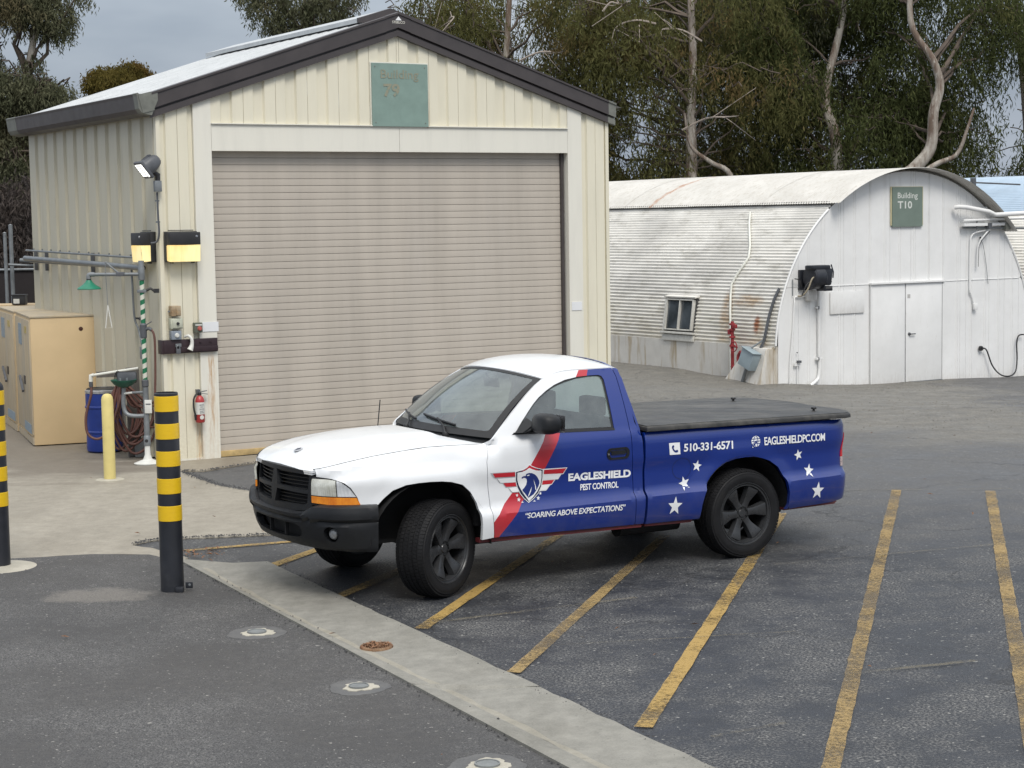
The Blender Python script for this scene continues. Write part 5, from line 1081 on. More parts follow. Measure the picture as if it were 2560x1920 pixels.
    # fuel flap groove (drawn as a thin ring gap) on the near side only
    if s>0:
        ring=[(math.cos(t)*.094,math.sin(t)*.088) for t in np.linspace(0,2*math.pi,29)[:-1]]; ring2=[(p[0]*.965,p[1]*.965) for p in ring]
        panel('fuel_flap_seam',[(.618+p[0],.797+p[1]) for p in ring],sidemap(1,.0016),VNAV,BD,[[(.618+p[0],.797+p[1]) for p in ring2]],.03,edge=.03,rim=0,flip=True)
    # red pinch-weld sill strips
    panel('sill',[(2.52,.418),(2.407,.414),(1.02,.380),(1.02,.356),(2.52,.385)],lambda x,z:(x,s*(.845),z),REDP,TR,(),.1,rim=.06,rimdir=lambda u,v:(0,-s,0),flip=(s>0))
    panel('sill',[(.98,.374),(.50,.366),(.52,.345),(.98,.356)],lambda x,z:(x,s*(.835),z),REDP,TR,(),.1,rim=.06,rimdir=lambda u,v:(0,-s,0),flip=(s>0))
    panel('sill',[(-.47,.366),(-1.05,.372),(-1.02,.350),(-.47,.345)],lambda x,z:(x,s*(.82),z),REDP,TR,(),.1,rim=.06,rimdir=lambda u,v:(0,-s,0),flip=(s>0))
    # wheel well liners (dark), arches seen from outside
    for (cx,cz,r) in ((0.0,.38,.475),(2.945,.39,.515)):
        bm=bmesh.new(); n=20; ri=[]
        for yy in (.55,.875):
            ri.append([bm.verts.new((cx+r*math.cos(t)*1.0,s*yy,cz+r*math.sin(t)*(1.0))) for t in [R_((8 if cx>1 else -2)+(174 if cx>1 else 184)*k/n) for k in range(n+1)]])
        for k in range(n): bm.faces.new((ri[0][k],ri[0][k+1],ri[1][k+1],ri[1][k]))
        bm.faces.new(ri[0]); bm_obj('wheel_well',bm,DARK,TR,40)
    # tail lamp
    LR=M('red_lamp_lens',(.60,.012,.012),.12,.1,30,IOR=1.5); LC=M('clear_lamp_lens',(.50,.40,.38),.15,.1,30)
    lamp=[(-1.222,.953),(-1.185,.86),(-1.170,.74),(-1.168,.668),(-1.262,.660),(-1.262,.80),(-1.25,.90)]
    TL=panel('tail_lamp',[(-1.175,.953),(-1.135,.87),(-1.108,.78),(-1.106,.752),(-1.222,.752),(-1.222,.85),(-1.205,.91)],lambda x,z:(x,s*(Yb(max(x,-1.24),z)+.007),z),LR,TR,(),.02,rim=.05,rimdir=lambda u,v:(0,-s,0),flip=(s>0))
    panel('reversing_lens',[(-1.106,.750),(-1.106,.708),(-1.222,.706),(-1.222,.750)],lambda x,z:(x,s*(Yb(max(x,-1.24),z)+.008),z),LC,TL,(),.02,rim=.05,rimdir=lambda u,v:(0,-s,0),flip=(s>0))
    panel('reversing_lens',[(-1.106,.704),(-1.106,.672),(-1.220,.668),(-1.222,.704)],lambda x,z:(x,s*(Yb(max(x,-1.24),z)+.008),z),LC,TL,(),.02,rim=.05,rimdir=lambda u,v:(0,-s,0),flip=(s>0))
    # mirror
    MR_=bpy.data.objects.new('door_mirror',None); link(MR_,TR)
    bm=bmesh.new()
    r=bmesh.ops.create_uvsphere(bm,u_segments=20,v_segments=12,radius=1)
    for v in bm.verts:
        x,y,z=v.co; e=lambda q,p: math.copysign(abs(q)**p,q)
        v.co=Vector((1.985+e(x,.75)*.095+ (.03 if z<0 else 0)*abs(z), s*(.985+e(y,.6)*.125), 1.272+e(z,.7)*.078+.012*x))
    bm_obj('mirror_shell',bm,TRIM,MR_,60)
    bm=bmesh.new(); P=[[(2.20,.822,1.190),(2.03,.838,1.190),(2.045,.775,1.320)],[(2.15,.90,1.200),(2.0,.90,1.205),(2.02,.89,1.27)]]
    A=[bm.verts.new((a,s*b,c_)) for a,b,c_ in P[0]]; B_=[bm.verts.new((a,s*b,c_)) for a,b,c_ in P[1]]
    bm.faces.new(A[::-1]); bm.faces.new(B_)
    for i in range(3): bm.faces.new((A[i],A[(i+1)%3],B_[(i+1)%3],B_[i]))
    bmesh.ops.bevel(bm,geom=bm.edges[:],offset=.012,segments=2,affect='EDGES'); bm_obj('mirror_arm',bm,TRIM,MR_,50)
    panel('mirror_face',[(.875,1.205),(1.095,1.205),(1.10,1.335),(.88,1.335)],lambda y,z:(1.893,s*y,z),CHR,MR_,(),.1,rim=0)
# gaps seen through panel seams are dark: an inner shell just behind the skin
bm=bmesh.new()
add_box(bm,(1.15,0,.66),(4.8,1.10,.50)); add_box(bm,(1.71,0,.66),(1.30,1.56,.52)); add_box(bm,(3.0,0,.80),(1.0,1.0,.36)); add_box(bm,(.74,0,.72),(.46,1.5,.66)); add_box(bm,(-.83,0,.72),(.66,1.5,.62)); add_box(bm,(.99,0,.75),(.10,1.58,.66))
add_box(bm,(0,0,.98),(2.3,1.5,.10)); add_box(bm,(2.47,0,.80),(.05,1.5,.6))
add_tube(bm,[(0,-.7,.37),(0,.7,.37)],.05,10); add_tube(bm,[(2.845,-.65,.35),(2.845,.65,.35)],.04,10); add_box(bm,(1.0,.42,.36),(3.9,.09,.12)); add_box(bm,(1.0,-.42,.36),(3.9,.09,.12)); add_tube(bm,[(2.0,.2,.28),(.6,.3,.28),(-.6,.6,.32)],.03,8); add_lathe(bm,[(.08,-.3),(.08,.3)],16,'X',(.7,.45,.30))
bm_obj('chassis',bm,DARK,TR)
# hood
def hood(x,y):
    ye=Yb(min(x,3.80),ztop(min(x,3.83))-.001); t=min(1,abs(y)/ye); cr=pch(x,[2.3,3.0,3.5,3.7,3.83],[.064,.060,.048,.030,.010],'cr')
    z=ztop(min(x,3.83))+cr*(1-t**2.2)
    k=.013*(1/(1+math.exp((abs(y)-.36-.06*(3.0-x)*.4)/.025))); z+=k*float(np.interp(x,[2.4,2.6,3.4,3.75],[.3,1,1,.2]))
    z-=.026*max(0,(x-3.62)/.16)**2
    return (x,y,z)
he=[(x,Yb(x,ztop(x)-.001)-.010) for x in (2.40,2.5,2.7,2.9,3.1,3.3,3.45,3.55,3.62,3.68,3.72,3.745)]
fr=[(3.752,.45),(3.768,.33),(3.778,.17),(3.782,0)]
re=[(2.70,0),(2.685,.2),(2.63,.42),(2.545,.6),(2.46,.72)]
ho=he+fr+[(a,-b) for a,b in fr[:-1][::-1]]+[(a,-b) for a,b in he[::-1]]+[(a,-b) for a,b in re[1:][::-1]]+re
panel('hood',ho,hood,TWH,TR,(),.045,rim=.03,rimdir=lambda u,v:(0,0,-1),autos=40)
# dark sheet under the hood edge, standing in for shade in the gap
panel('gap_shade_sheet',[(p[0],p[1]*1.0+(.012 if p[1]>.05 else -.012 if p[1]<-.05 else 0)) for p in ho],lambda x,y:(hood(x,y)[0],y,hood(x,y)[2]-.016),RUB,TR,(),.09,rim=0)
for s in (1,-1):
    tube('hood_gap_shade',[(x,s*(Yb(x,ztop(x)-.001)-.004),ztop(x)-.0025) for x in np.linspace(2.42,3.74,40)],.0042,RUB,TR,5)  # dark tube stands in for the shade inside the hood gap
EM=lathe('hood_emblem',[(.0,.0),(.030,.0),(.036,.006),(.036,.010),(.030,.011),(0,.009)],VSIL,TR,20,'Z',(0,0,0))
EM.location=(3.62,0,hood(3.62,0)[2]); EM.rotation_euler=(0,R_(16),0)
bm=bmesh.new(); add_box(bm,(0,0,.0115),(.048,.012,.004)); add_box(bm,(-.004,0,.0115),(.012,.046,.004)); bm_obj('emblem_centre',bm,VNAV,EM)
# cowl, windscreen, roof
def wb(s): return Vector((2.355+.215*(1-s*s),.792*s,1.172+.022*(1-s*s)))
def wt(s): return Vector((1.815+.115*(1-s*s),.640*s,1.585+.058*(1-s*s)))
def wmap(off=0):
    def f(s,t):
        p=wb(s).lerp(wt(s),t); n=Vector((.62,0,.78)); return p+n*(.035*4*t*(1-t)+off)+Vector((0,s*.012*4*t*(1-t),0))
    return f
def rrect(a,b,c_,d,r,n=4,sx=1):
    P=[]
    for cx,cy,t0 in ((c_-r*sx,d-r,0),(a+r*sx,d-r,90),(a+r*sx,b+r,180),(c_-r*sx,b+r,270)):
        for k in range(n+1): t=R_(t0+90*k/n); P.append((cx+r*sx*math.cos(t),cy+r*math.sin(t)))
    return P
WS=panel('windscreen',rrect(-.995,.0,.995,1.0,.02),wmap(0),GLS,TR,(),.1,edge=.06,rim=0)
panel('windscreen_border',rrect(-1.0,-.01,1.0,1.012,.02),wmap(.003),RUB,WS,[rrect(-.925,.075,.925,.955,.04)],.08,edge=.05,rim=0)
def cowl(s,t):
    a=wb(s)+Vector((-.03,0,-.01)); x=float(np.interp(abs(s)*.79,[0,.2,.42,.6,.72,.79],[2.705,2.69,2.635,2.55,2.465,2.40])); b=Vector((x,.792*s,hood(x,.792*s)[2]-.018))
    p=a.lerp(b,t); p.z-=.012*math.sin(math.pi*t); return p
CW=panel('cowl_grille',[(-1,0),(1,0),(1,1),(-1,1)],cowl,TRIM,TR,(),.12,edge=.08,rim=0)
for (ys,a) in ((.52,1),(-.18,1)):
    bm=bmesh.new(); p0=cowl(ys,.5)+Vector((0,0,.02)); f=wmap(.022)
    b0=f(ys-.05,.10); b1=f(ys-.62,.16) if a else b0
    add_tube(bm,[p0,f(ys-.12,.05),f(ys-.30,.135)],.009,6); 
    pts=[f(ys+.02-.62*k/6,.075+.075*k/6+.01) for k in range(7)]
    add_tube(bm,pts,.0085,6); add_tube(bm,[p+Vector((-.004,0,-.012)) for p in pts],.004,4); add_lathe(bm,[(.022,-.02),(.026,.0),(.018,.02),(0,.024)],12,'Z',p0)
    bm_obj('wiper',bm,RUB,CW,50)
roofside=[(1.815,.655,1.589),(1.745,.643,1.614),(1.68,.637,1.630),(1.6,.633,1.640),(1.477,.632,1.643),(1.3,.632,1.643),(1.16,.632,1.640),(1.108,.634,1.630)]
roofc=[(1.935,1.648),(1.85,1.680),(1.76,1.700),(1.65,1.715),(1.5,1.724),(1.33,1.718),(1.18,1.700),(1.095,1.664)]
sp_=smooth_path(roofside,6); cp_=smooth_path(roofc,6)
def roofm(s,q):
    i=min(q*(len(sp_)-1),len(sp_)-1.001); k=int(i); f=i-k; e=sp_[k]*(1-f)+sp_[k+1]*f; c_=cp_[k]*(1-f)+cp_[k+1]*f
    return (e[0]+(c_[0]-e[0])*(1-s*s),(e[1]+.004)*s,e[2]+(c_[1]-e[2])*(1-abs(s)**2.4))
panel('roof',[(-1,0),(1,0),(1,1),(-1,1)],roofm,TWH,TR,(),.09,edge=.05,rim=.02,rimdir=lambda u,v:(0,0,-1),autos=40,flip=True)
# cab back with rear window
def cbk(y,z): return (1.014+(z-1.15)*.16 if z>1.15 else 1.014,y,z)
half=[(Ysd(1.04,z)-.012,z) for z in (.5,.7,.9,1.05,1.15,1.25,1.35,1.45,1.55,1.62)]
cb=half+[(.45,1.665),(.2,1.69),(0,1.695)]; cb=cb+[(-a,b) for a,b in cb[:-1][::-1]]
rw=rrect(-.56,1.20,.56,1.545,.05)
CB=panel('cab_back',cb,cbk,LIV,TR,[rw],.12,edge=.06,rim=.02,rimdir=lambda u,v:(1,0,0))
panel('rear_window',rrect(-.57,1.19,.57,1.555,.05),lambda y,z:(cbk(y,z)[0]+.006,y,z),RPANE,CB,(),.2,rim=0)
# interior
INT=M('grey_cloth_interior',(.10,.105,.11),.85,.2,20,.2,200); DASH=M('dark_dashboard',(.03,.031,.033),.7,.2,10)
bm=bmesh.new(); add_box(bm,(1.25,0,1.02),(.16,1.30,.46),Matrix.Rotation(R_(-12),4,'Y'),.03); add_box(bm,(1.48,0,.92),(.50,1.30,.14),None,.03); bm_obj('bench_seat',bm,INT,TR,50)
for y in (.38,-.38): box('headrest',(1.17,y,1.31),(.10,.28,.16),INT,TR,None,.03)
bm=bmesh.new(); add_box(bm,(2.22,0,1.03),(.42,1.50,.22),None,.04); add_box(bm,(2.0,.36,1.06),(.12,.40,.14),None,.03); bm_obj('dashboard',bm,DASH,TR,50)
bm=bmesh.new(); C0=Vector((1.83,.36,1.12)); q=Euler((0,R_(-62),0)).to_matrix()
add_tube(bm,[C0+q@Vector((.185*math.cos(t),.185*math.sin(t),0)) for t in np.linspace(0,2*math.pi,25)],.014,6,False); add_tube(bm,[C0,C0+Vector((.2,0,-.1))],.03,8); add_tube(bm,[C0+q@Vector((0,-.18,0)),C0+q@Vector((0,.18,0))],.012,6); bm_obj('steering_wheel',bm,DASH,TR,50)
bm=bmesh.new(); add_box(bm,(1.90,0,1.52),(.02,.22,.075),Matrix.Rotation(R_(10),4,'Y'),.008); add_tube(bm,[(1.90,0,1.52),(1.95,0,1.60)],.01,6); bm_obj('rear_view_mirror',bm,DASH,TR,50)
# antenna
tube('antenna',[(2.56,-.76,1.12),(2.53,-.76,1.36)],.0045,RUB,TR,6)
# ---- grille: surround with four openings, slats behind
def gx(y): return 3.800-.36*y*y if abs(y)<.55 else 3.69
def gmap(off=0): return lambda y,z:(gx(y)+off-.16*max(0,z-.90)*0-(z-.84)*.10,y,z)
GO=[(-.515,.970),(-.50,.992),(-.25,1.004),(0,1.008),(.25,1.004),(.50,.992),(.515,.970),(.520,.80),(.505,.735),(.47,.705),(.25,.690),(0,.684),(-.25,.690),(-.47,.705),(-.505,.735),(-.520,.80)][::-1]
def sub(a,b,c_,d): return [(a,b),(c_,b),(c_,d),(a,d)]
zt_=lambda y:.975-.09*y*y; zb_=lambda y:.735+.0*y
cells=[]
for sg in (1,-1):
    y0,y1=.028,.455
    up=[(y0+.025,.863),(y1,.853),(y1,.955),(y1-.02,.968),(y0,.978)]; lo=[(y0,.735),(y1-.03,.742),(y1,.76),(y1,.825),(y0+.025,.835)]
    for cc in (up,lo): cells.append([(a*sg,b) for a,b in (cc if sg>0 else cc[::-1])])
GR=panel('grille',GO,gmap(.03),TRIM,TR,cells,.03,rim=.05,rimdir=lambda u,v:(-1,0,0),flip=True)
for k in range(9):
    z=.748+k*.0275
    for sg in (1,-1):
        bm=bmesh.new(); n=8
        for i in range(n):
            a,b=.01+.455*i/n,.01+.455*(i+1)/n
            q=[(gx(a)+.002,sg*a,z+.004),(gx(b)+.002,sg*b,z+.004),(gx(b)-.022,sg*b,z-.006),(gx(a)-.022,sg*a,z-.006)]
            q2=[(x,y,zz-.006) for x,y,zz in q]; vv=[bm.verts.new(t) for t in q]; ww=[bm.verts.new(t) for t in q2]
            bm.faces.new(vv); bm.faces.new(ww[::-1]); bm.faces.new((vv[0],vv[1],ww[1],ww[0]))
        bmesh.ops.remove_doubles(bm,verts=bm.verts,dist=1e-5); bm_obj('grille_slat',bm,RUB,GR)
panel('grille_back',GO,gmap(-.045),DARK,GR,(),.1,rim=0,flip=True)
# ---- headlamps (on the wrapped front corner surface)
from functools import lru_cache
@lru_cache(None)
def xq(q,z):   # corner surface: q = x - y is monotone along it
    lo,hi=3.2,3.83
    for _ in range(30):
        m_=(lo+hi)/2
        if m_-Yb(m_,z)<q: lo=m_
        else: hi=m_
    return lo
def lmap(s,off=0):
    def f(q,z):
        x=xq(round(q,5),round(z,5)); y=Yb(x,z); e=.004
        x2=xq(round(q+e,5),round(z,5)); y2=Yb(x2,z); t=Vector((x2-x,y2-y)).normalized(); n=Vector((-t.y,t.x)) if -t.y>0 else Vector((t.y,-t.x))
        return (x+n.x*off,s*(y+n.y*off),z)
    return f
def q_(x,y): return x-y
clear=[(q_(3.752,.528),.949),(q_(3.689,.634),.950),(q_(3.640,.695),.944),(q_(3.613,.725),.933),(q_(3.567,.764),.887),(q_(3.53,.782),.831),(q_(3.525,.785),.823),(q_(3.636,.712),.826),(q_(3.758,.524),.829)]
amber=[(q_(3.758,.524),.822),(q_(3.631,.715),.819),(q_(3.522,.785),.816),(q_(3.496,.799),.768),(q_(3.50,.797),.762),(q_(3.584,.751),.762),(q_(3.678,.67),.764),(q_(3.757,.525),.772)]
def lens(name,c1,c2,tr=.0):
    m,g=newmat(name); P=g.n('TexCoord').outputs['Object']; w=g.n('TexWave'); w.inputs['Scale'].default_value=22; w.bands_direction='Y'; g.l(P,w.inputs[0])
    n=g.noise(P,14,3); col=g.mix(g.ramp(n,.3,.7),c1,c2); b=g.bsdf(col,.16,w.outputs[0],.35,.004); b.inputs['Coat Weight'].default_value=1; b.inputs['Coat Roughness'].default_value=.05; return m
LCL=lens('hazed_headlamp_lens',(.36,.36,.31),(.62,.63,.58)); LAM=lens('amber_lens',(.62,.17,.01),(.85,.30,.02)); LPK=lens('clear_corner_lens',(.48,.50,.52),(.70,.72,.74))
for s in (1,-1):
    qs=q_(3.640,.709)
    hu_=panel('headlamp_housing',[(q_(3.745,.54)+.03,.962),(q_(3.68,.64),.962),(q_(3.607,.728),.945),(q_(3.556,.775),.893),(q_(3.512,.796),.822),(q_(3.488,.805),.757),(q_(3.584,.755),.752),(q_(3.77,.52),.752)],lmap(s,-.012),RUB,TR,(),.03,rim=0,flip=(s<0))
    main=[(q_(3.758,.524),.829),(q_(3.752,.528),.949),(q_(3.689,.634),.950),(qs+.012,.944),(qs+.006,.826)]
    park=[(qs-.006,.826),(qs-.002,.942),(q_(3.613,.725),.933),(q_(3.567,.764),.887),(q_(3.53,.782),.831),(q_(3.525,.785),.823)]
    panel('headlamp',main,lmap(s,.004),LCL,TR,(),.03,rim=.02,rimdir=lambda u,v:(-.6,-s*.6,0),flip=(s<0))
    panel('parking_lamp',park,lmap(s,.003),LPK,TR,(),.02,rim=.02,rimdir=lambda u,v:(-.6,-s*.6,0),flip=(s<0))
    panel('turn_signal',amber,lmap(s,.003),LAM,TR,(),.02,rim=.02,rimdir=lambda u,v:(-.6,-s*.6,0),flip=(s<0))
# ---- bumper
BP=smooth_path([(3.872,0),(3.868,.15),(3.852,.32),(3.815,.50),(3.755,.66),(3.675,.78),(3.58,.845),(3.48,.878),(3.395,.892)],8)
BL=[0]
for i in range(1,len(BP)): BL.append(BL[-1]+float(np.linalg.norm(BP[i]-BP[i-1])))
BT=BL[-1]
def bplan(u):
    s=1 if u>=0 else -1; u=min(abs(u),BT); x=np.interp(u,BL,[p[0] for p in BP]); y=np.interp(u,BL,[p[1] for p in BP])
    x2=np.interp(min(u+.01,BT),BL,[p[0] for p in BP]); y2=np.interp(min(u+.01,BT),BL,[p[1] for p in BP]); x1=np.interp(max(u-.01,0),BL,[p[0] for p in BP]); y1=np.interp(max(u-.01,0),BL,[p[1] for p in BP])
    t=Vector((x2-x1,y2-y1)); 
    t.normalize(); n=Vector((t.y,-t.x)); 
    if n.x<0 and abs(n.x)>.5: n=-n
    if n.y<0: n=-n if n.x<0 else n
    return x,y,n,s
def btop(u): return float(np.interp(abs(u),[0,.38,.46,.58,.66,BT],[.690,.692,.700,.752,.764,.762]))
def bmap(off=0,deep=0):
    def f(u,v):  # v: 0 bottom .. 1 top
        x,y,n,s=bplan(u); zt=btop(u); zb=.412; z=zb+(zt-zb)*v
        pr=[(.412,-.13),(.435,-.075),(.49,-.048),(.56,-.028),(.622,-.018),(.632,-.018),(.636,-.034),(.642,-.034),(.647,.004),(.69,.008),(zt-.02,.0),(zt-.006,-.012),(zt+.0001,-.035)]
        o=float(np.interp(z,[a for a,b in pr],[b for a,b in pr]))+off
        if abs(u)>BT-.3: o*=1 if o>0 else (1-.75*(abs(u)-(BT-.3))/.3)
        return (x+n.x*o,s*(y+n.y*o),z)
    return f
vb=lambda u,z:(z-.412)/(btop(u)-.412)
outl=[]
for u in np.linspace(-BT,BT,61): outl.append((u,0))
for u in np.linspace(BT,-BT,61): outl.append((u,1))
# side cut so that the rear edge slants like the photo's
slot=[]; 
for (y,z) in [(-.43,.548),(-.41,.512),(-.35,.494),(-.2,.484),(0,.480),(.2,.484),(.35,.494),(.41,.512),(.43,.548),(.41,.585),(.35,.598),(0,.600),(-.35,.598),(-.41,.585)]: slot.append((y*1.01,vb(y*1.01,z)))
def fogp(sg,r,n=16): return [(sg*.745+r*1.15*math.cos(t),vb(.745,.548+r*math.sin(t))) for t in np.linspace(0,2*math.pi,n+1)[:-1]]
FOGM=lens('fog_lamp_glass',(.10,.10,.10),(.26,.27,.28))
BM_=panel('front_bumper',outl,bmap(),TRIM,TR,[slot,fogp(1,.060),fogp(-1,.060)],.035,edge=.02,rim=.05,rimdir=lambda u,v:(-bplan(u)[2].x,-bplan(u)[3]*bplan(u)[2].y,0),resv=.08,flip=False,autos=28)
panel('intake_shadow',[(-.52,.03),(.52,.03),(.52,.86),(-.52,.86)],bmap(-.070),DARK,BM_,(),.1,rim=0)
for yy in (-.14,.14):
    x,y,n,s=bplan(yy); box('intake_bar',(x-.075,s*y,.54),(.03,.014,.11),DARK,BM_)
# top shelf closing between bumper and body
bm=bmesh.new(); prev=None
for u in np.linspace(-BT,BT,41):
    a=Vector(bmap()(u,1)); x,y,n,s=bplan(u); b=Vector((x-n.x*.12-.02,s*(y-n.y*.12),a.z+.004)); 
    a2,b2=bm.verts.new(a),bm.verts.new(b)
    if prev: bm.faces.new((prev[0],a2,b2,prev[1]))
    prev=(a2,b2)
bm_obj('bumper_top',bm,TRIM,BM_,50)
for s in (1,-1):
    x,y,n,_=bplan(.745); F=bpy.data.objects.new('fog_lamp',None); link(F,BM_) if False else link(F,BM_)
    bpy.data.objects.remove(F)
    o=lathe('fog_lamp',[(0,.008),(.025,.006),(.038,-.004),(.042,-.014),(.04,-.03)],FOGM,BM_,24,'X'); o.location=(x-.055*n.x,s*(y-.055*n.y),.548); o.rotation_euler=(0,0,s*R_(22))
    panel('fog_recess',[(s*.745+.075*1.15*math.cos(t),vb(.745,.548+.07*math.sin(t))) for t in np.linspace(0,2*math.pi,17)[:-1]],bmap(-.062),RUB,BM_,(),.1,rim=0)
# ---- tailgate and bed cover
tg=[(.725,.42),(.735,1.055),(-.735,1.055),(-.725,.42)]
panel('tailgate',tg,lambda y,z:(-1.188,y,z),LIV,TR,(),.15,rim=.03,rimdir=lambda u,v:(1,0,0),flip=True)
CV=M('black_vinyl_cover',(.030,.029,.027),.42,.25,3,.25,160,stretch=(1,4,1),dirt=(.12,.112,.098),dirtamt=.6)
def cover(x,y):
    t=(x+1.25)/2.24; zr=1.082+(x+1.25)*.0165
    wv=.004*math.sin(x*9+y*3)*math.cos(y*7)+.003*math.sin(x*23+y*5); e=min(1,(.885-abs(y))/.10)
    return (x,y,zr+.052+.020*(1-(y/.9)**2)+wv*max(0,e))
co=[(.972,.865),(.972,-.865),(-1.10,-.865),(-1.165,-.84),(-1.205,-.77),(-1.222,-.6),(-1.222,.6),(-1.205,.77),(-1.165,.84),(-1.10,.865)]
BC=panel('bed_cover',co,cover,CV,TR,(),.06,rim=.0,flip=True)
bm=bmesh.new(); L=resample([(a*1.0,b*1.012) for a,b in co],.1); rings=[]
for (g_,dz) in ((-.02,.0),(.0,-.006),(.008,-.018),(.008,-.044),(-.01,-.048)):
    rings.append([bm.verts.new((p[0]+(g_ if p[0]>0.9 else -g_ if p[0]<-1.15 else 0),p[1]+(g_ if p[1]>.8 else -g_ if p[1]<-.8 else 0),cover(p[0],max(-.86,min(.86,p[1])))[2]+dz)) for p in L])
for i in range(4):
    for k in range(len(L)): bm.faces.new((rings[i][k],rings[i][(k+1)%len(L)],rings[i+1][(k+1)%len(L)],rings[i+1][k]))
bm_obj('cover_edge',bm,CV,BC,45)
for (x,y) in ((-.93,.66),(-.88,-.40)):
    K=lathe('cover_latch',[(.010,-.02),(.010,.012),(.022,.014),(.025,.022),(.022,.030),(0,.031)],RUB,BC,14); K.location=(x,y,cover(x,y)[2])
# ---- wheels
TY=M('tyre_rubber',(.007,.007,.008),.66,.30,14,.3,120,dirt=(.018,.017,.016),dirtamt=.35,Specular_IOR_Level=.3); RIM=M('matte_black_alloy',(.028,.029,.031),.30,.12,10); 
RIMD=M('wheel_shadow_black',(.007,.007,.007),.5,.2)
def make_wheel():
    """axis along Y, outer face towards +Y"""
    W_=bpy.data.objects.new('wheel',None); link(W_,TR); Rr=.369; w=.128
    prof=[(.262,w-.012),(.268,w-.002),(.285,w+.001),(.305,w+.004),(.325,w+.002),(.335,w-.002),(.339,w-.001),(.347,w-.008),(.358,w-.022),(.3655,w-.045),(.3665,w-.088)]
    prof=[(r,y) for r,y in prof]; full=prof+[(.3675,.0)]+[(r,-y) for r,y in prof[::-1]]
    T=lathe('tyre',full,TY,W_,72,'Y',autos=40,closed=True)
    bm=bmesh.new(); nb=82
    for (yc,wd,ph,sk) in ((.104,.034,0,.30),(.063,.028,.5,-.35),(.021,.028,.2,.35),(-.021,.028,.7,-.35),(-.063,.028,.4,.35),(-.104,.034,.1,-.30)):
        for k in range(nb):
            t0=2*math.pi*(k+ph)/nb; t1=t0+2*math.pi/nb*.84; ro=Rr+(.003 if abs(yc)<.09 else -.001); ri=Rr-.010
            pts=[]
            for rr_ in (ri,ro):
                for (tt,yy) in ((t0,yc-wd/2),(t1,yc-wd/2),(t1,yc+wd/2),(t0,yc+wd/2)):
                    drop=.010*max(0,(abs(yy)-.095)/.025)**1.5
                    th=tt+sk*(yy-yc); pts.append(((rr_-drop)*math.cos(th),yy,(rr_-drop)*math.sin(th)))
            v=[bm.verts.new(p) for p in pts]
            for f in ((4,5,6,7),(0,1,5,4),(1,2,6,5),(2,3,7,6),(3,0,4,7)): bm.faces.new([v[i] for i in f])
    o=bm_obj('tread',bm,TY,T); o['kind']='stuff'
    lp=[(.266,.118),(.263,.124),(.257,.124),(.252,.114),(.246,.112),(.243,.117),(.236,.117),(.231,.105),(.226,.06),(.215,-.02),(.225,-.11),(.262,-.125)]
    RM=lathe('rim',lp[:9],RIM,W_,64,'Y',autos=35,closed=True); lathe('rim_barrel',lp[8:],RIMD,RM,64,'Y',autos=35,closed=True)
    lathe('brake_drum',[(0,-.01),(.15,-.01),(.155,-.03),(.155,-.10),(0,-.10)],DARK,RM,32,'Y')
    for k in range(6):
        a=R_(-5+60*k); bm=bmesh.new(); 
        # (radius, half width, y of face)
        secs=[(.055,.038,.076),(.085,.034,.076),(.12,.037,.080),(.17,.052,.095),(.205,.064,.106),(.224,.070,.106),(.234,.070,.088)]
        top=[];bot=[]
        for r,h,y in secs:
            top.append((bm.verts.new((r,y,-h*.80)),bm.verts.new((r,y+.003,-h*.62)),bm.verts.new((r,y+.003,h*.62)),bm.verts.new((r,y,h*.80))))
            bot.append((bm.verts.new((r,y-.045,-h)),bm.verts.new((r,y-.045,h))))
        for i in range(len(secs)-1):
            for j in range(3): bm.faces.new((top[i][j],top[i][j+1],top[i+1][j+1],top[i+1][j]))
            bm.faces.new((bot[i][0],top[i][0],top[i+1][0],bot[i+1][0])); bm.faces.new((top[i][3],bot[i][1],bot[i+1][1],top[i+1][3])); bm.faces.new((bot[i][1],bot[i][0],bot[i+1][0],bot[i+1][1]))
        bm.faces.new((top[-1][0],top[-1][1],top[-1][2],top[-1][3],bot[-1][1],bot[-1][0]))
        bmesh.ops.rotate(bm,cent=(0,0,0),matrix=Matrix.Rotation(-a,3,'Y'),verts=bm.verts); bm_obj('spoke',bm,RIM,RM,35)
    HB=lathe('hub',[(0,.078),(.030,.078),(.033,.074),(.036,.070),(.066,.070),(.072,.064),(.072,.03),(.072,-.02)],RIM,RM,32,'Y')
    bm=bmesh.new()
    for k in range(6):
        a=R_(25+60*k); add_lathe(bm,[(.0,.062),(.009,.066),(.0095,.078),(.005,.080),(0,.080)],8,'Y',(.052*math.cos(a),0,.052*math.sin(a)))
    bm_obj('lug_nut',bm,RIMD,RM,40)
    return W_
w0=make_wheel(); w0.location=(0,.772,.3695)
def wheel_copy(loc,rz):
    c=copy_tree(w0,TR); c.location=loc; c.rotation_euler=(0,0,rz); return c
wheel_copy((2.845,.752,.3695),R_(27)); wheel_copy((2.845,-.752,.3695),R_(24)+math.pi); wheel_copy((0,-.772,.3695),math.pi)
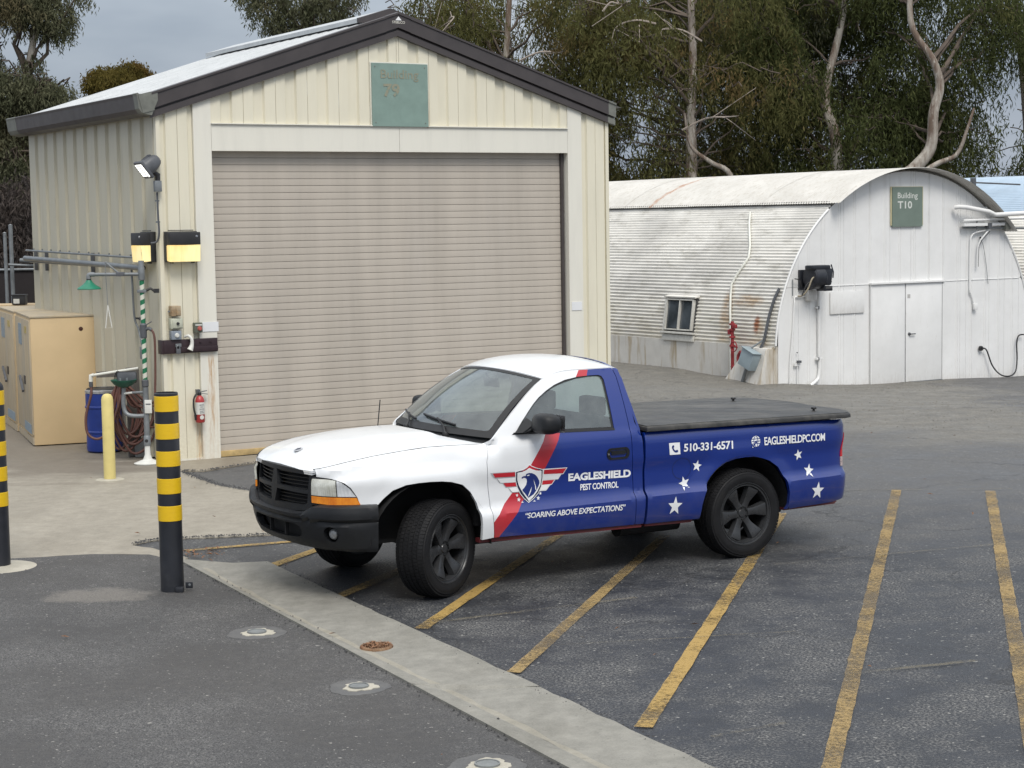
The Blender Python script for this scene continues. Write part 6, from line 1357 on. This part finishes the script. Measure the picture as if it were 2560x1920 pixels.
# ---- lettering and emblem on the near side
def dm(off): return lambda x,z:(x,Ysd(x,z)+off,z)
def quadmap(q,off=.0030):  # q: BL,BR,TR,TL in (x,z) as read left to right
    def f(a,b):
        x=(q[0][0]*(1-a)+q[1][0]*a)*(1-b)+(q[3][0]*(1-a)+q[2][0]*a)*b; z=(q[0][1]*(1-a)+q[1][1]*a)*(1-b)+(q[3][1]*(1-a)+q[2][1]*a)*b
        return (x,Ysd(x,z)+off,z)
    return f
near_door=[o for o in TR.children if o.name.startswith('door') and not o.name.startswith('door_') and o.data.vertices[0].co.y>0][0]
near_bed=[o for o in TR.children if o.name.startswith('bed_side') and o.data.vertices[0].co.y>0][0]
lettering('lettering','EAGLESHIELD',quadmap([(1.713,.788),(1.120,.771),(1.120,.833),(1.714,.850)]),VIN,near_door,.042,0,.97)
lettering('lettering','PEST CONTROL',quadmap([(1.604,.706),(1.242,.696),(1.240,.747),(1.601,.756)]),VIN,near_door,.022,0,.92)
lettering('lettering','\u201cSOARING ABOVE EXPECTATIONS\u201d',quadmap([(2.135,.541),(1.201,.516),(1.205,.566),(2.137,.585)]),VIN,near_door,.018,.22,.95)
lettering('lettering','510-331-6571',quadmap([(.611,.935),(.114,.921),(.111,.990),(.609,1.001)],.0045),VIN,near_bed,.022,0,.92)
lettering('lettering','EAGLESHIELDPC.COM',quadmap([(-.219,.924),(-.885,.911),(-.884,.978),(-.216,.993)],.0055),VIN,near_bed,.02,0,.9)
def flat(name,pts,mat,parent,off,holes=(),res=.06):
    return panel(name,[tuple(p) for p in pts],dm(off),mat,parent,holes,.022,edge=.014,rim=0,flip=True)
flat('phone_sign',[(.749,.920),(.644,.918),(.650,1.015),(.757,1.017)],VIN,near_bed,.0030)
ph=smooth_path([(.725,.993),(.712,.997),(.706,.985),(.712,.974),(.703,.958),(.690,.952),(.680,.958),(.668,.950),(.670,.940),(.685,.935),(.705,.942),(.722,.962),(.729,.980)],3,True)
flat('handset_mark',[tuple(p) for p in ph],VBLU,near_bed,.0048,res=.03)
gl=[(-.129+.047*math.cos(t),.965+.045*math.sin(t)) for t in np.linspace(0,2*math.pi,25)[:-1]]
GLB=flat('globe_sign',gl,VIN,near_bed,.0030,res=.03)
def strip(name,pts,w,mat,parent,off):
    P=[Vector(p) for p in pts]; L=[];Rt=[]
    for i,p in enumerate(P):
        d=(P[min(i+1,len(P)-1)]-P[max(i-1,0)]).normalized(); n=Vector((-d.y,d.x))*w/2; L.append(tuple(p+n)); Rt.append(tuple(p-n))
    return flat(name,L+Rt[::-1],mat,parent,off,res=.03)
for q in (-.022,.022): strip('globe_line',[(-.129+q*math.cos(t)*1.0,.965+.043*math.sin(t)) for t in np.linspace(-1.3,1.3,9)] if q>0 else [(-.129+q*math.cos(t),.965+.043*math.sin(t)) for t in np.linspace(-1.3,1.3,9)],.006,VBLU,near_bed,.0048)
for dz in (-.02,.0,.02): strip('globe_line',[(-.085,.965+dz),(-.173,.965+dz)],.006,VBLU,near_bed,.0047)
flat('arrow_mark',[(-.085,.925),(-.098,.918),(-.128,.948),(-.138,.936),(-.145,.972),(-.108,.966),(-.118,.957)],VBLU,near_bed,.0050)
flat('arrow_mark',[(-.083,.920),(-.090,.913),(-.125,.944),(-.137,.930),(-.147,.975),(-.104,.968),(-.116,.957)],VIN,near_bed,.0049)
def star(cx,cz,r,rot=0,ri=.42,mat=VIN,parent=None,name='star_decal',off=.0032,sk=.93):
    P=[]
    for k in range(10):
        t=R_(90+36*k+rot); q=r if k%2==0 else r*ri; P.append((cx+q*math.cos(t)*sk,cz+q*math.sin(t)))
    P=P[::-1]; n=len(P)
    return flat(name,P,mat,parent,off)
    bm=bmesh.new(); c0=bm.verts.new((cx,Ysd(cx,cz)+off,cz)); v=[bm.verts.new((x,Ysd(x,z)+off,z)) for x,z in P]
    for i in range(n): bm.faces.new((c0,v[i],v[(i+1)%n]))
    return bm_obj(name,bm,mat,parent,None,recalc=False)
for (x,z,r,rt) in ((.466,.806,.050,12),(.597,.674,.060,-14),(.716,.502,.080,4),(-.600,.812,.050,-14),(-.712,.668,.060,10),(-.785,.492,.078,4)):
    star(x,z,r,rt,.42,VIN,near_bed)
for (x,z,r) in ((2.183,.721,.014),(2.168,.686,.019),(2.137,.660,.014),(2.028,.658,.015),(1.993,.682,.019),(1.972,.717,.014)):
    star(x,z,r,8,.45,VIN,near_door)
EMB= {'outer': [(2.081, 0.954), (2.1, 0.937), (2.136, 0.919), (2.206, 0.909), (2.201, 0.843), (2.183, 0.78), (2.156, 0.728), (2.123, 0.688), (2.083, 0.654), (2.037, 0.68), (1.991, 0.719), (1.96, 0.772), (1.951, 0.834), (1.955, 0.906), (2.021, 0.924), (2.057, 0.94)], 'inner': [(2.082, 0.928), (2.106, 0.91), (2.142, 0.899), (2.185, 0.895), (2.18, 0.842), (2.161, 0.79), (2.134, 0.745), (2.1, 0.698), (2.081, 0.672), (2.046, 0.697), (2.005, 0.739), (1.977, 0.786), (1.969, 0.842), (1.975, 0.892), (2.02, 0.906), (2.057, 0.917)], 'chev': [(2.082, 0.948), (2.1, 0.931), (2.129, 0.915), (2.164, 0.902), (2.128, 0.909), (2.1, 0.921), (2.082, 0.928), (2.061, 0.917), (2.02, 0.903), (1.984, 0.896), (2.02, 0.914), (2.057, 0.934)], 'eagle': [(2.146, 0.845), (2.147, 0.86), (2.13, 0.868), (2.114, 0.866), (2.109, 0.882), (2.088, 0.888), (2.056, 0.884), (2.026, 0.869), (2.004, 0.848), (1.985, 0.818), (1.982, 0.799), (1.992, 0.775), (2.012, 0.746), (2.038, 0.717), (2.068, 0.702), (2.086, 0.694), (2.1, 0.711), (2.116, 0.731), (2.134, 0.751), (2.139, 0.76), (2.122, 0.774), (2.103, 0.797), (2.097, 0.822), (2.101, 0.841), (2.115, 0.851), (2.13, 0.854)], 'eye': [(2.105, 0.869), (2.091, 0.874), (2.078, 0.874), (2.08, 0.867), (2.094, 0.864)], 'fe1': [(2.039, 0.832), (2.028, 0.809), (2.017, 0.777), (2.013, 0.746), (2.021, 0.75), (2.025, 0.784), (2.033, 0.813)], 'fe2': [(2.053, 0.777), (2.061, 0.744), (2.077, 0.715), (2.093, 0.695), (2.083, 0.721), (2.068, 0.751)], 'wL1': [(2.408, 0.91), (2.209, 0.904), (2.205, 0.87), (2.384, 0.877)], 'wL2': [(2.362, 0.865), (2.2, 0.861), (2.193, 0.823), (2.331, 0.83)], 'wL3': [(2.304, 0.825), (2.188, 0.822), (2.182, 0.791), (2.28, 0.795)], 'wL4': [(2.254, 0.783), (2.175, 0.787), (2.159, 0.747), (2.223, 0.748)], 'wR1': [(1.946, 0.899), (1.741, 0.896), (1.767, 0.857), (1.944, 0.866)], 'wR2': [(1.947, 0.861), (1.781, 0.854), (1.814, 0.814), (1.949, 0.821)], 'wR3': [(1.949, 0.814), (1.842, 0.812), (1.868, 0.782), (1.956, 0.783)], 'wR4': [(1.959, 0.778), (1.887, 0.777), (1.921, 0.74), (1.983, 0.739)], 'oL': [(2.429, 0.916), (2.206, 0.909), (2.17, 0.742), (2.231, 0.747), (2.24, 0.757), (2.259, 0.787), (2.282, 0.79), (2.311, 0.825), (2.338, 0.831), (2.366, 0.867), (2.392, 0.874)], 'oR': [(1.955, 0.908), (1.731, 0.901), (1.763, 0.85), (1.779, 0.85), (1.807, 0.812), (1.833, 0.812), (1.865, 0.776), (1.879, 0.774), (1.918, 0.734), (1.987, 0.734)]}
EMO=flat('eagle_emblem',EMB['outer'],VIN,near_door,.0062,res=.05)
flat('emblem_wing',EMB['oL'],VSIL,near_door,.0030); flat('emblem_wing',EMB['oR'],VIN,near_door,.0030)
for k,m_ in (('wL1',VRED),('wL2',VIN),('wL3',VRED),('wL4',VIN),('wR1',VRED),('wR2',VIN),('wR3',VRED),('wR4',VIN)): flat('wing_stripe',EMB[k],m_,near_door,.0046)
def shrink(P,k):
    c_=np.mean(np.array(P),axis=0); return [tuple(c_+(np.array(p)-c_)*k) for p in P]
flat('shield_rim',shrink(EMB['outer'],.955),VNAV,near_door,.0074)
flat('shield_face',shrink(EMB['inner'],1.04),VIN,near_door,.0086)
flat('shield_chevron',EMB['chev'],VRED,near_door,.0092)
flat('shield_line',shrink(EMB['inner'],.90),VIN,near_door,.0098)
flat('eagle_head',EMB['eagle'],VBLU,near_door,.0110,res=.03); flat('eagle_eye',EMB['eye'],VIN,near_door,.0122); flat('eagle_feather',EMB['fe1'],VIN,near_door,.0122); flat('eagle_feather',EMB['fe2'],VIN,near_door,.0122)

# ================================================================== TREES
def leaf_mat(name,cols,tr=.42):
    m,g=newmat(name); P=g.pos('W'); n=g.noise(P,.55,4,.6); n2=g.noise(P,2.6,4,.7); n3=g.noise(P,14,2,.6)
    c=g.mix(g.ramp(n2,.35,.65),cols[0],cols[1]); c=g.mix(g.ramp(n,.55,.68,0,.7),c,cols[2]); c=g.mix(g.ramp(n3,.35,.7,0,.5),c,tuple(x*.6 for x in cols[0]))
    o=g.n('OutputMaterial'); b=g.n('BsdfPrincipled'); g.l(c,b.inputs['Base Color']); b.inputs['Roughness'].default_value=.8; b.inputs['Specular IOR Level'].default_value=.15
    t=g.n('BsdfTranslucent'); g.l(c,t.inputs[0]); ms=g.n('MixShader'); ms.inputs[0].default_value=tr; g.l(b.outputs[0],ms.inputs[1]); g.l(t.outputs[0],ms.inputs[2]); g.l(ms.outputs[0],o.inputs[0]); return m
def bark_mat():
    m,g=newmat('peeling_gum_bark'); P=g.pos('W'); n=g.noise(P,1.2,6,.7,(2,2,.35)); n2=g.noise(P,6,4,.7,(2,2,.4))
    c=g.mix(g.ramp(n,.42,.58),(.13,.09,.065),(.36,.33,.285)); c=g.mix(g.ramp(n2,.56,.68,0,.7),c,(.52,.49,.43)); g.bsdf(c,.8,n2,.4,.03); return m
BARK=bark_mat(); BARKD=M('dark_branch_bark',(.085,.065,.05),.85,.4,5)
def crown_mesh(name,clumps,n_str,mat,seed,leaf=(.22,.040),slen=(.5,1.3)):
    """clumps: (x,y,z,r). Drooping strands of narrow leaves; one mesh."""
    rng=np.random.default_rng(seed); Vs=[]
    for (cx,cy,cz,r) in clumps:
        k=max(6,int(n_str*r*r)); 
        d=rng.normal(size=(k,3)); d/=np.linalg.norm(d,axis=1)[:,None]; rad=r*rng.uniform(.45,1,k)**.6
        st=np.array([cx,cy,cz])+d*rad[:,None]*[1,1,.72]; ln=rng.uniform(*slen,k)*min(1,.45+r*.5)
        out=d*[1,1,0]*rng.uniform(.1,.5,k)[:,None]
        m=11; t=(np.arange(m)+rng.uniform(0,1,(k,m)))/m
        p=st[:,None,:]+out[:,None,:]*t[...,None]*ln[:,None,None]; p[...,2]-=(t**1.15)*ln[:,None]
        p=p.reshape(-1,3)+rng.normal(0,.05,(k*m,3)); N_=len(p)
        # leaf axis: mostly down, tilted
        ax=rng.normal(0,.55,(N_,3)); ax[:,2]-=1; ax/=np.linalg.norm(ax,axis=1)[:,None]
        sd=np.cross(ax,rng.normal(size=(N_,3))); sd/=np.linalg.norm(sd,axis=1)[:,None]
        L=leaf[0]*rng.uniform(.6,1.25,N_)[:,None]; Wd=leaf[1]*rng.uniform(.7,1.3,N_)[:,None]
        a=p; b=p+ax*L*.45+sd*Wd*.5; c=p+ax*L; e=p+ax*L*.45-sd*Wd*.5
        Vs.append(np.stack([a,b,c,e],1).reshape(-1,3))
    V=np.concatenate(Vs); nq=len(V)//4; me=bpy.data.meshes.new(name)
    me.vertices.add(len(V)); me.vertices.foreach_set('co',V.astype(np.float32).ravel()); me.loops.add(nq*4); me.loops.foreach_set('vertex_index',np.arange(nq*4,dtype=np.int32)); me.polygons.add(nq)
    me.polygons.foreach_set('loop_start',np.arange(0,nq*4,4,dtype=np.int32)); me.update(calc_edges=True); me.materials.append(mat); return me
def limbs(bm,base,tips,r0,rng,seg=7,wob=.35):
    for tp in tips:
        tp=Vector(tp); b=Vector(base); n=7; pts=[]
        for i in range(n+1):
            t=i/n; p=b.lerp(tp,t); p.z+=.10*math.sin(math.pi*t); p+=Vector(rng.normal(0,wob*.25,3))*(math.sin(math.pi*t)); pts.append(p)
        add_tube(bm,pts,[max(.018,r0*(1-t/n*.85)) for t in range(n+1)],seg)
def build_tree(name,label,cat,x,y,trunk,clumps,mat,seed,dens,group=None,leafs=(.22,.040),bark=None,twigs=True,slen=(.5,1.3)):
    rng=np.random.default_rng(seed+99); T=thing(name,label,cat,(x,y,gz(x,y)-.2),0,group)
    bm=bmesh.new(); tp=smooth_path(trunk,5); r0=trunk_r.get(name,.30); n=len(tp); add_tube(bm,tp,[r0*(1-.72*i/n)+.05*(i==0) for i in range(n)],12); bm_obj('trunk',bm,bark or BARK,T,60)
    bm=bmesh.new(); bases=tp[len(tp)//3:]
    for i,(cx,cy,cz,r) in enumerate(clumps):
        b=min(bases,key=lambda p: np.linalg.norm(np.array(p)-(cx,cy,cz-1.2-.8*rng.random()))+rng.uniform(0,.8)); limbs(bm,b,[(cx,cy,cz)],.035+.045*rng.random(),rng,6)
        if twigs:
            for _ in range(4):
                d=rng.normal(0,1,3)*r*.7; limbs(bm,(cx,cy,cz),[(cx+d[0],cy+d[1],cz+d[2]*.7)],.02,rng,4,.5)
    struct(bm_obj('branches',bm,BARKD,T,60),'stuff')
    me=crown_mesh('crown',clumps,dens,mat,seed,leafs,slen); c=bpy.data.objects.new('crown',me); link(c,T); struct(c,'stuff'); return T
trunk_r={}
L1=leaf_mat('dark_olive_gum_leaves',((.080,.084,.028),(.165,.158,.060),(.22,.135,.062))); L2=leaf_mat('deep_green_gum_leaves',((.058,.072,.026),(.115,.130,.046),(.155,.138,.05))); L3=leaf_mat('grey_green_gum_leaves',((.095,.105,.058),(.19,.19,.115),(.18,.135,.072)))
L4=leaf_mat('rusty_green_leaves',((.10,.085,.020),(.17,.13,.035),(.20,.095,.03)))
def cl(rng,n,cx,cy,cz,sx,sy,sz,r0,r1):
    out=[]
    for _ in range(n):
        d=rng.normal(size=3); d/=np.linalg.norm(d); q=rng.uniform(.35,1)**.5; out.append((cx+d[0]*sx*q,cy+d[1]*sy*q,cz+d[2]*sz*q,rng.uniform(r0,r1)))
    return out
rg=np.random.default_rng(5)
ROW=[ # x,y, trunk lean, crown centre/size, material, n clumps, label
 (-.2,60,L1,(.2,0,8.8,3.6,2.4,4.2),34,'brownish drooping gum tree rising over the garage roof ridge, leftmost of the dense row'),
 (4.6,58,L1,(.4,0,8.0,3.9,2.6,4.8),40,'brown-green gum tree with pale trunk behind the right slope of garage roof'),
 (7.6,62,L3,(.3,0,9.0,3.5,2.5,4.6),32,'paler grey-green gum tree in the middle of the dense row'),
 (10.4,59,L2,(.2,0,8.3,3.2,2.4,4.9),40,'dark gum tree with thick pale trunk just left of hut ridge'),
 (13.2,57.5,L2,(.6,1.5,9.6,3.4,2.0,4.0),34,'deep green gum tree with bare twisting pale trunk above the hut'),
 (17.0,61,L2,(.3,0,6.9,2.6,2.4,4.4),26,'green gum tree with straight pale trunk at the right edge'),
]
for i,(x,y,m_,cc,n,lab) in enumerate(ROW):
    trunk_r['gum_tree']=.24
    tr=[(0,0,0),(.15*(-1)**i,0,2.5),(.3*(-1)**(i+1),.1,5),(.1,0,8),(.4*(-1)**i,0,12)]
    if i==4: tr=[(-2.3,-1.4,2.0),(-1.5,-1.4,4.4),(-.75,-1.45,5.15),(-.30,-1.45,5.75),(-.22,-1.45,6.8),(-.02,-1.4,7.6),(-.25,-1.4,8.4),(-.9,-1.3,9.6),(-.7,-.9,12)]
    if i==3: tr=[(0,-1.2,0),(.05,-1.2,3),(-.1,-1.2,6),(-.35,-.8,7.4),(.3,-.3,10),(.6,0,13)]
    if i==1: tr=[(1.0,-1.4,0),(1.05,-1.4,4),(1.05,-1.3,6.5),(1.15,-1.0,9),(1.0,-.4,13)]
    cls=cl(rg,n,*cc,.95,1.55)
    if i==5: cls=[c for c in cls if not (c[2]>5.2 and c[0]<.6)]+[(1.6,0,9.5,.8),(1.2,0,8.0,.6)]
    if i==4: cls=[c for c in cls if not (c[0]>1.9 and c[2]<9.2 and c[2]>5.5)]
    if i==4: cls=[c for c in cls if not (c[2]<7.2 and abs(c[0])<1.2 and c[1]<.6)]
    t=build_tree('gum_tree',lab,'tree',x,y,tr,cls,m_,20+i,96,'gum trees in the dense row behind the hut')
    if i==4:
        bm=bmesh.new(); add_tube(bm,smooth_path([(-1.9,-1.4,4.0),(-1.1,-1.5,4.6),(-.2,-1.6,5.2),(.45,-1.6,5.5),(.75,-1.6,6.2),(1.0,-1.5,6.9)],5),[.10*(1-.8*k/25)+.015 for k in range(26)],8); bm_obj('side_limb',bm,BARK,t,60)
    if i==1:
        bm=bmesh.new(); add_tube(bm,smooth_path([(2.4,-1.6,3.6),(2.2,-1.7,4.9),(1.6,-1.8,5.3),(1.0,-1.8,5.8),(.8,-1.8,6.8)],5),[.09*(1-.75*k/20)+.015 for k in range(21)],8); bm_obj('side_limb',bm,BARK,t,60)
    if i in (0,1):
        bm=bmesh.new(); rr=np.random.default_rng(40+i)
        for _ in range(4):
            b=Vector((rr.uniform(-2,1.5),-1.9,rr.uniform(5.5,10))); d=Vector((rr.uniform(-1.6,1.6),rr.uniform(-.8,0),rr.uniform(-.4,.5))); add_tube(bm,smooth_path([b,b+d*.5+Vector((0,0,.15)),b+d,b+d*1.3+Vector(rr.normal(0,.3,3))],4),[.035,.034,.032,.03,.028,.026,.024,.022,.02,.018,.015,.012,.010],5)
            for _2 in range(2):
                e=b+d*rr.uniform(.4,1); add_tube(bm,[e,e+Vector(rr.normal(0,.35,3)),e+Vector(rr.normal(0,.6,3))],[.015,.012,.008],4)
        struct(bm_obj('bare_twigs',bm,M('pale_dead_wood',(.34,.29,.25),.85,.2,5),t,60),'stuff')
# understorey foliage behind the row reads as one mass
un=cl(rg,34,7.5,69,2.4,15,1.5,2.6,1.0,1.7)
me=crown_mesh('far_trees',un,75,L2,77,(.30,.07),(.5,1.4)); o=bpy.data.objects.new('dark_thicket',me); link(o); struct(o,'stuff')
# trees at left
trunk_r['gum_tree']=.15
build_tree('gum_tree','tall gum tree with pale forked trunk and drooping foliage at the left edge','tree',-11.2,42,[(-.5,0,0),(-.4,0,3),(.05,0,5.6),(.35,0,6.9),(.5,0,8),(.2,0,10)],
 [(x+RNG.normal(0,.35),y+RNG.normal(0,.3),z+RNG.normal(0,.28),RNG.uniform(.16,.30)) for x,y,z in [(.6,0,8.2),(.9,0,7.7),(.2,0,7.7),(1.1,0,8.5),(.7,0,6.3),(1.0,0,5.9),(.6,0,5.5),(1.1,0,5.4),(.3,0,6.9),(.9,0,5.1),(1.2,0,5.9),(.4,0,5.1)]]+[(.15,-.1,8.35,.75),(.85,0,8.05,.55),(-.4,0,8.5,.8),(1.0,.1,7.7,.30),(.6,.3,8.9,.8),(-.1,-.2,6.45,.65),(.50,-.1,6.25,.60),(.95,0,5.75,.50),(.2,.2,5.75,.7),(-.5,0,6.2,.8),(.8,0,5.45,.42),(-.2,.1,5.1,.7),(.95,.2,6.2,.35),(-.3,.1,4.2,.8),(-.6,.1,3.4,.9),(.1,0,3.4,.8),(-.9,0,7.0,.6),(-.3,.1,2.6,.8),(.35,.2,2.6,.6),(.3,.3,4.2,.5),(-.9,.2,5.4,.7)],L3,61,800,None,(.125,.028),slen=(.35,.8))
build_tree('gum_tree','small round rusty-green tree behind the garage roof left slope','tree',-11.35,55,[(0,0,0),(.1,0,3),(.0,0,6),(.1,0,8)],
 cl(rg,30,.0,0,7.2,1.1,.8,.85,.35,.6)+[(-.95,0,6.3,.40),(.1,0,8.05,.36),(1.1,0,6.9,.4)],L4,62,600,None,(.13,.038),BARK,False,slen=(.2,.45))
build_tree('gum_tree','sparse gum tree crown showing above the roof ridge at top of photo','tree',-6.2,55,[(.3,0,0),(.2,0,5),(.1,0,8.7),(.4,0,10),(.2,0,12)],
 [(-.9,0,10.0,.7),(-.1,0,9.6,.6),(.8,0,9.9,.75),(1.3,0,9.6,.45),(.2,0,10.4,.9),(-.3,.1,9.0,.40),(-.55,0,9.5,.5),(.5,0,9.15,.4),(-1.2,0,10.6,.7),(1.2,0,10.5,.8)],L3,63,330,None,(.16,.036),slen=(.3,.7))
build_tree('gum_tree','small tree top peeking over the garage roof, right of the rusty one','tree',-8.9,58,[(0,0,0),(0,0,4),(0,0,7.2)],[(0,0,7.45,.42),(.5,0,7.3,.35),(-.4,0,7.2,.3)],L4,64,300,None,(.13,.034),slen=(.2,.5))
# brown scrub behind the fence
SCR=leaf_mat('dry_brown_scrub',((.045,.038,.036),(.085,.068,.058),(.06,.055,.055)),.1)
me=crown_mesh('scrub',cl(rg,40,-12.5,39,2.5,4.5,1.2,1.3,.6,1.0),300,SCR,70,(.16,.03),(.2,.5)); o=bpy.data.objects.new('dry_scrub',me); link(o); struct(o,'stuff')
me=crown_mesh('scrub',cl(rg,40,-13.5,47,3.6,5,1.5,2.2,.8,1.3),140,L2,71,(.22,.05),(.4,.9)); o=bpy.data.objects.new('far_shrubbery',me); link(o); struct(o,'stuff')
